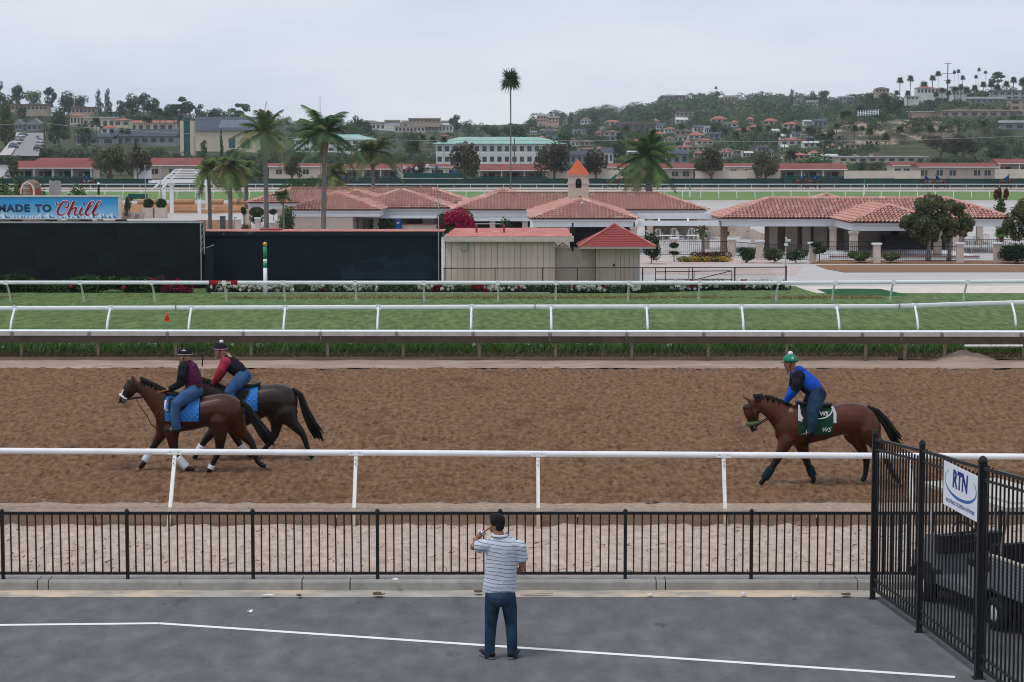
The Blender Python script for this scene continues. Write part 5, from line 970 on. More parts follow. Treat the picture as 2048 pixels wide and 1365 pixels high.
def feather_palm(px, pyc, Y, rpx, label, seed, trunk_w=.17, base_px=None, z0=None, nf=24, dead=0, boot=True, **kw):
    z0 = GZ if z0 is None else z0; top = D(px, pyc, Y); L = rpx * Y / FPX; bx = XA(base_px if base_px is not None else px, Y)
    t = thing('palm_tree', label, 'palm tree', (bx, Y, z0)); cpos = Vector((top.x, Y, top.z - L * .12))
    path = [Vector((bx, Y, z0 - .1)).lerp(cpos, s) + Vector((math.sin(s * 3.1) * .06, 0, 0)) for s in (0, .03, .3, .6, .85, 1)]
    MB().tube(path, [trunk_w * 1.35, trunk_w * 1.1, trunk_w, trunk_w * .95, trunk_w * .9, trunk_w * .8], 10).build('trunk', m_palmbark, t, True)
    mb = MB(); r = random.Random(seed)
    for k in range(16): a = k * 2.4; z = cpos.z - .1 - (k / 16) * L * .42; d = trunk_w * .95; mb.tube([(cpos.x + math.cos(a) * d * .6, Y + math.sin(a) * d * .6, z - .35), (cpos.x + math.cos(a) * d * 1.25, Y + math.sin(a) * d * 1.25, z + .1), (cpos.x + math.cos(a) * d * 1.7, Y + math.sin(a) * d * 1.7, z + .45)], [.1, .09, .03], 5)
    o = mb.build('leaf_bases', M('palm_boots', (.17, .125, .085), rough=.9, var=.3, scale=5), t); o['kind'] = 'stuff'
    v, f, c = frond_set(nf, L, seed, **kw); v = v + np.array(cpos - ORG[t.name]); link('crown', np_mesh('crown', v, f, c), LEAF, t)
    if dead: v, f, c = frond_set(dead, L * .7, seed + 50, e0=-.7, e1=-1.3, cols=((.2, .14, .08), (.16, .12, .06)), leaflet=.4); link('dead_fronds', np_mesh('dead_fronds', v + np.array(cpos - ORG[t.name] - Vector((0, 0, .2))), f, c), LEAF, t)
    return t
feather_palm(528, 254, 172, 82, 'tall feather palm with grey trunk, left of the pair by the tiled roofs', 21, .2, 532, nf=24, leaflet=.85, w=.05, cols=((.1, .15, .06), (.13, .165, .065), (.075, .115, .05), (.17, .17, .075)))
feather_palm(648, 256, 150, 88, 'tall full feather palm in front of the beige tiled building', 22, .19, 644, nf=30, leaflet=.85, w=.05, cols=((.06, .115, .05), (.08, .14, .065), (.05, .09, .045), (.12, .155, .06)))
feather_palm(745, 296, 230, 74, 'drooping feather palm rising behind the food stand roof', 23, .22, 746, nf=22, leaflet=1.2, droop=1.25, w=.07, cols=((.075, .1, .045), (.1, .12, .05), (.06, .08, .035)))
feather_palm(1294, 302, 205, 80, 'big dense feather palm behind the long central roof', 24, .36, 1301, nf=42, leaflet=1.0, e1=-.9, w=.07, cols=((.07, .12, .04), (.09, .145, .05), (.05, .09, .035), (.13, .14, .06)), dead=4)
feather_palm(416, 330, 188, 42, 'short feather palm with thin trunk right of the white pergola, leftmost of three', 25, .17, 419, nf=18, e1=-.9, leaflet=.9, w=.05, droop=1.4, cols=((.11, .15, .055), (.085, .12, .045), (.15, .14, .065)))
feather_palm(459, 327, 182, 44, 'short feather palm with ringed trunk, middle one of three beside the pergola', 26, .19, 459, nf=20, e1=-.9, leaflet=.9, w=.05, droop=1.4, cols=((.11, .16, .055), (.085, .13, .045), (.15, .15, .065)))
feather_palm(491, 332, 205, 34, 'short feather palm, rightmost of three beside the pergola', 27, .19, 491, nf=16, e1=-.9, leaflet=.9, w=.06, droop=1.4, cols=((.12, .13, .055), (.09, .11, .04)))
feather_palm(668, 345, 215, 38, 'yellowish feather palm above the rounded green bush behind the tiled roofs', 28, .15, 655, nf=14, leaflet=.9, w=.07, droop=1.3, cols=((.13, .14, .05), (.1, .12, .045)))
feather_palm(565, 388, 165, 20, 'small slender palm at the left of the beige tiled building', 29, .07, 566, nf=16, leaflet=.4, w=.05, cols=((.06, .1, .03), (.08, .12, .04)))
feather_palm(1404, 458, 148, 16, 'small patio palm between the white tables and chequered pier', 30, .12, 1406, nf=14, leaflet=.25, droop=1.2, w=.03)
feather_palm(2003, 462, 142, 14, 'small bright green bushy palm behind the right end of the fence', 31, .1, 2000, nf=26, leaflet=.35, w=.03, cols=((.09, .16, .04), (.06, .12, .03)))
feather_palm(1450, 466, 155, 13, 'little green palm behind the brown timber post on the patio', 32, .06, 1450, nf=12, leaflet=.25, w=.03)
# bushes by the left roofs
shrub('shrub', 572, 413, 158 - 30, 40, 26, YLG[2:] + [(.1, .14, .05)], 1500, .09, 41, 'spiky green plants in front of the long back-left roof')
shrub('bush', 630, 365, 232 - 30, 150, 44, [(.03, .06, .02), (.045, .085, .028), (.06, .1, .035)], 5200, .12, 42, 'wide rounded dark green bush behind the long back-left roof', 'bush')
# fan palms
_fp = {}
def fan_palm_mesh(ratio):
    if ratio in _fp: return _fp[ratio]
    r = np.random.default_rng(int(ratio * 100) + 3); V, C = [], []; zc = 1 - ratio * .5
    for i in range(36):
        a = i * 2.399; e = 1.25 - 2.1 * (i / 36); l = .5 * r.uniform(.8, 1.05); d = np.array([np.cos(a) * np.cos(e), np.sin(a) * np.cos(e), np.sin(e)]); s = np.cross(d, [0, 0, 1.0]); s /= np.linalg.norm(s) + 1e-6; u = np.cross(s, d)
        p0 = d * l * .12
        for k in range(7):
            th = (k - 3) * .3; tip = d * l * .2 + (d * np.cos(th) + s * np.sin(th)) * l * .8 - np.array([0, 0, .3 * l * np.cos(e)]); V.append(np.stack([p0 - s * .05 + s * np.sin(th) * .12, p0 + s * .05 + s * np.sin(th) * .12 + u * .02, tip])); dead = e < -.6; C.append(np.array([(.12, .095, .05) if dead else (.055, .09, .036)]) * r.uniform(.7, 1.35))
    v = np.concatenate(V) * np.array([1, 1, ratio]) + np.array([0, 0, zc]); me = np_mesh('crown', v, np.arange(len(v)).reshape(-1, 3), np.concatenate(C)); me.materials.append(FARLEAF)
    tm = MB().tube([(0, 0, -.05), (.012, 0, zc * .5), (0, 0, zc)], [.032, .022, .026] if ratio < .3 else [.05, .04, .045], 6).mesh('trunk'); tm.materials.append(m_palmbark); _fp[ratio] = (me, tm); return _fp[ratio]
def fan_palm(px, ytop, Y, cpx, label, group=None, z0=None):
    z0 = tz(px, Y) if z0 is None else z0; h = ZA(ytop, Y) - z0; w = cpx * Y / FPX; ratio = min(max(round(w / max(h, 1) / .06) * .06, .06), .9); me, tm = fan_palm_mesh(round(ratio, 2))
    t = thing('fan_palm', label, 'palm tree', (XA(px, Y), Y, z0), group); t.scale = (w, w, h * 1.0); t.rotation_euler.z = (px * 2.3) % 6.28
    for nm, m_ in (('crown', me), ('trunk', tm)): o = bpy.data.objects.new(nm, m_); COL.objects.link(o); o.parent = t
fan_palm(1021, 127, 300, 56, 'very tall skinny fan palm standing alone against the sky in the centre', z0=0)
def palms(lst, label, group):
    lst = sorted(lst); n = len(lst)
    for i, (px, yt, Y, c) in enumerate(lst): fan_palm(px, yt, Y, c * 1.4, label + ', ' + nth(i, n) if n <= 20 else label, group)
palms([(1796, 151, 1000, 14), (1817, 147, 1000, 14), (1844, 158, 980, 18), (1861, 147, 990, 14), (1872, 139, 1000, 13), (1912, 137, 1060, 8), (1904, 139, 1060, 7), (1953, 134, 1060, 7), (1966, 140, 1060, 8), (1947, 148, 1060, 8), (1921, 148, 1040, 10), (1892, 156, 1020, 10)], 'fan palm on the skyline of the right hill', 'palms on the right skyline')
palms([(1430, 171.5, 1480, 6), (1434.5, 182, 1480, 9), (1558, 187, 1450, 5)], 'lone fan palm on the ridge of the centre hill', 'palms on the centre ridge')
palms([(1683, 219, 660, 14), (1693, 218, 665, 14), (1671, 243, 640, 15), (1707, 246, 640, 16), (1722, 249, 645, 12), (1737, 250, 640, 18), (1769, 262, 640, 20), (1797, 246, 650, 17), (1857, 242, 660, 20), (1880, 247, 660, 15), (1963, 236, 660, 18), (1643, 262, 620, 16)], 'fan palm with thin trunk in front of the sandy bluff', 'palms before the bluff')
palms([(1516 + 0, 247, 640, 16), (1535, 247, 640, 14), (1594, 248, 640, 15), (1568, 252, 630, 13), (1615, 250, 640, 17), (1626, 254, 640, 12), (1555, 262, 620, 12), (1448, 252, 620, 15), (1362, 245, 640, 14), (1252, 248, 640, 13), (1425, 250, 640, 13), (1470, 258, 600, 16), (1486, 250, 640, 14)], 'fan palm among the houses at the foot of the centre hill', 'palms among the centre houses')
palms([(1945, 166, 960, 14), (1962, 160, 960, 13), (1978, 158, 960, 16), (1990, 165, 960, 14), (2008, 158, 960, 14), (2022, 150, 960, 14), (2040, 152, 960, 16), (1930, 170, 960, 14), (1917, 165, 960, 12), (1905, 170, 960, 13), (1880, 172, 950, 13), (1868, 180, 930, 12), (1893, 178, 940, 12), (1812, 178, 930, 12), (1790, 178, 930, 12)], 'fan palm in the grove on the right hill', 'palm grove on the right hill')
palms([(260, 204, 690, 12), (300, 202, 700, 19), (322, 212, 700, 16), (334, 219, 700, 14), (350, 214, 700, 18), (292, 229, 640, 12), (301, 232, 640, 12), (195, 231, 660, 18), (205, 250, 620, 9), (226, 255, 610, 11), (246, 252, 610, 13), (232, 270, 590, 8), (258, 254, 610, 14), (176, 254, 620, 14)], 'slim palm before the cream buildings on the left hill', 'palms on the left hill')
palms([(826, 268, 560, 34), (846, 266, 600, 14), (866, 268, 600, 14), (888, 270, 510, 14), (1580, 292, 520, 26), (1716, 205, 900, 24)], 'broad low palm among the middle trees', 'low palms in the middle distance')
# trees in rows
row([('pepper', 'olive', 222, 286, 365, 78), ('pepper', 'maroon', 276, 290, 365, 56), ('pepper', 'maroon', 585, 313, 365, 50), ('pepper', 'maroon', 928, 278, 365, 82), ('pepper', 'maroon', 1108, 276, 365, 78), ('pepper', 'maroon', 1192, 293, 365, 66), ('pepper', 'brown', 1422, 291, 365, 76), ('pepper', 'brown', 1531, 300, 365, 62), ('pepper', 'maroon', 838, 318, 365, 36), ('pepper', 'brown', 30, 318, 365, 40)], 'brownish drooping tree beside the stables', 'drooping trees beside the stables', z0=0)
row([('pepper', 'maroon', 1880, 272, 560, 80), ('pepper', 'maroon', 1925, 270, 550, 96), ('round', 'blue', 1985, 274, 540, 66), ('bush', 'light', 1632, 303, 470, 88), ('round', 'blue', 1722, 320, 385, 34), ('round', 'olive', 1840, 314, 390, 34), ('bush', 'light', 2025, 286, 600, 60)], 'tree behind the right-hand stables', 'trees behind the right stables')
row([('euc', 'dark', 5, 162, 980, 34), ('euc', 'dark', 42, 169, 990, 40), ('round', 'light', 70, 180, 970, 52), ('euc', 'dark', 103, 174, 980, 34), ('round', 'dark', 140, 182, 970, 60), ('round', 'blue', 163, 190, 980, 42), ('cypress', 'dark', 201, 181, 940, 26), ('cypress', 'dark', 219, 179, 940, 26), ('round', 'dark', 243, 198, 960, 40), ('round', 'dark', 266, 187, 960, 50), ('euc', 'dark', 291, 185, 960, 34), ('round', 'dark', 309, 192, 960, 40), ('pine', 'dark', 372, 193, 880, 58), ('euc', 'dark', 404, 208, 940, 30), ('round', 'blue', 432, 216, 960, 46), ('pine', 'dark', 482, 204, 900, 46), ('round', 'blue', 340, 208, 920, 40), ('round', 'dark', 20, 190, 960, 44)], 'dark evergreen tree on the left skyline', 'trees on the left skyline')
row([('euc', 'olive', 14, 206, 560, 56), ('round', 'dark', 120, 208, 620, 56), ('round', 'blue', 48, 212, 880, 30), ('bush', 'dark', 175, 238, 640, 50), ('bush', 'olive', 78, 258, 600, 24)], 'large tree beside the climbing road', 'trees beside the climbing road')
row([('bush', 'blue', 30, 305, 470, 70), ('bush', 'blue', 95, 292, 500, 50), ('bush', 'blue', 130, 282, 520, 60), ('bush', 'blue', 165, 288, 510, 54), ('bush', 'blue', 190, 296, 500, 50), ('bush', 'dark', 310, 290, 520, 60), ('round', 'dark', 411, 277, 560, 24), ('cypress', 'dark', 444, 258, 590, 13), ('bush', 'olive', 350, 304, 500, 60), ('bush', 'olive', 395, 306, 500, 50), ('bush', 'dark', 475, 295, 560, 60), ('bush', 'olive', 540, 302, 520, 60), ('bush', 'dark', 600, 292, 560, 60), ('bush', 'olive', 690, 305, 500, 70), ('bush', 'olive', 505, 303, 500, 40)], 'rounded bush below the church and road', 'bushes below the church', cat='bush', name='bush')
row([('euc', 'dark', 713, 231, 900, 34), ('round', 'dark', 735, 238, 920, 36), ('euc', 'blue', 914, 230, 1000, 40), ('round', 'blue', 938, 238, 1000, 34), ('round', 'dark', 1030, 247, 780, 84), ('pine', 'dark', 985, 252, 850, 60), ('round', 'dark', 1140, 222, 1280, 22), ('round', 'dark', 830, 262, 760, 40), ('round', 'dark', 1132, 262, 640, 50), ('round', 'dark', 1236, 262, 600, 40), ('round', 'dark', 1660, 256, 660, 30)], 'dark tree in front of the centre hill', 'trees before the centre hill')
row([('cypress', 'dark', 1580, 180, 1350, 22), ('round', 'dark', 1620, 179, 1350, 30), ('euc', 'dark', 1648, 181, 1350, 36), ('pine', 'dark', 1530, 196, 1400, 24), ('round', 'dark', 1320, 190, 1480, 20), ('round', 'dark', 1420, 190, 1480, 40), ('round', 'dark', 1205, 214, 1400, 26), ('round', 'dark', 1500, 200, 1400, 20)], 'dark tree on the ridge of the centre hill', 'trees on the centre ridge')
row([('euc', 'dark', 1765, 186, 960, 34), ('round', 'maroon', 1790, 195, 830, 36), ('round', 'dark', 1770, 190, 880, 26), ('round', 'blue', 1740, 182, 1100, 40), ('pine', 'blue', 1990, 143, 1100, 40), ('round', 'blue', 2045, 146, 1100, 30)], 'tree on the slope of the right hill', 'trees on the right hill slope')
# far woods on the hills: one mass
def woods(name, n, pxr, Yr, cols, label, seed, hr=(5, 10), k=110, sz=.6, mask=None):
    r = np.random.default_rng(seed); px = r.uniform(*pxr, n); Y = r.uniform(*Yr, n)
    if mask is not None: q = mask(px, Y); px, Y = px[q], Y[q]; n = len(px)
    x = (px - 1024) * Y / FPX; z = TZ(x, Y); h = hr[0] + (hr[1] - hr[0]) * 1.5 * r.random(n) ** 2.2; w = h * r.uniform(.5, .8, n); yt = HORIZ - (z + h - CAMZ) * FPX / Y; yb0 = HORIZ - (z - CAMZ) * FPX / Y; wp = w * FPX / Y; ok = np.ones(n, bool)
    for a, b, y0, y1, Yh in HR: ok &= ~((px > a - wp * .45) & (px < b + wp * .45) & (yt < y1 - 5.5) & (yb0 > y0) & (Y < Yh + 4))
    x, Y, z, h, w, n = x[ok], Y[ok], z[ok], h[ok], w[ok], int(ok.sum()); L = np.stack([x, Y, z + h * .5, w, w, h * .52], 1); C = np.array([c for q in cols for c in TC[q]]); parts = []
    v, f, c = leaves(L, n * k, sz, C, seed, shell=.78, jit=.22, up=.3, bright=.1, lobevar=.45); return stuff(name, (v, f, c), label, 'woods', FARLEAF)
# ================================================================== far rails, screens, stables
def far_rail(name, label, Y, z, px0, px1, step, lean, py=None):
    t = thing(name, label, 'rail', (0, Y, 0)); x0, x1 = XA(px0, Y), XA(px1, Y); MB().tube([(x0, Y, z), (x1, Y, z)], .07, 6).build('rail', m_wrail, t, True)
    share(MB().tube([(0, lean, 0), (0, lean * .4, z * .7), (0, 0, z)], .038, 5), 'post', m_wrail, t, [(x, 0, 0) for x in np.arange(x0, x1, step * Y / FPX)])
far_rail('infield_rail', 'white rail at the near edge of the far turf', 278, 1.0, -150, 2200, 36, -.5)
far_rail('backstretch_rail', 'white rail between the far turf and the far dirt track', 331, 1.0, -150, 2200, 33, .4)
far_rail('infield_rail', 'low white rail along the far edge of the far turf', 316, .55, -150, 2200, 37, .3)
m_scr = [M('screen_green_%d' % i, c, rough=.9, var=.12, scale=.6) for i, c in enumerate(((.018, .05, .045), (.022, .058, .052), (.016, .044, .042)))]
sf = thing('screen_fence', 'long dark green windscreen fence behind the far dirt track', 'fence', (0, 357, 0)); z1 = ZA(357.5, 357); rr = random.Random(9); xs = np.arange(XA(-150, 357), XA(2200, 357), 3.1)
for a, b in zip(xs[:-1], xs[1:]): MB().bb(a + .03, b - .03, 357, 357.05, .12, z1 + rr.uniform(-.04, .04)).build('screen_panel', rr.choice(m_scr), sf)
share(MB().bb(-.04, .04, -.04, .04, 0, z1 + .1), 'post', m_iron, sf, [(x, .1, 0) for x in xs])
m_cream = M('cream_wall', (.58, .52, .45), rough=.9, var=.06, scale=.4); m_barnwall = M('barn_wall', (.45, .40, .345), rough=.9, var=.08, scale=.5); m_barnred = M('barn_roof', (.21, .07, .065), rough=.85, var=.12, scale=.3); m_bgreen = M('barn_green', (.012, .07, .06), rough=.7, var=.1)
m_glass = M('window_dark', (.03, .04, .05), rough=.2, var=.1, spec=.6)
cw = thing('yard_wall', 'long cream wall behind the green windscreen on the right', 'wall', (XA(1500, 366), 366, 0))
for a, b, yt in ((1097, 1238, 341), (1390, 1560, 342), (1688, 1840, 342), (1990, 2200, 339)): MB().bb(XA(a, 366), XA(b, 366), 366, 366.3, 0, ZA(yt, 366)).build('wall_section', m_cream, cw)
def barn(px0, px1, yr, ye, Y, label, porch=False, wins=(), over=1.0, wall=None):
    """red gable roof, eave line ye, ridge line yr"""
    x0, x1 = XA(px0, Y), XA(px1, Y); ze, zr = ZA(ye, Y), ZA(yr, Y + 4); t = thing('stable_building', label, 'stable', ((x0 + x1) / 2, Y, 0), 'stable buildings'); w = wall or m_barnwall
    yb_ = Y + (2.2 if porch else .3)
    MB().bb(x0 + .3, x1 - .3, yb_, Y + 8, 0, ze).build('wall', w, t)
    pr_ = [(x0 - .2, Y - .3, ze), (x0 - .2, Y + 4, max(zr, ze + .5)), (x0 - .2, Y + 8.4, ze)]; MB().prism(pr_, (x1 - x0 + .4, 0, 0)).build('roof', m_barnred, t); MB().bb(x0 - .2, x1 + .2, Y - .34, Y - .304, ze - .14, ze).build('fascia', m_fascia, t)
    if porch:
        n = max(int((x1 - x0) / 3.2), 2)
        for k in range(n + 1): x = x0 + .3 + (x1 - x0 - .6) * k / n; MB().bb(x - .09, x + .09, Y, Y + .18, 0, ze).build('post', m_fascia, t)
        MB().bb(x0, x1, Y - .1, Y - .02, 0, ZA(355, Y) if ZA(355, Y) > .8 else .9).build('apron', m_bgreen, t); zz_ = 1.1 + ze * .18
        MB().bb(x0 + .3, x1 - .3, Y, Y + .08, zz_, zz_ + .12).build('hand_rail', m_bgreen, t)
        for k in range(n): x = x0 + (x1 - x0) * (k + .6) / n; MB().bb(x - .55, x + .55, yb_ - .06, yb_ - .002, 0, ze * .82).build('door', m_bgreen, t); MB().bb(x - 1.5, x - .85, yb_ - .05, yb_ - .002, ze * .55, ze * .8).build('window', m_glass, t)
    for px in wins:
        x = XA(px, Y); wd = MB().bb(x - .55, x + .55, yb_ - .05, yb_ - .002, ze * .55, ze * .82).build('window', m_glass, t); MB().bb(x - .03, x + .03, yb_ - .07, yb_ - .052, ze * .55, ze * .82).build('mullion', m_fascia, wd)
barn(28, 186, 322, 336, 372, 'long red-roofed stable with green doors at the far left', True); barn(72, 172, 316, 323, 392, 'red stable roof peeping up behind the far-left stable')
barn(298, 400, 316, 331, 385, 'red-roofed beige stable behind the white pergola', False, (310, 345)); barn(535, 650, 327, 333, 395, 'red-roofed cream stable behind the tall palms', False, (558, 612), wall=m_cream)
barn(688, 800, 328, 338, 375, 'red-roofed stable with green porch right of the tall palms', True); barn(760, 905, 328, 334, 395, 'red-roofed cream stable behind the green bleacher', False, (812, 870, 880), wall=m_cream)
barn(955, 1097, 328, 341, 374, 'red-roofed stable with green doors left of the bell tower', True); barn(1200, 1238, 327, 334, 392, 'small cream stable left of the big dense palm', False, (1216,), wall=m_cream)
barn(1240, 1390, 327, 337, 372, 'beige stable with two windows behind the big dense palm', False, (1350, 1372, 1248)); barn(1450, 1510, 327, 333, 395, 'small cream stable between two brownish trees', False, (1467, 1496), wall=m_cream)
barn(1556, 1692, 327, 339, 370, 'red-roofed stable with green porch railing on the right', True); barn(1838, 1994, 326, 334, 370, 'long beige stable with four windows at the far right', False, (1848, 1879, 1905, 1954, 1975)); barn(1785, 1840, 324, 331, 395, 'small cream stable behind the small green tree', False, (1795, 1813), wall=m_cream)
barn(1995, 2120, 318, 327, 392, 'stable with dark porch at the far right edge', True)
# low white annexes
for px0, px1, yt, Y, lab in ((268, 296, 340, 366, 'small white annex beside the beige stable'), (1500, 1556, 343, 372, 'low white shed among the stables right of centre'), (0, 12, 332, 400, 'white shed at the left edge of the stables')):
    x0, x1 = XA(px0, Y), XA(px1, Y); t = thing('shed', lab, 'shed', ((x0 + x1) / 2, Y, 0)); zt_ = ZA(yt, Y); MB().bb(x0, x1, Y, Y + 4, 0, zt_).build('wall', m_fascia, t); MB().bb(x0 - .2, x1 + .2, Y - .2, Y + 4.2, zt_ + .002, zt_ + .15).build('roof', m_frame, t)
# green bleacher with onlookers
by = 360; t = thing('bleacher', 'green bleacher stand with onlookers behind the far track', 'bleacher', (XA(865, by), by, 0)); x0, x1 = XA(806, by), XA(922, by)
for k in range(3): MB().bb(x0, x1, by + k * .9, by + k * .9 + .8, 0 if k == 0 else .3, ZA(357 - k * 5, by)).build('tier', m_bgreen, t)
MB().bb(x0 - .3, x1 + .3, by - .4, by - .1, ZA(358.5, by), ZA(356.5, by)).build('front_bench', m_cream, t)
for k in range(9): x = x0 + (x1 - x0) * k / 8; MB().bb(x - .05, x + .05, by + 2.75, by + 2.85, 0, ZA(338, by)).build('rail_post', m_bgreen, t)
MB().bb(x0, x1, by + 2.76, by + 2.84, ZA(339, by), ZA(338, by)).build('hand_rail', m_bgreen, t)
st_ = MB().beam((x1 + .1, by, ZA(347, by)), (x1 + 1.7, by, .2), .8, .3).build('stair', m_bgreen, t)
# ================================================================== houses on the hills
m_hw = {k: M('house_' + k, c, rough=.9, var=.08, scale=.2) for k, c in {'cream': (.55, .48, .38), 'white': (.6, .6, .58), 'tan': (.38, .31, .25), 'grey': (.25, .26, .28), 'pink': (.5, .36, .29), 'brown': (.16, .13, .12)}.items()}
m_rf = {k: M('houseroof_' + k, c, rough=.9, var=.12, scale=.3) for k, c in {'red': (.32, .13, .1), 'slate': (.07, .08, .1), 'brown': (.15, .115, .095), 'teal': (.26, .42, .37), 'white': (.5, .5, .5), 'grey': (.2, .2, .22)}.items()}
HR = []
_hy = np.arange(450, 1700, 4.0)
def hit(px, py, Y):
    t_ = TZ((px - 1024) * _hy / FPX, _hy); zr_ = CAMZ - (py - HORIZ) * _hy / FPX; k = np.nonzero(t_ >= zr_)[0]
    return float(_hy[k[0]]) if len(k) else Y
def house(px0, px1, yr, ye, yb_, Y, wall, roof, label, kind='hip', nw=4, rows=1, depth=None, group='houses on the hills', name='house', cat='house', over=.03):
    Y = hit((px0 + px1) / 2, yb_, Y); HR.append((px0, px1, yr, yb_, Y)); x0, x1 = XA(px0, Y), XA(px1, Y); W_ = x1 - x0; d = depth or min(max(W_ * .5, 6), 14); zr, ze, zb_ = ZA(yr, Y), ZA(ye, Y), ZA(yb_, Y); t = thing(name, label, cat, ((x0 + x1) / 2, Y, zb_), group); zz_ = zb_ - 2.5
    MB().bb(x0, x1, Y, Y + d, zz_, ze).build('wall', m_hw[wall], t); o_ = W_ * over; h = max(zr - ze, .3)
    if kind == 'flat': MB().bb(x0 - o_, x1 + o_, Y - .6, Y + d + .3, ze + .002, ze + h).build('roof', m_rf[roof], t)
    elif kind == 'gable': MB().prism([(x0 - o_, Y - .5, ze), (x1 + o_, Y - .5, ze), ((x0 + x1) / 2, Y - .5, ze + h)], (0, d + 1, 0)).build('roof', m_rf[roof], t)
    elif kind == 'ridge': MB().prism([(x0 - o_, Y - .6, ze), (x0 - o_, Y + d / 2, ze + h), (x0 - o_, Y + d + .6, ze)], (W_ + 2 * o_, 0, 0)).build('roof', m_rf[roof], t)
    else:
        q = min(W_, d) / 2 * .95; A = [(x0 - o_, Y - .6, ze), (x1 + o_, Y - .6, ze), (x1 + o_, Y + d + .6, ze), (x0 - o_, Y + d + .6, ze), (x0 + q, Y + d / 2, ze + h), (x1 - q, Y + d / 2, ze + h)]; MB().add(A, [(0, 1, 5, 4), (1, 2, 5), (2, 3, 4, 5), (3, 0, 4), (3, 2, 1, 0)]).build('roof', m_rf[roof], t)
    fh = (ze - zb_) / rows
    for r_2 in range(rows):
        for k in range(nw): x = x0 + W_ * (k + .5) / nw; ww = W_ / nw * .28; MB().bb(x - ww, x + ww, Y - .06, Y - .003, zb_ + fh * (r_2 + .3), zb_ + fh * (r_2 + .78)).build('window', m_glass, t)
    return t
H = house
H(25, 98, 208.5, 212, 221, 905, 'tan', 'brown', 'upper row of a tan flat-roofed apartment block on the left hilltop', 'flat', 9); H(54, 99, 219, 221.5, 233, 890, 'tan', 'brown', 'lower row of a tan flat-roofed apartment block on the left hilltop', 'flat', 7, 1)
H(146, 194, 214, 217, 228, 900, 'tan', 'brown', 'brown-roofed flats on the left hilltop right of the large dark tree', 'flat', 6); H(222, 246, 224, 227, 238, 860, 'grey', 'slate', 'small grey house below the two cypresses', 'flat', 3)
H(143, 170, 226, 232, 252, 720, 'cream', 'red', 'cream corner tower with red hip roof on the left hill', 'hip', 4); H(168, 232, 234, 236, 262, 740, 'cream', 'white', 'long flat cream building on the left hill', 'flat', 5, 1); H(230, 262, 236, 241, 268, 700, 'cream', 'red', 'tall cream block with red hip roof on the left hill', 'hip', 2, 2); H(262, 350, 241, 246, 266, 705, 'cream', 'red', 'long cream block with red roof and dark balconies on the left hill', 'ridge', 6, 1); H(205, 232, 250, 256, 270, 650, 'white', 'red', 'small white house with red hip roof below the cream buildings', 'hip', 2)
H(32, 47, 238, 248, 262, 650, 'grey', 'grey', 'small grey gabled cottage at the left with tall chimneys', 'gable', 2); H(56, 88, 238, 250, 262, 650, 'grey', 'grey', 'larger grey gabled house at the top of the climbing road', 'gable', 3)
H(150, 232, 267, 275, 292, 600, 'grey', 'slate', 'low grey building with dark roof and green awnings below the cream buildings', 'ridge', 3); H(232, 352, 258, 273, 290, 610, 'grey', 'slate', 'wide grey building with dark sloping roof left of the church', 'ridge', 7)
# church
cy = 590; t = H(388, 512, 233, 262, 304, cy, 'cream', 'slate', 'cream church hall with dark slate roof and blue windows behind the palms', 'ridge', 0, name='church_hall', cat='church', group=None, depth=22)
m_sol = M('solar_panel', (.09, .11, .15), rough=.3, var=.1); zr, ze = ZA(233, cy), ZA(262, cy)
for k in range(5): a = XA(437 + k * 15, cy); MB().prism([(a, cy + 1.2, ze + (zr - ze) * .18 + .1), (a + 2.0, cy + 1.2, ze + (zr - ze) * .18 + .1), (a + 2.0, cy + 8, ze + (zr - ze) * .74 + .1), (a, cy + 8, ze + (zr - ze) * .74 + .1)], (0, 0, .08)).build('solar_panel', m_sol, t)
m_bg = M('blue_glass', (.03, .1, .14), rough=.2, var=.3, scale=1)
for a, b in ((459, 472), (483, 501)): MB().bb(XA(a, cy), XA(b, cy), cy - .15, cy - .02, ZA(297, cy), ZA(277, cy)).build('window', m_bg, t)
ty = 585; tw_ = thing('church_tower', 'square cream church tower with tall teal glass strip and slate cap', 'tower', (XA(375, ty), ty, ZA(303, ty)))
for a, b in ((362, 369), (382, 389)): MB().bb(XA(a, ty), XA(b, ty), ty, ty + 3.4, ZA(303, ty) - 4, ZA(242, ty)).build('pier', m_hw['cream'], tw_)
MB().bb(XA(369.3, ty), XA(381.7, ty), ty + .3, ty + 3, ZA(303, ty) - 4, ZA(236, ty)).build('glass_strip', M('teal_glass', (.015, .09, .1), rough=.25, var=.3, scale=.8), tw_)
xa, xb = XA(363, ty), XA(388, ty); MB().add([(xa, ty + .2, ZA(242, ty) + .01), (xb, ty + .2, ZA(242, ty) + .01), (xb, ty + 3.2, ZA(242, ty) + .01), (xa, ty + 3.2, ZA(242, ty) + .01), ((xa + xb) / 2, ty + 1.7, ZA(229, ty))], [(0, 1, 4), (1, 2, 4), (2, 3, 4), (3, 0, 4), (3, 2, 1, 0)]).build('cap', m_rf['slate'], tw_)
# green-roofed offices
def office(px0, px1, yr, ye, yb_, Y, label, nw, rows, lettering=None):
    t = house(px0, px1, yr, ye, yb_, Y, 'white', 'teal', label, 'hip', nw, rows, 14, None, 'office_building', 'office'); x0, x1 = XA(px0, Y), XA(px1, Y)
    for r_2 in range(rows): z = ZA(yb_ + (ye - yb_) * (r_2 + .08) / rows, Y); MB().bb(x0, x1, Y - .25, Y - .08, z, z + .35).build('balcony_band', m_fascia, t)
    return t
office(872, 1126, 274, 288, 330, 520, 'long white two-storey office with pale green roof behind the stables', 17, 2); t = office(590, 752, 269, 280, 306, 560, 'white office with pale green roof behind the tall palms', 10, 2)
H(968, 985, 270, 274, 284, 528, 'white', 'grey', 'small grey plant room on the green office roof', 'flat', 0, name='plant_room', cat='plant room', group=None)
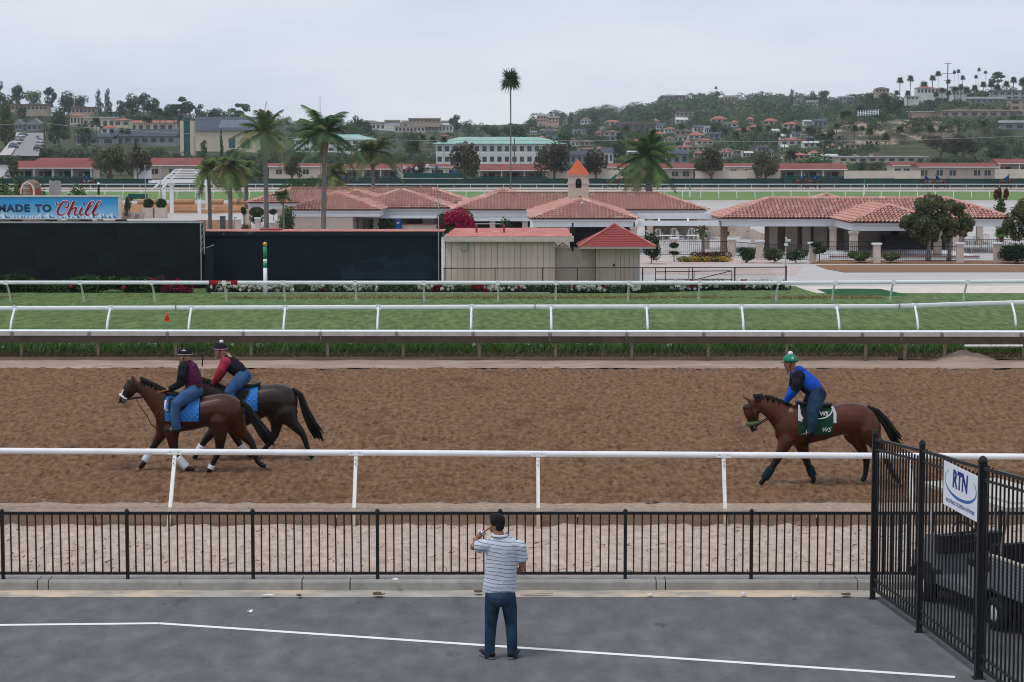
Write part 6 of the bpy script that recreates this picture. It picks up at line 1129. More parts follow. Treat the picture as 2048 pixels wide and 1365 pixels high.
# hotel and hilltop houses
for i, (a, b, yr, ye, yb_, w, r) in enumerate(((735, 806, 244, 247, 262, 'white', 'brown'), (770, 800, 240, 243, 248, 'white', 'brown'), (806, 902, 241, 245, 262, 'cream', 'brown'), (850, 906, 247, 250, 266, 'white', 'white'), (790, 850, 252, 254, 266, 'cream', 'brown'), (818, 880, 236, 239, 245, 'tan', 'brown'))): H(a, b, yr, ye, yb_, 1080 + i * 6, w, r, 'pale wing of the hotel on the middle hilltop, ' + ('leftmost', 'upper left', 'right', 'lower right', 'lower middle', 'top')[i], 'ridge', 8, 1, group='hotel wings on the middle hilltop')
H(1074, 1098, 229, 233, 245, 1250, 'pink', 'white', 'pinkish stepped villa on the ridge left of the centre hill', 'flat', 4, 2); H(1096, 1118, 233, 236, 247, 1240, 'pink', 'white', 'lower pinkish wing of the villa left of the centre hill', 'flat', 3, 2); H(1130, 1144, 235, 238, 247, 1240, 'pink', 'white', 'small pinkish house right of the dark round tree', 'flat', 2)
H(1322, 1352, 190, 193, 199, 1490, 'grey', 'white', 'grey house on top of the centre hill', 'flat', 4); H(1350, 1370, 191, 194, 200, 1490, 'tan', 'brown', 'brown house on top of the centre hill', 'flat', 3); H(1447, 1474, 191, 194, 203, 1470, 'pink', 'white', 'pinkish house on the ridge right of the two lone palms', 'flat', 4); H(1476, 1492, 197, 199, 205, 1470, 'white', 'white', 'low white house on the centre ridge', 'flat', 3)
H(1240, 1302, 244, 249, 262, 1000, 'brown', 'brown', 'wide dark brown building halfway up the centre hill', 'flat', 5); H(1195, 1210, 252, 253, 260, 900, 'white', 'grey', 'white board on the slope of the centre hill', 'flat', 0); H(1350, 1392, 222, 224, 234, 1300, 'tan', 'brown', 'tan house among trees on the centre hill', 'flat', 5); H(1370, 1378, 240, 242, 250, 1000, 'grey', 'grey', 'small grey house on the centre slope', 'flat', 2)
H(1586, 1604, 195, 198, 206, 1360, 'white', 'grey', 'white flat house left of the trees on the ridge', 'flat', 3); H(1612, 1634, 201, 203, 211, 1340, 'white', 'white', 'white house below the trees on the ridge', 'flat', 4); H(1676, 1704, 193, 195, 204, 1300, 'grey', 'white', 'grey-white house on the ridge between the hills', 'flat', 4)
rr = random.Random(77)
mids = [(1376, 1410, 264, 271, 279, 560, 'white', 'red'), (1328, 1350, 254, 258, 266, 700, 'white', 'red'), (1308, 1330, 263, 268, 274, 640, 'cream', 'red'), (1408, 1420, 252, 256, 268, 700, 'white', 'grey'), (1444, 1472, 244, 247, 256, 800, 'white', 'brown'), (1470, 1500, 256, 260, 268, 700, 'cream', 'red'), (1495, 1512, 252, 255, 262, 760, 'pink', 'red'), (1200, 1226, 296, 304, 330, 470, 'white', 'slate'), (1330, 1376, 300, 308, 330, 480, 'grey', 'slate'), (1140, 1176, 302, 310, 330, 470, 'grey', 'slate'), (1122, 1150, 274, 278, 284, 600, 'cream', 'red'), (1160, 1188, 280, 284, 292, 590, 'tan', 'brown'), (1560, 1606, 276, 281, 291, 560, 'white', 'red'), (1606, 1640, 283, 286, 296, 540, 'white', 'white'), (1500, 1516, 249, 254, 262, 700, 'cream', 'red'), (1626, 1652, 238, 242, 256, 760, 'grey', 'slate'), (1606, 1622, 240, 243, 252, 800, 'white', 'white'), (1560, 1570, 268, 272, 284, 600, 'white', 'white'), (1440, 1462, 300, 305, 318, 470, 'white', 'red'), (1190, 1206, 262, 265, 274, 760, 'pink', 'red'), (1260, 1290, 278, 283, 290, 600, 'cream', 'red'), (1060, 1074, 262, 265, 270, 800, 'white', 'grey'), (1075, 1120, 258, 262, 266, 820, 'tan', 'brown'), (880, 900, 270, 272, 276, 800, 'pink', 'red')]
seen = {}
for _ in range(170):
    a = rr.uniform(1065, 1735); y_ = rr.uniform(246, 322); w, r = rr.choice([('white', 'red'), ('white', 'white'), ('cream', 'red'), ('cream', 'brown'), ('white', 'brown'), ('tan', 'brown'), ('grey', 'slate'), ('pink', 'red'), ('white', 'slate')]); b = a + rr.uniform(13, 34)
    if any(abs(a - q[0]) < 16 and abs(y_ - q[4]) < 9 for q in mids) or seen.get((w, r), 0) > 7: continue
    seen[(w, r)] = seen.get((w, r), 0) + 1; mids.append((a, b, y_ - rr.uniform(11, 15), y_ - rr.uniform(7.5, 10), y_, 700, w, r))
mids.sort()
for i, (a, b, yr, ye, yb_, Y, w, r) in enumerate(mids): kk = [q for q in mids if q[6:] == (w, r)]; H(a, b, yr, ye, yb_, Y, w, r, '%s house with %s roof below the centre hill%s' % (w, r, ', ' + nth(kk.index((a, b, yr, ye, yb_, Y, w, r)), len(kk)) + ' of its kind' if len(kk) > 1 else ''), 'hip' if r in ('red', 'brown') else 'ridge', 3)
# right hill houses
H(1878, 2032, 218, 223, 235, 770, 'tan', 'brown', 'long low tan house with wide brown hip roof above the bluff', 'hip', 8, depth=14); H(1815, 1882, 223, 224.5, 236, 790, 'pink', 'white', 'plain pinkish wall left of the long low tan house', 'flat', 0, depth=4); H(1830, 1866, 173, 176, 190, 960, 'white', 'red', 'white villa with low red roof among the palms on the right hill', 'hip', 5); H(1866, 1890, 175, 178, 186, 970, 'white', 'red', 'narrow white villa among the palms on the right hill', 'hip', 3); H(1900, 1930, 173, 175, 192, 960, 'white', 'white', 'tall white villa in the palm grove on the right hill', 'flat', 4, 2); H(1936, 2006, 194, 198, 207, 900, 'grey', 'white', 'low grey modern house with white roof slab on the right hill', 'flat', 6)
H(1980, 2048, 180, 184, 200, 940, 'white', 'slate', 'large white house with sloping slate roof at the right edge', 'ridge', 5, 2); H(2016, 2060, 196, 200, 222, 880, 'tan', 'grey', 'tall tan modern house at the right edge', 'gable', 2, 2); H(1748, 1775, 174, 178, 186, 1060, 'tan', 'brown', 'tan house at the left shoulder of the right hill', 'hip', 4); H(2005, 2090, 241, 246, 262, 680, 'grey', 'white', 'grey building with pale roof at the right edge below the tan house', 'flat', 4); H(2030, 2060, 220, 224, 232, 760, 'cream', 'brown', 'small cream house at the right edge beside the long tan house', 'hip', 2); H(1810, 1834, 192, 194, 200, 930, 'white', 'white', 'low white house left of the white villa on the right hill', 'flat', 3)
H(1655, 1725, 280, 281, 292, 640, 'grey', 'grey', 'long grey retaining wall at the foot of the bluff', 'flat', 0, depth=2, name='retaining_wall', cat='wall', group=None); H(1745, 1762, 306, 309, 326, 430, 'tan', 'brown', 'square tan tower between the right stables', 'flat', 0, name='tower', cat='tower', group=None); H(1676, 1850, 313, 315, 326, 440, 'cream', 'white', 'long low cream building with white roof behind the right stables', 'flat', 9, group=None, name='building', cat='building')
woods('hillside_woods', 1000, (1060, 1800), (1130, 1600), ('dark', 'blue', 'light', 'olive'), 'distant woods covering the centre hill', 51, (3.5, 8.5), 70, .8)
woods('hillside_woods', 950, (1060, 1760), (640, 1120), ('dark', 'blue', 'olive', 'light'), 'trees filling the slope below the centre hill', 52, (1.8, 4.2), 80, .36)
woods('hillside_woods', 420, (500, 1120), (760, 1500), ('dark', 'blue', 'olive'), 'trees filling the low middle slopes left of the centre hill', 53, (2, 4.5), 60, .45)
woods('hillside_woods', 420, (-420, 500), (760, 1100), ('dark', 'blue', 'light'), 'trees filling the left hillside among the houses', 54, (2.5, 5.5), 90, .5, lambda p, Y: ~((p > 140) & (p < 360) & (Y < 860)))
woods('hillside_woods', 760, (1740, 2420), (700, 1100), ('dark', 'light', 'blue', 'olive'), 'shrubs and trees covering the right hill', 55, (1.8, 4), 80, .4)
woods('valley_shrubs', 850, (520, 1760), (450, 640), ('blue', 'dark', 'olive', 'light'), 'shrubs and low trees behind the stables', 56, (1.2, 2.8), 70, .26)
woods('valley_shrubs', 330, (1740, 2150), (450, 700), ('blue', 'olive', 'maroon', 'light', 'dark'), 'shrubs below the sandy bluff and right houses', 57, (1.2, 2.8), 70, .26, lambda p, Y: ~((p > 1640) & (p < 1900) & (Y > 520) & (Y < 720)))
woods('valley_shrubs', 380, (-420, 520), (440, 600), ('blue', 'dark', 'olive'), 'scrubby bushes on the bank below the road and church', 58, (1.2, 2.6), 70, .26, lambda p, Y: ~((p > 20) & (p < 90) & (Y > 480)))
woods('hillside_woods', 150, (1060, 1760), (620, 1100), ('dark', 'blue', 'dark'), 'larger dark trees dotted over the slope below the centre hill', 59, (3.4, 6.5), 130, .45)
rb = np.random.default_rng(44); ub, vb = rb.integers(0, 90, 480), np.minimum((34 * rb.random(480) ** .7).astype(int), 33); kp = fbm(ub / 9, vb / 6, 2, 5) > .38; ub, vb = ub[kp], vb[kp]
stuff('bluff_scrub', leaves(np.stack([XXb[vb, ub], Yb[vb, ub] - .6, ZZb[vb, ub], np.full(len(ub), 1.9), np.full(len(ub), 1.6), np.full(len(ub), 1.1)], 1), len(ub) * 60, .3, TC['olive'] + TC['maroon'] + TC['dark'], 45, shell=.6, lobevar=.4), 'dry scrub clinging to the sandy bluff', 'scrub', FARLEAF)
# white fence on the bluff top
t = thing('white_fence', 'short white rail fence on top of the bluff', 'fence', (XA(1735, 770), 770, tz(1735, 770)))
for y_ in (223, 226): MB().beam(D(1716, y_ + 3, 770), D(1757, y_, 770), .15, .25).build('rail', m_white, t)
for k in range(9): p = D(1716 + k * 5.1, 226.5 - k * .35, 770); MB().bb(p.x - .15, p.x + .15, 769.9, 770.1, p.z - 1.2, p.z + .9).build('post', m_white, t)
# climbing road with parked cars
rp = [(50, 312, 470), (54, 304, 500), (60, 292, 545), (66, 281, 585), (70, 272, 620), (72, 266, 650)]; mb = MB(); L_, R_ = [], []
for px, py, Y in rp: hw_ = 3.0; c = D(px, py, Y); L_.append((c.x - hw_, Y, c.z)); R_.append((c.x + hw_, Y, c.z))
for i in range(len(rp) - 1): mb.poly([L_[i], R_[i], R_[i + 1], L_[i + 1]])
o = mb.build('road', M('far_road', (.24, .235, .24), var=.08, scale=.3)); o['kind'] = 'structure'
mb = MB()
for i in range(len(rp) - 1): mb.poly([Vector(L_[i]) + Vector((-3, 0, .1)), Vector(L_[i]) + Vector((-.2, 0, .15)), Vector(L_[i + 1]) + Vector((-.2, 0, .15)), Vector(L_[i + 1]) + Vector((-3, 0, .1))])
o = mb.build('pavement', m_pave); o['kind'] = 'structure'
def far_car(px, py, Y, col, label):
    p = D(px, py, Y); t = thing('parked_car', label, 'car', tuple(p), 'cars parked on the climbing road'); m_ = M('car_' + col, {'white': (.6, .6, .62), 'grey': (.22, .23, .25), 'dark': (.03, .035, .045), 'blue': (.07, .1, .16), 'silver': (.4, .41, .43)}[col], rough=.3, var=0, spec=.6); q = lambda x, y, z: (p.x + x, p.y + y, p.z + z)
    MB().loft([(q(0, -2.2, .6), (.8, 0, 0), (0, 0, .3)), (q(0, -1.9, .62), (.88, 0, 0), (0, 0, .36)), (q(0, 1.8, .62), (.88, 0, 0), (0, 0, .36)), (q(0, 2.2, .6), (.8, 0, 0), (0, 0, .28))], 8).build('body', m_, t); MB().loft([(q(0, -1.7, .95), (.72, 0, 0), (0, 0, .1)), (q(0, -1.0, 1.15), (.68, 0, 0), (0, 0, .3)), (q(0, .6, 1.15), (.68, 0, 0), (0, 0, .3)), (q(0, 1.3, .95), (.72, 0, 0), (0, 0, .1))], 8).build('cabin', m_glass, t)
    for sx in (-.78, .78):
        for sy in (-1.35, 1.35): me = MB().lathe([(.32, -.1), (.32, .1)], (0, 0, 0), 10).mesh('wheel'); me.transform(Matrix.Rotation(math.pi / 2, 4, 'Y')); me.transform(Matrix.Translation((sx, sy, .32))); link('wheel', me, m_black, t)
for i, (px, py, Y, c) in enumerate(((27, 297, 525, 'blue'), (33, 289, 555, 'white'), (38, 282, 580, 'grey'), (42, 277, 600, 'white'), (47, 273, 618, 'dark'))): far_car(px, py, Y, c, '%s car parked on the left side of the climbing road, %s in the row' % (c, ORD[i]))
for i, (px, py, Y, c) in enumerate(((77, 301, 510, 'dark'), (79, 294, 535, 'silver'), (82, 288, 560, 'white'))): far_car(px, py, Y, c, '%s car parked on the right side of the climbing road, %s in the row' % (c, ORD[i]))
# poles and wires
def pole(px, yt, Y, label, w=.16, arms=(), z0=None):
    p = D(px, yt, Y); z0 = tz(px, Y) - .5 if z0 is None else z0; t = thing('utility_pole', label, 'pole', (p.x, Y, z0)); MB().tube([(p.x, Y, z0), (p.x, Y, p.z)], w, 6).build('pole', m_bark, t)
    for a in arms: MB().bb(p.x - a[1], p.x + a[1], Y - .1, Y + .1, p.z - a[0], p.z - a[0] + .2).build('crossarm', m_bark, t)
pole(88, 246, 545, 'wooden utility pole beside the climbing road', .22, ((.4, 1.0),)); pole(149, 252, 545, 'thin utility pole right of the large dark tree', .16, ((.3, .8),)); pole(1896, 126, 1060, 'tall power pylon on the skyline of the right hill', .25, ((.5, 2.0), (5.5, 3.0), (9, 2.0))); pole(640, 190, 260, 'thin pole rising behind the full feather palm', .03, z0=0); pole(1029, 276, 420, 'thin pole beside the tall skinny fan palm', .12, z0=0); pole(1283, 238, 560, 'white lamp post in front of the dark brown building', .1); pole(560, 280, 500, 'utility pole behind the two tall palms', .15, z0=0); pole(1559, 187, 1450, 'tall lamp mast on the centre ridge', .2)
def wire(pts, Y, label, r=.035):
    P = [D(px, py, Y) for px, py in pts]; mb = MB().tube(P, r, 5); tag(mb.build('power_line', M('wire_grey', (.4, .4, .41), rough=.5, var=0)), label, 'power line')
wire([(-60, 252), (0, 250), (88, 246), (150, 254), (290, 263), (480, 273), (820, 281), (1200, 282)], 544, 'power line crossing from the left pole to the middle trees', .05); wire([(1200, 281.5), (1500, 284), (1800, 281), (2200, 268)], 520, 'power line crossing in front of the bluff on the right', .04)
# furlong pole and screens on the far side
for px, yt, Y, lab in ((1380, 371, 285, 'green topped furlong pole on the far turf right of centre'), (1729, 356, 300, 'tall striped furlong pole on the far turf behind the right pavilion')):
    p = D(px, yt, Y); t = thing('furlong_pole', lab, 'pole', (p.x, Y, 0)); MB().lathe([(.09, 0), (.09, p.z * .6)], (p.x, Y, 0), 8).build('band', m_white, t); MB().lathe([(.09, p.z * .6 + .01), (.09, p.z)], (p.x, Y, 0), 8).build('band', m_green, t)
# ================================================================== infield on the left
m_perg = M('pergola_white', (.7, .71, .73), rough=.5, var=.05); PY = 244.0
pg2 = thing('pergola', 'white timber pergola with sloping lattice roof left of the short palms', 'pergola', (XA(371, PY), PY, GZ))
zb2 = ZA(366, PY); 
for px, Y, w in ((343, PY - 1.5, 7), (398, PY - 1.5, 6.5), (328, PY + 4, 7), (413, PY + 4, 5)): x = XA(px, Y); MB().bb(x - w / 2 * Y / FPX, x + w / 2 * Y / FPX, Y, Y + .4, GZ, zb2).build('post', m_perg, pg2); MB().bb(x - .35, x + .35, Y - .1, Y + .5, zb2 - .3, zb2).build('bracket_block', m_perg, pg2)
MB().bb(XA(303, PY), XA(436, PY), PY - 1.8, PY - 1.5, zb2 + .002, zb2 + .28).build('main_beam', m_perg, pg2); MB().bb(XA(303, PY + 4), XA(436, PY + 4), PY + 4.4, PY + 4.7, zb2 + .002, zb2 + .28).build('main_beam', m_perg, pg2)
ap_ = D(374, 337, PY + 1.5)
for (a, b, c, d_) in ((303, 381, 352, 340), (322, 381, 362, 339), (436, 381, 400, 341), (418, 381, 388, 340)): MB().beam(D(a, b, PY - 1.6), D(c, d_, PY + 1.5), .16, .2).build('rafter', m_perg, pg2)
for k, y_ in enumerate((360, 355, 350, 345, 340)): xa, xb = 326 + k * 5.5, 416 - k * 4.5; Y = PY - 1.2 + k * .6; MB().beam(D(xa, y_, Y), D(xb, y_, Y), .18, .15).build('purlin', m_perg, pg2)
MB().bb(XA(401, PY), XA(426, PY), PY + 1, PY + 1.5, ZA(419, PY), ZA(417, PY)).build('bench', m_perg, pg2)
for px0, px1, i in ((284, 305, 0), (310, 331, 1)):
    Y = 228; t = thing('planter_box', 'square concrete planter with palm-like plants before the pergola, ' + ('left', 'right')[i] + ' one', 'planter', (XA(px0, Y), Y, GZ)); MB().bb(XA(px0, Y), XA(px1, Y), Y, Y + 1.2, GZ, ZA(416, Y)).build('box', m_stucco, t); cx = XA((px0 + px1) / 2, Y)
    v, f, c = leaves([(cx, Y + .6, ZA(408, Y), .6, .5, .6)], 900, .16, [(.03, .06, .025), (.05, .09, .03)], 60 + i, aspect=.2); link('plant', np_mesh('plant', v - np.array(ORG[t.name]), f, c), LEAF, t)
st = thing('stone_planter', 'low stone planter wall right of the billboard', 'planter', (XA(263, 226), 226, GZ)); rr = random.Random(2)
for j in range(3):
    x = XA(240, 226) + (j % 2) * -.3
    while x < XA(284, 226): w = rr.uniform(.35, .6); MB().bb(x + .01, x + w - .01, 226 + rr.uniform(0, .05), 226.5, GZ + j * .24 + .01, GZ + j * .24 + .23).build('stone', m_timber if rr.random() < .4 else m_stucco2, st); x += w
shrub('shrub', 255, 404, 226 - 30, 14, 26, [(.04, .08, .025), (.06, .1, .03)], 500, .12, 63, 'thin young shrub growing in the stone planter')
for i, px in enumerate((290, 320)): p = D(px, 330, 232); mb = MB().tube([(p.x, 232, GZ), (p.x, 232, p.z)], .05, 6); tag(mb.build('flag_pole', m_frame), 'thin bare flagpole left of the pergola, ' + ('left', 'right')[i] + ' one', 'flagpole', 'bare flagpoles')
for i, px in enumerate((352, 376, 434, 470, 486, 300, 288)):
    p = G(px, 409.5); L_ = .75; t = link('hay_bale', MB().loft([((p.x + s * L_, p.y, .32), (0, .4 * q, 0), (0, 0, .34 * q)) for s, q in ((-1, .8), (-.92, 1), (.92, 1), (1, .8))], 10).mesh('hay_bale'), M('hay', (.4, .24, .13), rough=.95, var=.25, scale=6, bump=.5)); tag(t, 'orange-brown hay bale along the infield road, ' + nth(sorted((352, 376, 434, 470, 486, 300, 288)).index(px), 7), 'hay bale', 'hay bales along the infield road')
gb = thing('green_trailer', 'small dark green trailer parked on the infield beside the billboard', 'trailer', tuple(G(274, 402))); p = G(274, 402); MB().bb(p.x - 1.1, p.x + 1.1, p.y, p.y + 1.4, .25, .85).build('box', m_bgreen, gb)
for s in (-.7, .7): MB().box((p.x + s, p.y, .2), (.3, .15, .4)).build('wheel', m_black, gb)
# garden behind the billboard
shrub('bush', 14, 377, 150 - 30, 60, 42, YLG[2:] + [(.1, .15, .05)], 2600, .09, 71, 'bright leafy bush above the left end of the billboard', 'bush'); shrub('bush', 42, 350, 160 - 30, 50, 30, DKG, 1600, .1, 72, 'dark spreading bush above the billboard left', 'bush'); shrub('bush', 8, 358, 162 - 30, 36, 30, DKG, 1200, .1, 73, 'dark bush at the left edge behind the leafy bush', 'bush'); shrub('bush', 86, 373, 160 - 30, 26, 36, [(.03, .07, .02), (.05, .1, .03)], 1500, .08, 74, 'conical green bush between the toy barn and board fence', 'bush'); shrub('bush', 152, 376, 150 - 30, 74, 40, [(.04, .085, .025), (.06, .12, .04), (.09, .15, .05)], 3400, .08, 75, 'wide leafy bush above the word Chill on the billboard', 'bush'); shrub('bush', 80, 388, 148 - 30, 40, 14, YLG + [(.3, .2, .2)], 900, .07, 76, 'low pale flowering bush above the billboard', 'bush'); shrub('bush', 198, 388, 150 - 30, 22, 12, [(.04, .08, .025)], 500, .08, 77, 'small low bush at the right of the wide leafy bush', 'bush')
by_ = 152; tb = thing('toy_barn', 'small red barn-shaped hut with white trim behind the billboard', 'hut', (XA(55, by_), by_, GZ)); sh = [(42, 392), (42, 380), (46, 370), (55, 364), (64, 370), (68, 380), (68, 392)]; P = [D(a, b, by_) for a, b in sh]; MB().prism([(p.x, by_, p.z if i not in (0, 6) else GZ) for i, p in enumerate(P)], (0, 2.2, 0)).build('wall', M('hut_red', (.28, .06, .04), var=.15), tb)
mb = MB()
for a, b in zip(P[:-1], P[1:]): mb.beam(Vector((a.x, by_ - .05, a.z)), Vector((b.x, by_ - .05, b.z)), .12, .12)
mb.build('trim', m_cream, tb); mb = MB()
for a, b in ((1, 2), (2, 3), (3, 4), (4, 5)): mb.prism([Vector((P[a].x, by_ - .1, P[a].z + .06)), Vector((P[b].x, by_ - .1, P[b].z + .06)), Vector((P[b].x, by_ - .1, P[b].z + .14)), Vector((P[a].x, by_ - .1, P[a].z + .14))], (0, 2.4, 0))
mb.build('roof', m_timber, tb)
ba_ = thing('barrel', 'brown wooden barrel with white hoops in front of the toy barn', 'barrel', (XA(53, 147), 147, GZ)); c = D(53, 380, 147); MB().lathe([(.2, GZ), (.24, c.z - .5), (.25, c.z), (.22, c.z + .35)], (c.x, 147, 0), 14).build('staves', m_timber, ba_, True)
for dz in (-.25, .05, .36): MB().lathe([(.255, dz), (.255, dz + .05)], (c.x, 147, c.z), 14).build('hoop', m_frame, ba_)
wf = thing('board_fence', 'weathered grey vertical board screen behind the billboard', 'fence', (XA(110, 155), 155, GZ))
for k in range(4): MB().bb(XA(98.5 + k * 6, 155), XA(104 + k * 6, 155), 155, 155.08, GZ, ZA(361 + (k % 2) * 1.5, 155)).build('board', M('grey_board', (.3, .29, .29), var=.15, scale=4, stretch=(1, 1, .2)), wf)
lp_ = D(197, 368, 250); t = thing('bollard_lamp', 'black bollard lamp with white globe beside the far rail', 'lamp', (lp_.x, 250, 0)); MB().tube([(lp_.x, 250, -.5), (lp_.x, 250, lp_.z - .15)], .14, 8).build('post', m_black, t); MB().ell((lp_.x, 250, lp_.z), (.18, .18, .16), 10).build('globe', m_white, t, True)
# ================================================================== round-headed trees at the right fence
def cloud_tree(lobes, trunks, Y, label, n, seed):
    t = thing('tree', label, 'tree', (XA(trunks[0][0][0], Y), Y, GZ)); L = []; r = random.Random(seed)
    for px, py, rp_ in lobes:
        for k in range(5): q = rp_ * Y / FPX; c = D(px + r.uniform(-.5, .5) * rp_, py + r.uniform(-.45, .45) * rp_, Y); L.append((c.x, Y + r.uniform(-.6, .6) * q, c.z, q * .62, q * .62, q * .5))
    v, f, c = leaves(L, n, .085, [(.075, .095, .045), (.105, .125, .05), (.14, .145, .065), (.07, .09, .05), (.16, .135, .07)], seed, shell=.6, jit=.5, bright=.3); link('crown', np_mesh('crown', v - np.array(ORG[t.name]), f, c), LEAF, t)
    for path in trunks: MB().tube([D(a, b, Y) for a, b in path], [.2, .14, .12, .1, .07][:len(path)], 8).build('trunk', M('grey_bark', (.2, .185, .18), rough=.9, var=.2, scale=6, stretch=(1, 1, .3)), t, True)
cloud_tree([(1870, 402, 22), (1890, 408, 20), (1848, 415, 22), (1822, 432, 24), (1845, 445, 28), (1875, 440, 28), (1895, 455, 24), (1868, 465, 24), (1830, 458, 22), (1812, 448, 16), (1912, 420, 18), (1905, 440, 16), (1935, 442, 20), (1930, 460, 16), (1890, 475, 14), (1855, 474, 18), (1925, 412, 12)], [((1856, 531), (1857, 505), (1859, 480), (1862, 450)), ((1897, 531), (1899, 505), (1902, 475), (1905, 450))], 139.5, 'dense round-headed tree with two grey trunks in front of the right pavilion', 22000, 91)
cloud_tree([(2040, 420, 26), (2060, 430, 34), (2025, 445, 22), (2050, 460, 30), (2018, 455, 16), (2080, 450, 34), (2035, 470, 18), (2070, 410, 26), (2045, 408, 14)], [((2070, 531), (2068, 500), (2065, 470), (2060, 440))], 140, 'dense round-headed tree cut by the right edge of the picture', 9000, 92)
sh_ = shrub('shrub', 2000, 402, 170, 30, 24, [(.05, .09, .03), (.08, .12, .04)], 700, .12, 93, 'green plant with dark red flower plumes behind the right pavilion roof'); Y = LASTY[0]; v, f, c = leaves([(XA(a, Y), Y, ZA(b, Y), .28, .25, .6) for a, b in ((1992, 390), (1998, 386), (2012, 388))], 500, .12, [(.1, .02, .02), (.14, .03, .025)], 94); link('plumes', np_mesh('plumes', v - np.array(ORG[sh_.name]), f, c), LEAF, sh_)
# ================================================================== horses
m_coat = M('horse_coat', (1, 1, 1), rough=.38, var=.2, scale=5, attr='Col', spec=.25); m_hair = M('horse_hair', (.008, .007, .007), rough=.55, var=.3, scale=30); m_leather = M('dark_leather', (.018, .014, .013), rough=.45, var=.2, scale=20); m_hoof = M('hoof', (.16, .12, .09), rough=.6, var=.2, scale=20)
m_wrapw = M('white_wrap', (.62, .62, .66), rough=.9, var=.08, scale=30, bump=.3, bscale=80, bdist=.01); m_wrapd = M('green_wrap', (.008, .026, .03), rough=.9, var=.2, scale=40); m_steel = M('steel', (.5, .5, .52), rough=.3, metal=.9, var=0)
m_blk0 = M('wet_black', (.004, .004, .004), rough=.15, var=0, spec=.6)
def quilt(name, c, k=19.0):
    m = M(name, c, rough=.85, var=.06, scale=20); n, l = m.node_tree.nodes, m.node_tree.links; b = n['Principled BSDF']; g = n.new('ShaderNodeNewGeometry'); hs = []
    for s in (1, -1):
        d = n.new('ShaderNodeVectorMath'); d.operation = 'DOT_PRODUCT'; d.inputs[1].default_value = (k, 0, k * s); l.new(g.outputs['Position'], d.inputs[0]); f = n.new('ShaderNodeMath'); f.operation = 'PINGPONG'; f.inputs[1].default_value = 1.0; l.new(d.outputs['Value'], f.inputs[0]); hs.append(f)
    mn = n.new('ShaderNodeMath'); mn.operation = 'MINIMUM'; l.new(hs[0].outputs[0], mn.inputs[0]); l.new(hs[1].outputs[0], mn.inputs[1]); sq = n.new('ShaderNodeMath'); sq.operation = 'POWER'; sq.inputs[1].default_value = .5; l.new(mn.outputs[0], sq.inputs[0])
    bp = n.new('ShaderNodeBump'); bp.inputs['Strength'].default_value = 1.0; bp.inputs['Distance'].default_value = .017; l.new(sq.outputs[0], bp.inputs['Height']); l.new(bp.outputs[0], b.inputs['Normal']); return m
m_padblue = quilt('quilted_blue', (.04, .19, .55)); m_padgreen = M('pad_green', (.012, .055, .03), rough=.8, var=.1, scale=20); m_padwhite = M('pad_white', (.66, .66, .7), rough=.85, var=.05)
class Frame:
    """drawing frame: zoom-crop pixels -> points on the vertical plane at depth Y"""
    def __init__(s, x0, y0, k, Y): s.x0, s.y0, s.k, s.Y = x0, y0, k, Y; s.mpp = Y / FPX / k
    def __call__(s, x, y, o=0.0): p = D(s.x0 + x / s.k, s.y0 + y / s.k, s.Y); return Vector((p.x, s.Y + o, p.z))
def tb(fr, pts, o=0.0, lat=None):
    """(x, y, radius_px[, offset]) -> tube path and radii"""
    return [fr(p[0], p[1], p[3] if len(p) > 3 else o) for p in pts], [p[2] * fr.mpp for p in pts]
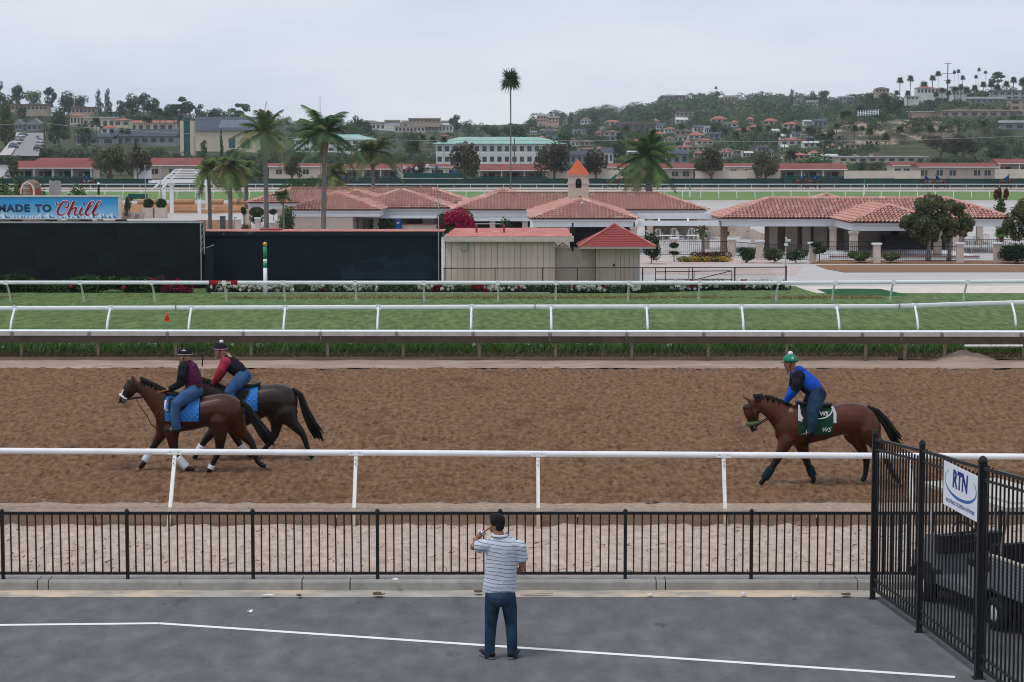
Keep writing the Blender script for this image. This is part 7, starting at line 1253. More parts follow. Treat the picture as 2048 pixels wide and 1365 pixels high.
def horse(fr, name, label, torso, hw, neck, head, legs, tail, coat, dark, pad, wraps, noseband, ear, ztrack=.12, face=None):
    base = fr((torso[3][0] + torso[-4][0]) / 2, torso[3][2]); t = thing(name, label, 'horse', (base.x, fr.Y, ztrack)); mb = MB(); off = ORG[t.name]
    secs = [((fr(x, a) + fr(x, b)) / 2, Vector((0, w, 0)), (fr(x, a) - fr(x, b)) / 2) for (x, a, b), w in zip(torso, hw)]; mb.loft(secs, 16)
    P, R = tb(fr, neck); mb.tube(P, R, 14, flat=((0, 1, 0), .62)); P, R = tb(fr, head); mb.tube(P, R, 12, flat=((0, 1, 0), .72)); mb.ell(P[1] + (P[2] - P[1]) * .2, (R[1] * .95, R[1] * .8, R[1] * .95), 10)
    for so in (-.06, .06): e = fr(*ear, so); q = fr(neck[-1][0], neck[-1][1], so * .8); mb.tube([q, q.lerp(e, .75), e], [.035, .026, .008], 6)
    hoofs = []
    for pts, o in legs:
        P, R = tb(fr, pts, o); P[0].y = fr.Y + o * .85; mb.tube([fr(pts[0][0], pts[0][1] - 150, o * .35), fr(pts[0][0], pts[0][1] - 85, o * .6)] + P, [R[0] * .6, R[0] * .85] + R, 10); hoofs.append((P, R))
    # haunch and shoulder muscle
    for (x, y, r), o in ((pts[0], o) for pts, o in legs): c = fr(x, y - 10, o * .8); k = fr.mpp; mb.ell(c, (r * k * 1.1, r * k * .55, r * k * 1.2), 12)
    me = remeshed(mb, .02, 12, off, 'body'); coat, dark = np.array(coat), np.array(dark)
    mz = fr(*head[-1][:2]) - off; hz0 = .62
    def cf(co):
        z = co[:, 2]; k = np.clip((z + .16 * (fbm(co[:, 0] * 3, z * 3, 2, 3) - .5) - .42) / .38, 0, 1)[:, None]; d = np.linalg.norm((co - np.array(mz)) * np.array([1, .6, 1]), axis=1)[:, None]; m_ = np.clip((d - .12) / .42, 0, 1)
        c = dark + (coat - dark) * k; c = dark * 1.2 + (c - dark * 1.2) * m_; var = (.75 + .5 * fbm(co[:, 0] * 2.2 + 4, z * 2.2, 3, 9))[:, None]; return c * var
    vcol(me, cf); me.materials.append(m_coat); link('body', me, None, t)
    for i, (P, R) in enumerate(hoofs):
        d = (P[-1] - P[-2]).normalized(); MB().tube([P[-1] - d * .02, P[-1] + d * .045, P[-1] + d * .06], [R[-1] * .95, R[-1] * 1.15, R[-1] * 1.1], 10).build('hoof', m_hoof, t, True)
        w = wraps[i]
        if w: a, b, m_ = w; n = len(P); 
        if w:
            L = [P[a].lerp(P[b], s) for s in np.linspace(.08, .95, 9)]; MB().tube(L, [max(R[a], R[b]) * 1.12 * (1 + .06 * ((j % 2))) for j in range(9)], 10).build('leg_wrap', m_, t, True)
    # mane: locks along the crest
    r = random.Random(3); mb = MB(); P, R = tb(fr, neck); path = [P[0].lerp(P[1], .2)] + P[1:]; 
    for i in range(len(P) - 1):
        for k in range(12):
            s = k / 12; c = P[i].lerp(P[i + 1], s); rr_ = R[i] + (R[i + 1] - R[i]) * s; tg = (P[i + 1] - P[i]).normalized(); up = Vector((-tg.z, 0, tg.x)); up = up if up.z > 0 else -up; top = c + up * rr_ * .96
            if i == 0 and k < 3: continue
            mb.tube([top + up * .015, top + Vector((.01, -.05, .0)), top + Vector((r.uniform(-.02, .07), -.085 - r.uniform(0, .03), -.04 - r.uniform(0, .12)))], [r.uniform(.016, .03), .02, .005], 5)
    o = mb.build('mane', m_hair, t, True); o['kind'] = 'stuff'
    mb = MB(); P = [fr(*q) for q in tail]
    for k in range(26):
        a, b, c = r.uniform(-.05, .05), r.uniform(-.05, .05), r.uniform(-.06, .06); n = len(P); L = [P[i] + Vector((a * (i / n) * 2.2, b * (i / n) * 2.0, c * (i / n) * 2.2)) * (1.0 if i > 0 else .3) for i in range(n)]; cut = r.uniform(.7, 1.0); L[-1] = L[-2].lerp(L[-1], cut); mb.tube(L, [.035, .042, .04, .03, .008][:n] if n == 5 else [.035] * (n - 1) + [.008], 5)
    o = mb.build('tail', m_hair, t, True); o['kind'] = 'stuff'
    # saddle cloth over the back
    x0, x1, yb_, pm = pad; X = [q[0] for q in torso]; mb = MB(); nx, nt = 12, 22; vs = []
    for i in range(nx + 1):
        x = x0 + (x1 - x0) * i / nx; a = np.interp(x, X, [q[1] for q in torso]); b = np.interp(x, X, [q[2] for q in torso]); w = np.interp(x, X, hw); hh = (b - a) / 2; cy_ = (a + b) / 2; tm = math.acos(max(min((cy_ - yb_) / hh, 1), -.95))
        for j in range(nt + 1): th = -tm + 2 * tm * j / nt; c = fr(x, cy_); vs.append(c + Vector((0, -math.sin(th) * (w * 1.04 + .02), math.cos(th) * (hh * fr.mpp + .018))))
    i_ = np.arange((nx + 1) * (nt + 1)).reshape(nx + 1, nt + 1); mb.add(vs, [tuple(int(q) for q in (i_[a, b], i_[a + 1, b], i_[a + 1, b + 1], i_[a, b + 1])) for a in range(nx) for b in range(nt)]); mb.build('saddle_cloth', pm, t, True)
    # saddle
    xm = (x0 + x1) / 2; tp = lambda x: np.interp(x, X, [q[1] for q in torso]); S = [(x0 + (x1 - x0) * s, dz) for s, dz in ((.02, 30), (.15, 22), (.4, 8), (.7, 12), (.92, 30), (1.02, 34))]
    MB().loft([(fr(x, tp(x) - dz * .5), Vector((0, .17 + .03 * (i % 2), 0)), Vector((0, 0, .035))) for i, (x, dz) in enumerate(S)], 10).build('saddle', m_leather, t, True)
    for s in (-1, 1): w = np.interp(xm, X, hw) + .03; A = [fr(x0 + (x1 - x0) * u, tp(xm) + v, s * (w - .1 + .1 * min(v / 60, 1))) for u, v in ((.1, 10), (.75, 10), (.62, 90), (.4, 150), (.12, 130))]; MB().prism(A, (0, s * .012, 0)).build('saddle_flap', m_leather, t)
    # bridle
    hp, hr = tb(fr, head); mb = MB()
    def ringp(i, s=1.06, sec=None):
        c = hp[i] if sec is None else hp[i].lerp(hp[i + 1], sec); rr_ = (hr[i] if sec is None else hr[i] + (hr[i + 1] - hr[i]) * sec) * s; tg = (hp[min(i + 1, len(hp) - 1)] - hp[max(i - 1, 0)]).normalized(); u = Vector((0, .74, 0)); v = Vector((-tg.z, 0, tg.x)); return [c + (u * math.cos(a) + v * math.sin(a)) * rr_ for a in np.linspace(0, 2 * math.pi, 15)]
    MB().tube(ringp(2, 1.08, .55), .018 if noseband[1] < .02 else noseband[1], 6).build('noseband', noseband[0], t, True)
    mb.tube(ringp(0, 1.08, .4), .011, 5)
    for s in (-1, 1): mb.tube([hp[0] + Vector((0, s * hr[0] * .76, hr[0] * .3)), hp[1] + Vector((0, s * hr[1] * .8, 0)), hp[2] + Vector((.01, s * hr[2] * .8, 0)), hp[3] + Vector((.02, s * hr[3] * .8, 0))], .011, 5)
    mb.build('bridle', m_leather, t, True); bit = hp[3] + Vector((.03, -hr[3] * .85, 0)); MB().tube([bit + Vector((.03 * math.cos(a), -.005, .03 * math.sin(a))) for a in np.linspace(0, 6.283, 11)], .007, 5).build('bit_ring', m_steel, t)
    for s in (-1, 1): MB().ell(hp[1] + (hp[0] - hp[1]) * .1 + Vector((-hr[1] * .25, s * hr[1] * .66, hr[1] * .2)), (.022, .014, .02), 8).build('eye', m_blk0, t, True); MB().ell(hp[4] + Vector((-hr[4] * .5, s * hr[4] * .55, 0)), (.016, .01, .02), 8).build('nostril', m_blk0, t, True)
    if face: a, b, w = face; MB().loft([(fr(*a, -.035), Vector((.012, .0, .006)) * w, Vector((0, .03, 0))), (fr(*b, -.03), Vector((.012, 0, .006)) * w, Vector((0, .03, 0)))], 8).build('face_blaze', m_padwhite, t)
    return t, hp, hr
def strap(t, name, pts, r, m_): return MB().tube(pts, r, 6).build(name, m_, t, True)
# ---- right horse
f3 = Frame(1440, 690, 4.55, G(1600, 970, .1).y); K = 1.0
tor3 = [(500, 690, 840), (555, 600, 895), (640, 540, 922), (740, 540, 915), (850, 556, 892), (950, 560, 868), (1050, 545, 835), (1130, 526, 815), (1220, 520, 840), (1310, 540, 850), (1385, 590, 825), (1432, 655, 770)]
hw3 = [.13, .2, .25, .28, .3, .3, .29, .28, .29, .26, .19, .09]
neck3 = [(610, 690, 150), (530, 620, 120), (450, 565, 95), (370, 530, 76), (290, 520, 58)]; head3 = [(268, 530, 60), (285, 605, 76), (300, 680, 54), (305, 740, 42), (312, 785, 32)]
legs3 = [([(600, 860, 78), (560, 950, 56), (490, 1070, 36), (470, 1105, 34), (395, 1215, 26), (380, 1235, 28), (350, 1268, 24)], -.1), ([(740, 880, 78), (765, 970, 54), (800, 1075, 36), (815, 1110, 34), (855, 1205, 25), (860, 1225, 28), (838, 1275, 24)], .1),
         ([(1240, 800, 110), (1280, 910, 66), (1330, 1010, 40), (1345, 1060, 34), (1335, 1180, 25), (1325, 1215, 28), (1295, 1258, 24)], .12), ([(1340, 770, 115), (1400, 880, 70), (1480, 985, 40), (1500, 1030, 34), (1560, 1160, 26), (1585, 1200, 28), (1630, 1245, 24)], -.12)]
h3, hp3, hr3 = horse(f3, 'horse', 'bay horse with green saddle cloth walking alone on the right of the track', tor3, hw3, neck3, head3, legs3, [(1340, 562), (1430, 612), (1515, 715), (1575, 815), (1625, 885)], (.072, .019, .007), (.009, .006, .005), (690, 1005, 800, m_padgreen), [(3, 4, m_wrapd), (3, 4, m_wrapd), None, None], (M('fleece_olive', (.09, .11, .06), rough=.95, var=.2, scale=60, bump=.6), .045), (195, 462))
def on_cloth(fr, t, body, cx, cy, hpx, mat, o, bold=.02, shear=0):
    me = text_mesh(body, 1, bold, shear); ys = [v.co.y for v in me.vertices]; s = hpx * fr.mpp / (max(ys) - min(ys)); me.transform(Matrix.Translation((0, -(max(ys) + min(ys)) / 2, 0))); me.transform(Matrix.Scale(s, 4)); me.transform(Matrix.Rotation(math.pi / 2, 4, 'X')); me.transform(Matrix.Translation(fr(cx, cy, o) - ORG[t.name])); return link('lettering', me, mat, t)
# white trim, curved label and lettering on the cloth
tr = MB(); tr.prism([f3(*q, -.335) for q in ((985, 540), (1012, 545), (1035, 600), (1035, 692), (1010, 690), (1008, 600))], (0, .012, 0)); tr.build('cloth_trim', m_padwhite, h3)
A = [f3(880 + 120 * math.cos(a) * (1 if math.cos(a) > 0 else .9), 560 + 92 * math.sin(a), -.325 - .02 * math.sin(a)) for a in np.linspace(-.2, math.pi * .72, 14)]; strap(h3, 'cloth_piping', A, .012, m_padwhite)
on_cloth(f3, h3, 'WS', 922, 605, 40, m_padwhite, -.347, .03); on_cloth(f3, h3, 'WS', 938, 750, 40, m_padwhite, -.35, .005, .35)
pw_ = MB().prism([f3(*q, -.32) for q in ((690, 525), (705, 530), (715, 610), (760, 690), (690, 670))], (0, .01, 0)); pw_.build('cloth_edge', m_padwhite, h3)
# ---- two left horses
f1 = Frame(220, 670, 4.6545, G(400, 945, .1).y)
tor1 = [(432, 660, 835), (490, 590, 888), (560, 545, 908), (650, 560, 906), (760, 580, 892), (860, 576, 866), (950, 560, 842), (1030, 545, 838), (1100, 552, 862), (1170, 580, 850), (1215, 620, 800), (1240, 670, 740)]
neck1 = [(540, 690, 150), (460, 610, 122), (385, 545, 96), (315, 490, 76), (250, 450, 60)]; head1 = [(232, 440, 58), (195, 490, 74), (155, 555, 54), (122, 602, 42), (98, 628, 32)]
legs1 = [([(500, 860, 80), (470, 930, 58), (405, 1035, 37), (385, 1065, 34), (315, 1190, 25), (300, 1210, 28), (262, 1255, 24)], .1), ([(580, 870, 80), (590, 970, 56), (610, 1090, 37), (630, 1125, 34), (725, 1235, 25), (755, 1245, 28), (805, 1258, 24)], -.1),
         ([(1020, 800, 112), (1035, 920, 68), (1030, 1040, 42), (1020, 1080, 36), (960, 1200, 26), (940, 1240, 28), (912, 1282, 24)], -.12), ([(1140, 800, 112), (1220, 920, 64), (1310, 1010, 40), (1325, 1050, 35), (1360, 1180, 26), (1395, 1215, 28), (1455, 1240, 24)], .12)]
h1, hp1, hr1 = horse(f1, 'horse', 'bay horse with blue quilted saddle cloth and white leg wraps, front of the left pair', tor1, hw3, neck1, head1, legs1, [(1222, 610), (1290, 690), (1360, 810), (1430, 910), (1505, 1005)], (.05, .014, .007), (.008, .006, .006), (530, 850, 788, m_padblue), [(3, 4, m_wrapw), (3, 4, m_wrapw), (4, 5, m_padwhite), None], (m_padwhite, .022), (195, 368), face=((135, 500), (112, 560), 2.2))
strap(h1, 'cloth_edge', [f1(*q, -.33) for q in ((545, 590), (535, 670), (570, 690))], .02, m_padwhite)
f2 = Frame(220, 670, 4.6545, G(400, 920, .1).y)
tor2 = [(955, 580, 790), (1010, 520, 850), (1080, 482, 882), (1170, 492, 878), (1280, 485, 850), (1370, 472, 800), (1460, 462, 760), (1550, 455, 752), (1630, 464, 770), (1690, 490, 750), (1725, 540, 710), (1746, 590, 660)]
neck2 = [(1050, 620, 140), (975, 560, 112), (910, 510, 90), (850, 475, 72), (795, 455, 58)]; head2 = [(780, 455, 58), (755, 520, 72), (730, 590, 52), (715, 640, 40), (705, 672, 30)]
legs2 = [([(1010, 810, 76), (965, 890, 54), (885, 985, 35), (868, 1015, 32), (815, 1105, 24), (800, 1130, 27), (770, 1160, 23)], -.1), ([(1120, 830, 76), (1150, 920, 52), (1190, 1005, 35), (1205, 1030, 32), (1265, 1105, 24), (1290, 1125, 27), (1330, 1140, 23)], .1),
         ([(1540, 720, 105), (1545, 840, 60), (1530, 940, 40), (1510, 975, 34), (1440, 1060, 25), (1415, 1095, 27), (1395, 1130, 23)], .12), ([(1640, 720, 108), (1710, 820, 60), (1790, 905, 38), (1810, 940, 33), (1850, 1060, 25), (1870, 1105, 27), (1900, 1148, 23)], -.12)]
h2, hp2, hr2 = horse(f2, 'horse', 'nearly black horse with blue quilted saddle cloth, rear of the left pair', tor2, hw3, neck2, head2, legs2, [(1700, 500), (1775, 570), (1825, 720), (1885, 845), (1960, 965)], (.02, .011, .008), (.007, .006, .006), (1090, 1390, 690, m_padblue), [(3, 4, m_wrapw), (3, 4, m_wrapw), None, None], (m_leather, .014), (775, 390))
# ================================================================== people
m_skin = M('skin', (.36, .19, .13), rough=.55, var=.08, scale=20, spec=.3); m_skin2 = M('skin_tan', (.3, .15, .1), rough=.55, var=.08, scale=20); m_jean = M('blue_denim', (.035, .085, .19), rough=.85, var=.25, scale=5, bump=.3, bscale=12, bdist=.03); m_jeand = M('dark_denim', (.011, .026, .07), rough=.85, var=.35, scale=4, col2=(.03, .065, .1), bump=.4, bscale=10, bdist=.03); m_boot = M('boot_black', (.012, .012, .014), rough=.45, var=.1); m_blk = M('black_cloth', (.012, .013, .017), rough=.85, var=.2, scale=8, bump=.3, bscale=14, bdist=.03)
def part(t, name, mb, voxel, mat, it=3):
    me = remeshed(mb, voxel, it, ORG[t.name], name); me.materials.append(mat); return link(name, me, None, t)
def hand(mb, wrist, dirv, palm, k=1.0, side=1):
    """palm with four fingers curled round a rein and a thumb"""
    d = dirv.normalized(); up = palm.normalized(); s = d.cross(up).normalized() * side; c = wrist + d * .05 * k
    mb.loft([(wrist, s * .028 * k, up * .02 * k), (c, s * .042 * k, up * .016 * k), (wrist + d * .09 * k, s * .04 * k, up * .013 * k)], 8)
    for i, (o, L) in enumerate(((-.03, .055), (-.01, .066), (.01, .062), (.03, .05))): b = wrist + d * .085 * k + s * o * k; mb.tube([b, b + d * L * .55 * k - up * .012 * k, b + d * L * .6 * k - up * .045 * k, b + d * L * .2 * k - up * .055 * k], [.0105 * k, .0105 * k, .0095 * k, .008 * k], 6)
    b = wrist + d * .03 * k + s * -.038 * k; mb.tube([b, b + d * .035 * k - s * .02 * k - up * .01 * k, b + d * .06 * k - s * .005 * k - up * .03 * k], [.014 * k, .012 * k, .009 * k], 6)
def rider(fr, label, head, face, torso, tw_, arm, leg, mats, foot, extra=None, seat_o=.0, skin=m_skin):
    """side-on rider facing left; torso (x,y,r), arm (x,y,r), leg (x,y,r) in crop pixels"""
    m_top, m_sleeve, m_fore, m_leg, m_helm = mats; hip = fr(torso[-1][0], torso[-1][1]); t = thing('person', label, 'person', tuple(hip)); k = fr.mpp
    hc = fr(*head[:2]); hr_ = head[2] * k; fc = fr(*face)
    body = MB(); neckb = fr(torso[0][0], torso[0][1]); body.ell(hc + Vector((-.01, 0, -.055)), (hr_ * .88, hr_ * .78, hr_ * 1.12), 14); body.tube([neckb + Vector((.01, 0, -.03)), hc + Vector((.02, 0, -.06))], [.062, .056], 10)
    nose = fc + Vector((-.03, 0, 0)); body.tube([nose + Vector((.04, 0, .03)), nose + Vector((.012, 0, -.005)), nose + Vector((.03, 0, -.012))], [.012, .017, .012], 6); body.ell(fc + Vector((.012, 0, -.045)), (.026, .03, .012), 8); body.ell(fc + Vector((.02, 0, -.08)), (.03, .032, .022), 8)
    for s in (-1, 1): body.ell(hc + Vector((.035, s * hr_ * .78, -.07)), (.02, .01, .03), 8)
    P, R = tb(fr, torso); body.tube(P, [r * .8 for r in R], 12, flat=((0, 1, 0), 1.15)); legs_m, arms, fores, shoes = MB(), MB(), MB(), MB(); hands = []
    for s in (-1, 1):
        A, AR = tb(fr, arm); A = [Vector((p.x, fr.Y + s * o, p.z)) + (Vector((.05, 0, .01)) if s > 0 else Vector((0, 0, 0))) * (i / len(A)) for i, (p, o) in enumerate(zip(A, (.17, .24, .2, .1, .06, .05)))]; body.tube(A, [r * .7 for r in AR], 8); hv = A[-1] - A[-2]; hand(body, A[-1], hv + Vector((0, -s * .02, 0)), Vector((0, s * .5, 1)), 1.0, s); hands.append(A[-1] + hv.normalized() * .1)
        n = len(A); m2 = max(2, n // 2 + 1); arms.tube(A[:m2], [r * 1.05 for r in AR[:m2]], 10); arms.ell(A[0], (AR[0] * 1.2,) * 3, 10); fores.tube([A[m2 - 1].lerp(A[m2 - 2], .25)] + A[m2 - 1:], [AR[m2 - 1] * 1.04] + AR[m2 - 1:], 10)
        Lg, LR = tb(fr, leg); Lg = [Vector((p.x, fr.Y + s * o, p.z)) for p, o in zip(Lg, (.1, .27, .36, .38, .37, .36))]; body.tube(Lg, [r * .7 for r in LR], 8); legs_m.tube(Lg, LR, 12)
        an = Lg[-1]; toe = fr(foot[0], foot[1]); toe.y = an.y - s * .0; sh = MB(); he = an + Vector((.05, 0, -.05)); sh.loft([(he, Vector((0, .035, 0)), Vector((.01, 0, .05))), (an + Vector((-.02, 0, -.055)), Vector((0, .042, 0)), Vector((.02, 0, .055))), (an.lerp(toe, .55) + Vector((0, 0, -.015)), Vector((0, .046, 0)), Vector((.01, 0, .035))), (toe, Vector((0, .03, 0)), Vector((0, 0, .02)))], 10); sh.tube([an + Vector((.01, 0, .08)), an + Vector((.01, 0, -.05))], [.05, .05], 8); body.tube([an, toe], [.03, .02], 6); shoes.v += [] ; part(t, 'boot', sh, .012, m_boot, 2)
        st_ = an.lerp(toe, .5) + Vector((0, 0, -.05)); top_ = fr(leg[1][0] + 10, leg[1][1] - 40, s * .3); mb = MB().tube([top_, st_ + Vector((.0, -s * .02, .12))], .012, 5); mb.build('stirrup_leather', m_leather, t); mb = MB().tube([st_ + Vector((.0, .055 * math.cos(a), .06 + .065 * math.sin(a))) for a in np.linspace(0, 6.283, 13)], .007, 5); mb.build('stirrup', m_steel, t)
    legs_m.ell(hip + Vector((.02, 0, -.03)), (.15, .19, .14), 12)
    me = remeshed(body, .011, 2, ORG[t.name], 'body'); me.materials.append(skin); link('body', me, None, t)
    top = MB(); top.tube(P, [r * w for r, w in zip(R, tw_)], 14, flat=((0, 1, 0), 1.2)); part(t, 'top', top, .015, m_top); part(t, 'sleeves', arms, .013, m_sleeve); part(t, 'forearm_sleeves', fores, .012, m_fore); part(t, 'trousers', legs_m, .015, m_leg)
    # helmet
    hm = MB(); n = 16; prof = [(1.08, -.18), (1.1, 0), (1.06, .3), (.9, .62), (.6, .86), (.2, .97)]; hm.lathe([(r * hr_, z * hr_) for r, z in prof], tuple(hc), n); o = hm.build('helmet', m_helm, t, True)
    MB().prism([hc + Vector((-hr_ * 1.0, s * hr_ * .6, -.01)) for s in (-1, 1)] + [hc + Vector((-hr_ * 1.4, s * hr_ * .45, -.035)) for s in (1, -1)], (0, 0, .012)).build('peak', m_helm, t); strap(t, 'chin_strap', [hc + Vector((.01, -hr_ * .9, -.02)), hc + Vector((-.02, -hr_ * .72, -hr_ * .9)), hc + Vector((-.05, 0, -hr_ * 1.25))], .008, m_blk)
    eye = fc + Vector((.006, -.035, .035)); MB().ell(eye, (.009, .012, .008), 8).build('eye', m_blk, t)
    strap(t, 'helmet_band', [hc + Vector((math.cos(a) * hr_ * 1.11, math.sin(a) * hr_ * 1.11, -.005)) for a in np.linspace(0, 6.283, 20)], .009, extra['band']); return t, hands, hc, hr_
def star(t, c, r, mat, o):
    MB().prism([c + Vector((math.sin(i * math.pi / 5) * r * (1 if i % 2 == 0 else .42), o, math.cos(i * math.pi / 5) * r * (1 if i % 2 == 0 else .42))) for i in range(10)], (0, .03, 0)).build('star', mat, t)
m_plum = M('plum_vest', (.085, .012, .05), rough=.6, var=.15, scale=6, stretch=(.4, 1, 5), bump=.9, bscale=7, bdist=.05); m_crim = M('crimson_sleeve', (.32, .03, .05), rough=.8, var=.12, scale=8, bump=.3, bscale=14, bdist=.03); m_royal = M('royal_blue', (.012, .07, .42), rough=.75, var=.15, scale=6, bump=.35, bscale=10, bdist=.04); m_pink = M('pink', (.6, .2, .35), var=0); m_hgreen = M('helmet_green', (.01, .2, .11), rough=.4, var=.05); m_blond = M('blond_hair', (.4, .27, .14), rough=.6, var=.3, scale=30)
r1, hd1, hc1, hq1 = rider(f1, 'rider in plum quilted vest and black helmet on the front left horse', (697, 178, 62), (644, 220), [(706, 250, 40), (735, 300, 72), (755, 370, 82), (775, 440, 80), (790, 505, 72)], (1.1, 1.08, 1.08, 1.08, 1.02), [(700, 300, 48), (688, 370, 44), (668, 445, 38), (610, 480, 33), (560, 500, 27)], [(800, 515, 78), (715, 575, 66), (640, 630, 54), (632, 720, 47), (640, 800, 44), (650, 862, 42)], (m_plum, m_blk, m_blk, m_jean, m_blk), (548, 862), {'band': m_frame})
star(r1, hc1 + Vector((0, -hq1 * .78, hq1 * .5)), .05, m_padwhite, -.02)
strap(r1, 'collar', [f1(*q) for q in ((672, 262, -.05), (705, 258, -.085), (745, 262, -.05), (770, 275, .0))], .04, m_blk)
r2_, hd2, hc2, hq2 = rider(f2, 'rider with crimson sleeves and blond ponytail on the dark left horse', (1028, 128, 58), (982, 188), [(1058, 215, 36), (1095, 245, 62), (1140, 285, 72), (1190, 325, 70), (1235, 365, 62)], (1.05, 1.05, 1.05, 1.05, 1.0), [(1085, 250, 45), (1050, 315, 40), (1010, 385, 34), (985, 425, 29), (962, 455, 25)], [(1248, 385, 74), (1190, 450, 62), (1130, 525, 50), (1170, 590, 42), (1215, 650, 38), (1250, 700, 36)], (m_blk, m_crim, m_crim, m_jean, m_blk), (1150, 715), {'band': m_pink})
MB().tube([f2(*q) for q in ((1075, 165, 0), (1105, 190, -.02), (1130, 220, -.06), (1115, 250, -.09))], [.03, .045, .04, .015], 8).build('ponytail', m_blond, r2_, True); MB().ell(hc2 + Vector((.02, 0, hq2 * 1.1)), (.045, .045, .04), 10).build('pompom', m_padwhite, r2_, True); MB().ell(hc2 + Vector((-hq2 * 1.02, -.03, -.005)), (.03, .05, .028), 10).build('goggles', m_royal, r2_, True)
strap(r2_, 'belt', [f2(1225 + 28 * math.cos(a), 335 + 45 * math.sin(a) * .6, -.19 * math.sin(a + .4)) for a in np.linspace(-2.4, 1.2, 10)], .014, m_frame)
r3, hd3, hc3, hq3 = rider(f3, 'rider in blue hooded top and green helmet on the horse at the right', (640, 145, 62), (606, 222), [(672, 232, 40), (712, 275, 74), (765, 325, 88), (825, 375, 86), (880, 420, 74)], (1.1, 1.08, 1.08, 1.08, 1.02), [(705, 285, 54), (690, 340, 48), (668, 405, 42), (625, 465, 36), (592, 512, 29)], [(888, 430, 82), (850, 510, 70), (815, 600, 58), (818, 680, 48), (812, 730, 44), (805, 770, 42)], (m_royal, m_blk, m_royal, m_jeand, m_hgreen), (715, 800), {'band': m_blk}, skin=m_skin2)
MB().ell(hc3 + Vector((0, 0, hq3 * 1.08)), (.05, .05, .045), 10).build('pompom', m_padwhite, r3, True); star(r3, hc3 + Vector((.02, -hq3 * .85, hq3 * .42)), .042, m_padwhite, -.02); MB().ell(hc3 + Vector((-hq3 * 1.0, -.03, -.02)), (.03, .05, .028), 10).build('goggles', m_gold, r3, True)
bf = MB().loft([(f3(*q[:2], -.02), Vector((0, .2, 0)), (f3(q[0], q[1]) - f3(q[0] + q[2], q[1] - q[3])) ) for q in ((720, 330, 30, 30), (765, 390, 30, 30), (815, 430, 25, 25))], 12); part(r3, 'dark_front_panel', bf, .015, m_blk)
hood = MB().tube([f3(*q) for q in ((680, 215, -.07), (735, 215, -.09), (775, 250, -.05), (775, 250, .05), (735, 215, .09), (680, 215, .07))], [.03, .05, .05, .05, .05, .03], 8); part(r3, 'hood', hood, .014, m_royal)
for t_, hp, hr_, hd, m_ in ((h1, hp1, hr1, hd1, m_leather), (h2, hp2, hr2, hd2, m_leather), (h3, hp3, hr3, hd3, m_leather)):
    for s, h_ in zip((-1, 1), hd): a = hp[3] + Vector((.03, s * hr_[3] * .9, 0)); strap(t_, 'rein', [a, a.lerp(h_, .5) + Vector((0, s * .06, -.04)), h_], .011, m_)
# orange rubber grip, loose line and whip
strap(h1, 'rein_grip', [f1(*q, -.1) for q in ((405, 545), (470, 528), (535, 512))], .019, M('tan_rubber', (.28, .1, .03), var=.1)); strap(h1, 'loose_line', [f1(*q, -.2) for q in ((262, 590), (300, 660), (360, 740), (400, 820), (470, 880))], .008, m_leather)
strap(h1, 'breast_strap', [f1(*q) for q in ((560, 600, -.31), (500, 680, -.29), (440, 750, -.2), (428, 780, 0))], .01, m_leather)
for t_, fr, xs_ in ((h1, f1, (600, 640)), (h2, f2, (1150, 1190)), (h3, f3, (775, 800))): X = [q[0] for q in (tor1 if t_ is h1 else tor2 if t_ is h2 else tor3)]; T_ = tor1 if t_ is h1 else tor2 if t_ is h2 else tor3; x = sum(xs_) / 2; a, b = np.interp(x, X, [q[1] for q in T_]), np.interp(x, X, [q[2] for q in T_]); w = np.interp(x, X, hw3); strap(t_, 'girth', [fr(x, (a + b) / 2 + (b - a) / 2 * math.sin(th) * 1.03, -w * 1.05 * math.cos(th)) for th in np.linspace(-.2, math.pi + .2, 16)], .022, m_padwhite if t_ is not h3 else m_leather)
wh = thing('riding_whip', 'thin riding whip held upright by the rider of the front left horse', 'whip', tuple(f1(850, 400, .1))); MB().tube([f1(850, 400, .1), f1(852, 300, .1)], .006, 6).build('shaft', m_padwhite, wh); MB().tube([f1(852, 300, .1), f1(857, 205, .1)], .013, 6).build('flap', m_blk, wh)
# ---- standing man
fm = Frame(860, 1000, 4.014, G(1000, 1317).y); man = thing('person', 'man in striped polo shirt and jeans standing on the asphalt, back to camera', 'person', (fm(570, 1270).x, fm.Y, 0)); q = fm.mpp
m_polo = M('striped_polo', (.5, .545, .62), rough=.85, var=.05, scale=5, bump=.45, bscale=6, bdist=.04); n_, l_ = m_polo.node_tree.nodes, m_polo.node_tree.links; b_ = n_['Principled BSDF']; src = b_.inputs['Base Color'].links[0].from_socket
g_ = n_.new('ShaderNodeNewGeometry'); sx_ = n_.new('ShaderNodeSeparateXYZ'); l_.new(g_.outputs['Position'], sx_.inputs[0]); nzs = n_.new('ShaderNodeTexNoise'); nzs.inputs['Scale'].default_value = 5; l_.new(g_.outputs['Position'], nzs.inputs[0]); sl_ = n_.new('ShaderNodeMath'); sl_.operation = 'MULTIPLY_ADD'; sl_.inputs[1].default_value = .05; l_.new(nzs.outputs[0], sl_.inputs[0]); l_.new(sx_.outputs[2], sl_.inputs[2]); xm_ = n_.new('ShaderNodeMath'); xm_.operation = 'MULTIPLY_ADD'; xm_.inputs[1].default_value = .1; l_.new(sx_.outputs[0], xm_.inputs[0]); l_.new(sl_.outputs[0], xm_.inputs[2])
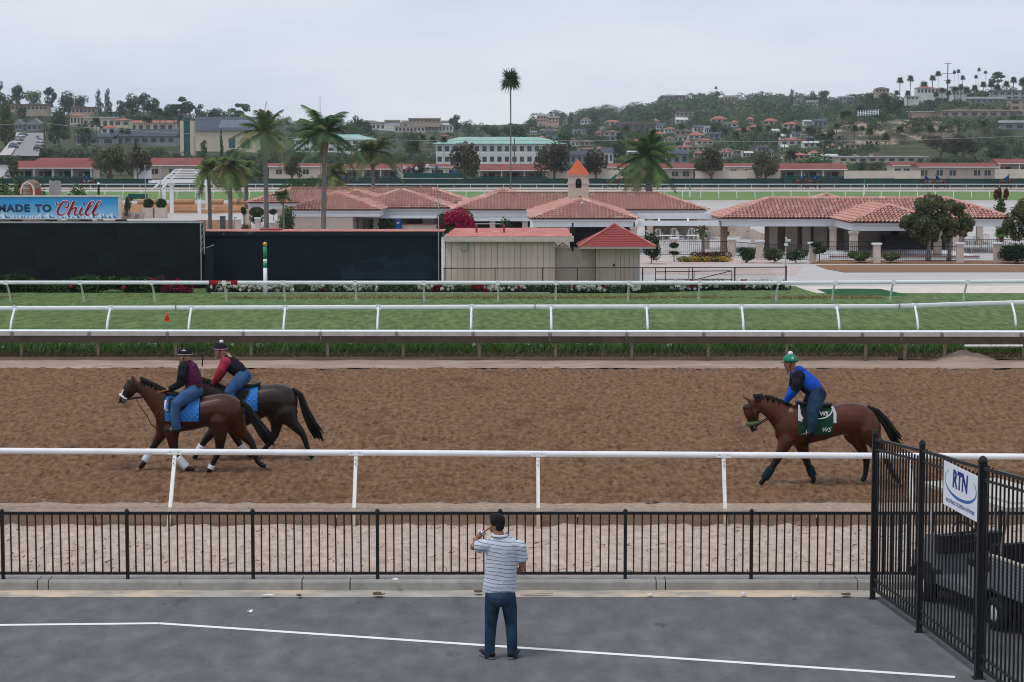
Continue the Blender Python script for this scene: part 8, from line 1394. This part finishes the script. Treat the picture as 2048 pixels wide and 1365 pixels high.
mo_ = n_.new('ShaderNodeMath'); mo_.operation = 'MODULO'; mo_.inputs[1].default_value = .049; l_.new(xm_.outputs[0], mo_.inputs[0]); lt_ = n_.new('ShaderNodeMath'); lt_.operation = 'LESS_THAN'; lt_.inputs[1].default_value = .0085; l_.new(mo_.outputs[0], lt_.inputs[0]); mx_ = n_.new('ShaderNodeMix'); mx_.data_type = 'RGBA'; mx_.inputs[7].default_value = (.15, .14, .19, 1); l_.new(lt_.outputs[0], mx_.inputs[0]); l_.new(src, mx_.inputs[6]); l_.new(mx_.outputs[2], b_.inputs['Base Color'])
S = lambda x, y, hx, dy, o=0.0: (fm(x, y, o), Vector((hx * q, 0, 0)), Vector((0, dy, 0)))
body = MB(); hc = fm(538, 195, .03); Rh = Matrix.Rotation(.9, 3, 'Z')
body.ell(hc, (.078, .1, .118), 16, R=Rh); body.ell(hc + Vector((-.035, .045, -.055)), (.06, .06, .06), 12); body.tube([fm(560, 300, -.01), fm(545, 235, .01)], [.066, .06], 12)
nose = hc + Vector((-.085, .075, -.012)); body.tube([nose + Vector((.02, -.015, .035)), nose, nose + Vector((.012, -.01, -.015))], [.012, .017, .012], 6); body.ell(hc + Vector((-.06, .065, -.06)), (.022, .022, .01), 8); body.ell(hc + Vector((-.055, .06, -.1)), (.03, .03, .025), 8)
body.ell(hc + Vector((-.022, -.085, -.035)), (.016, .014, .03), 8); body.ell(hc + Vector((.08, .03, -.035)), (.012, .018, .03), 8)
body.loft([S(590, 330, 95, .09), S(590, 400, 115, .11, .01), S(570, 560, 112, .115, .02), S(560, 700, 112, .11, .01), S(562, 790, 108, .1)], 14)
aL = [fm(462, 365, .0), fm(400, 385, .1), fm(345, 398, .17), fm(375, 335, .2), fm(430, 275, .17)]; rL = [.058, .05, .044, .04, .03]; body.tube(aL, rL, 10); body.ell(aL[2], (.046,) * 3, 10)
aR = [fm(722, 375, .0), fm(735, 470, .02), fm(742, 555, .05), fm(715, 585, .16), fm(690, 605, .27)]; rR = [.058, .05, .044, .038, .03]; body.tube(aR, rR, 10); body.ell(aR[2], (.046,) * 3, 10)
# fist against the face: fingers curled, thumb by the cheek
w = aL[-1]; d = (fm(468, 248, .12) - w).normalized(); body.loft([(w, Vector((.02, 0, .02)), Vector((0, .028, 0))), (w + d * .05, Vector((.03, 0, .028)), Vector((0, .04, 0))), (w + d * .085, Vector((.028, 0, .024)), Vector((0, .038, 0)))], 10)
for i in range(4): b = w + d * .08 + Vector((.004, -.035 + i * .022, .012)); body.tube([b, b + Vector((.03, .0, .012)), b + Vector((.042, 0, -.012)), b + Vector((.02, 0, -.028))], [.0105, .0105, .0095, .008], 6)
b = w + d * .03 + Vector((.0, -.04, .0)); body.tube([b, b + d * .035 + Vector((0, -.012, .012)), b + d * .065 + Vector((0, .004, .018))], [.014, .012, .009], 6)
hand(body, aR[-1], aR[-1] - aR[-2], Vector((0, 0, 1)), 1.05, -1)
lg = [([fm(508, 760, .0), fm(498, 880, .01), fm(488, 1000, .03), fm(482, 1120, .01), fm(478, 1245, .0)], -1), ([fm(622, 760, .0), fm(640, 880, .01), fm(652, 1000, .03), fm(658, 1120, .01), fm(662, 1245, .0)], 1)]
jeans = MB(); 
for P, s in lg:
    body.tube(P, [.085, .07, .055, .048, .04], 10); jeans.tube(P, [.105, .096, .078, .07, .066], 14, flat=((0, 1, 0), 1.1)); jeans.tube([P[-1] + Vector((0, 0, .02)), P[-1] + Vector((0, .005, -.035))], [.066, .071], 12)
    to = Vector((.1 * s - .02, .2, 0)); a = P[-1].copy(); a.z = .05; body.tube([P[-1], a, a + to * .5 + Vector((0, 0, -.01))], [.036, .03, .02], 8)
    for nm, m_, z0, z1, gr in (('shoe', m_boot, .03, .095, 1.0), ('shoe_sole', M('shoe_sole', (.16, .16, .16), var=.1), .0, .028, 1.05)):
        sh = MB(); H_ = (z1 - z0) / 2; zc = (z0 + z1) / 2; side = Vector((to.y, -to.x, 0)).normalized(); sh.loft([(Vector((a.x, a.y, zc)) + to * u, side * wd * gr, Vector((0, 0, H_ * hh))) for u, wd, hh in ((-.42, .025, .8), (-.36, .04, 1), (0, .045, 1), (.45, .052, .85), (.8, .045, .65), (.95, .022, .45))], 12); sh.build(nm, m_, man, True)
jeans.loft([S(562, 725, 116, .125), S(562, 770, 122, .135, -.01), S(564, 815, 120, .13, -.01), S(564, 850, 100, .1)], 16)
me = remeshed(body, .0095, 2, ORG[man.name], 'body'); me.materials.append(m_skin2); link('body', me, None, man); part(man, 'jeans', jeans, .012, m_jeand, 3)
sh = MB(); sh.loft([S(562, 285, 52, .07, .0), S(585, 318, 108, .09, .0), S(590, 355, 140, .115, .0), S(588, 410, 140, .13, .01), S(578, 500, 134, .135, .02), S(566, 610, 132, .14, .025), S(558, 690, 136, .14, .02), S(556, 742, 138, .138, .02)], 18)
sh.tube([fm(490, 350, 0), aL[0], aL[0].lerp(aL[1], .55), aL[1].lerp(aL[2], .25)], [.075, .085, .083, .09], 12); sh.tube([fm(690, 350, 0), aR[0], aR[0].lerp(aR[1], .6), aR[1].lerp(aR[2], .25)], [.075, .085, .08, .085], 12); part(man, 'polo_shirt', sh, .012, m_polo, 3)
strap(man, 'collar', [fm(560 + 58 * math.cos(a), 280 + 10 * math.sin(a), -.075 * math.sin(a)) for a in np.linspace(-.4, math.pi + .4, 14)], .022, m_polo)
hr = MB(); hr.ell(hc + Vector((.008, -.018, .04)), (.088, .108, .1), 16, R=Rh); hr.ell(hc + Vector((.03, -.05, -.01)), (.07, .07, .085), 12); hr.ell(hc + Vector((-.05, .03, .085)), (.05, .06, .045), 10); part(man, 'hair', hr, .012, M('dark_hair', (.012, .011, .013), rough=.6, var=.5, scale=40, bump=.8, bscale=60, bdist=.02), 1)
wv = (aL[-1] - aL[-2]).normalized(); wc = aL[-1] - wv * .02; MB().tube([wc - wv * .018, wc + wv * .018], [.042, .042], 14).build('watch', m_steel, man, True); MB().lathe([(.022, -.004), (.022, .006)], tuple(wc + Vector((-.035, -.02, .02))), 12).build('watch_face', m_padwhite, man)
# ================================================================== far horses and riders: copies of the right pair
def far_pair(px, py, Y, right, i, col, hlab, rlab, sc=1.0):
    p = Vector((XA(px, Y), Y, .0)); h = copy_tree(h3, loc=p, label=hlab, group='horses exercising on the far track'); rd = copy_tree(r3, loc=p + Vector((0, 0, 0)), label=rlab, group='riders on the far track'); rel = ORG[r3.name] - ORG[h3.name]
    a = math.pi if right else 0.0; R = Matrix.Rotation(a, 3, 'Z'); h.rotation_euler.z = a; rd.location = p + R @ rel; rd.rotation_euler.z = a; h.scale = rd.scale = (sc,) * 3
fl = [(178, 376, 340, False, 'dark horse half hidden by the bush at the far left', 'rider on the far-left horse behind the bush'), (686, 373, 345, True, 'dark horse by the windscreen behind the tall palms', 'rider beside the windscreen behind the tall palms'), (1222, 377, 343, True, 'bay horse on the far track between the bell tower and dense palm', 'rider on the far track between the bell tower and dense palm'), (1312, 377, 343, True, 'dark horse right beside the dense palm trunk on the far track', 'rider right beside the dense palm trunk on the far track'), (1600, 377, 344, True, 'left horse of the far pair before the porch stable', 'left rider of the far pair before the porch stable'), (1626, 377, 341, True, 'right horse of the far pair before the porch stable', 'right rider of the far pair before the porch stable'), (1858, 378, 338, False, 'left horse of the far pair above the round-headed tree', 'left rider of the far pair above the round-headed tree'), (1880, 378, 341, False, 'right horse of the far pair above the round-headed tree', 'right rider of the far pair above the round-headed tree'), (2008, 377, 343, True, 'lone horse on the far track at the right', 'rider of the lone far horse at the right')]
for i, (px, py, Y, rt, a, b) in enumerate(fl): far_pair(px, py, Y, rt, i, 0, a, b)
# onlookers on the bleacher
def onlooker(px, pyh, col, label, i):
    Y = by + 2.2; p = D(px, pyh + 15, Y); t = thing('person', label, 'person', tuple(p), 'onlookers on the bleacher'); b = MB(); b.ell(p + Vector((0, 0, 1.6)), (.11, .12, .14), 8); b.tube([p + Vector((0, 0, 1.5)), p + Vector((0, 0, 1.38)), p + Vector((0, 0, 1.2)), p + Vector((0, 0, .85))], [.07, .2, .2, .18], 8)
    for s in (-1, 1): b.tube([p + Vector((s * .22, 0, 1.38)), p + Vector((s * .28, -.05, 1.1)), p + Vector((s * .2, -.2, .95))], [.07, .055, .04], 6); b.tube([p + Vector((s * .1, 0, .9)), p + Vector((s * .12, 0, .45)), p + Vector((s * .12, 0, 0))], [.11, .08, .06], 6)
    me = remeshed(b, .04, 1, ORG[t.name], 'body'); c = np.array(col); vcol(me, lambda co: np.where(co[:, 2:3] > 1.47, np.array([[.3, .17, .12]]), np.where(co[:, 2:3] > .88, c[None, :], np.array([[.03, .04, .07]])))); me.materials.append(M('onlooker', (1, 1, 1), var=0, attr='Col')); link('body', me, None, t)
for i, (px, y, c, w) in enumerate(((809, 334, (.5, .5, .5), 'grey'), (818, 336, (.25, .03, .03), 'red'), (827, 337, (.02, .03, .06), 'navy'), (833, 336, (.5, .5, .52), 'white'), (855, 331, (.55, .58, .62), 'pale blue'), (873, 333, (.05, .15, .35), 'blue'), (901, 342, (.02, .05, .12), 'dark blue'), (909, 342, (.03, .1, .25), 'bright blue'))): onlooker(px, y, c, 'onlooker in %s top on the green bleacher' % w, i)
# ================================================================== utility cart behind the tall fence
fw_ = Vector((-.305, .952, 0)); rt_ = Vector((.952, .305, 0)); og = Vector((6.43, 27.62, 0)); cart = thing('utility_cart', 'silver utility cart with beige roof parked behind the tall black fence', 'cart', tuple(og))
def cp(f, r, z): return og + fw_ * f + rt_ * r + Vector((0, 0, z))
RC = Matrix((rt_, fw_, Vector((0, 0, 1)))).transposed()
def cbox(mb, f0, f1, r0, r1, z0, z1): return mb.box(cp((f0 + f1) / 2, (r0 + r1) / 2, (z0 + z1) / 2), (r1 - r0, f1 - f0, z1 - z0), R=RC)
m_silver = M('silver_panel', (.26, .275, .3), rough=.4, var=.1, scale=3, metal=.3); m_seat = M('seat_vinyl', (.02, .02, .022), rough=.5, var=.1); m_croof = M('beige_roof', (.46, .44, .385), rough=.5, var=.05)
cbox(MB(), .35, 1.75, .06, 1.14, .3, .42).build('floor_pan', m_silver, cart); cbox(MB(), -.95, 2.3, .15, 1.05, .2, .3).build('chassis', m_black, cart)
mb = MB(); mb.prism([cp(1.72, .08, .3), cp(1.78, .08, .98), cp(1.98, .08, .95), cp(2.38, .08, .62), cp(2.42, .08, .34)], rt_ * 1.04); mb.build('front_cowl', m_silver, cart); cbox(MB(), 2.36, 2.46, .05, 1.15, .28, .4).build('bumper', m_black, cart)
mb = MB(); cbox(mb, 1.62, 1.72, .1, 1.1, .72, .98); mb.build('dashboard', m_seat, cart); cbox(MB(), .25, .85, .1, 1.1, .42, .72).build('seat_base', m_silver, cart); cbox(MB(), .28, .88, .1, 1.1, .722, .82).build('seat', m_seat, cart); mb = MB(); mb.prism([cp(.2, .1, .78), cp(.33, .1, .78), cp(.24, .1, 1.12), cp(.13, .1, 1.12)], rt_ * 1.0); mb.build('seat_back', m_seat, cart)
for nm, a in (('box_side', (-1.25, .1, .0, .05)), ('box_side', (-1.25, .1, 1.15, 1.2))): cbox(MB(), a[0], a[1], a[2], a[3], .52, .98).build(nm, m_silver, cart)
cbox(MB(), -1.3, -1.25, .0, 1.2, .52, .98).build('tailgate', m_silver, cart); cbox(MB(), -1.25, .1, .05, 1.15, .52, .56).build('box_floor', m_seat, cart)
for k in range(9): cbox(MB(), -1.22, .08, -.012, -.001, .55 + k * .047, .57 + k * .047).build('box_rib', m_silver, cart)
cbox(MB(), -1.26, .11, -.014, .06, .981, 1.01).build('box_rim', m_croof, cart); cbox(MB(), -1.0, -.85, -.02, -.002, .62, .68).build('reflector', M('reflector_red', (.4, .01, .02), rough=.3, var=0), cart)
mb = MB(); mb.prism([cp(-.3, -.01, 1.655), cp(2.0, -.01, 1.655), cp(2.0, 1.21, 1.655), cp(-.3, 1.21, 1.655)], (0, 0, .05)); rf_ = mb.build('roof', m_croof, cart); mb = MB(); mb.prism([cp(-.1, .2, 1.706), cp(1.8, .2, 1.706), cp(1.8, 1.0, 1.706), cp(-.1, 1.0, 1.706)], (0, 0, .03)); mb.build('roof_panel', m_croof, rf_)
for f0, r, f1, z in ((1.95, .08, 1.8, .9), (1.95, 1.12, 1.8, .9), (-.15, .1, .05, .9), (-.15, 1.1, .05, .9)): MB().tube([cp(f0, r, 1.65), cp(f1, r, z)], .02, 8).build('roof_post', m_steel, cart)
sc_c = cp(1.42, .36, 1.06); ax = (cp(1.7, .36, .8) - sc_c).normalized(); u_ = rt_; v_ = ax.cross(u_).normalized(); MB().tube([sc_c + (u_ * math.cos(a) + v_ * math.sin(a)) * .17 for a in np.linspace(0, 6.283, 19)], .014, 6).build('steering_wheel', m_black, cart); mb = MB().tube([sc_c, cp(1.7, .36, .8)], .025, 6); mb.beam(sc_c - u_ * .16, sc_c + u_ * .16, .03, .02); mb.build('steering_column', m_black, cart)
for f, r in ((0, .0), (0, 1.2), (1.95, .0), (1.95, 1.2)):
    s = 1 if r > .5 else -1; c = cp(f, r - s * .09, .23); W_ = MB(); n = 20; prof = [(.12, -.1), (.2, -.1), (.23, -.07), (.23, .07), (.2, .1), (.12, .1)]; vs = [c + rt_ * z + (fw_ * math.cos(2 * math.pi * j / n) + Vector((0, 0, 1)) * math.sin(2 * math.pi * j / n)) * rr_ for rr_, z in prof for j in range(n)]
    W_.add(vs, [(i * n + j, i * n + (j + 1) % n, (i + 1) * n + (j + 1) % n, (i + 1) * n + j) for i in range(5) for j in range(n)]); wo = W_.build('wheel', m_black, cart, True); hb = MB(); pr2 = [(.125, .07), (.1, .095), (.03, .085)]; vs = [c + rt_ * s * z + (fw_ * math.cos(2 * math.pi * j / n) + Vector((0, 0, 1)) * math.sin(2 * math.pi * j / n)) * rr_ for rr_, z in pr2 for j in range(n)]; hb.add(vs, [(i * n + j, i * n + (j + 1) % n, (i + 1) * n + (j + 1) % n, (i + 1) * n + j) for i in range(2) for j in range(n)] + [tuple(2 * n + j for j in range(n))]); hb.build('hub', M('hub_white', (.6, .6, .62), rough=.4, var=.05), wo, True)
for f in (0, 1.95):
    for r in (-.02, 1.02): A = [cp(f + math.cos(a) * .3, r, .27 + math.sin(a) * .3) for a in np.linspace(.15, 3.0, 10)]; B = [cp(f + math.cos(a) * .26, r, .27 + math.sin(a) * .26) for a in np.linspace(.15, 3.0, 10)]; MB().prism(A + B[::-1], rt_ * .2).build('fender', m_black, cart)
# ================================================================== haze in the air
mz = bpy.data.materials.new('haze_air'); mz.use_nodes = True; n_, l_ = mz.node_tree.nodes, mz.node_tree.links; n_.clear(); out_ = n_.new('ShaderNodeOutputMaterial'); pv = n_.new('ShaderNodeVolumePrincipled')
pv.inputs['Color'].default_value = (.87, .935, 1.0, 1); pv.inputs['Density'].default_value = .00012; pv.inputs['Anisotropy'].default_value = 0.2; l_.new(pv.outputs[0], out_.inputs['Volume'])
hz = MB().bb(-1800, 1800, -60, 2000, -12, 62).build('haze', mz); tag(hz, 'thin pale haze lying over the whole racecourse and hills', 'haze', kind='stuff')
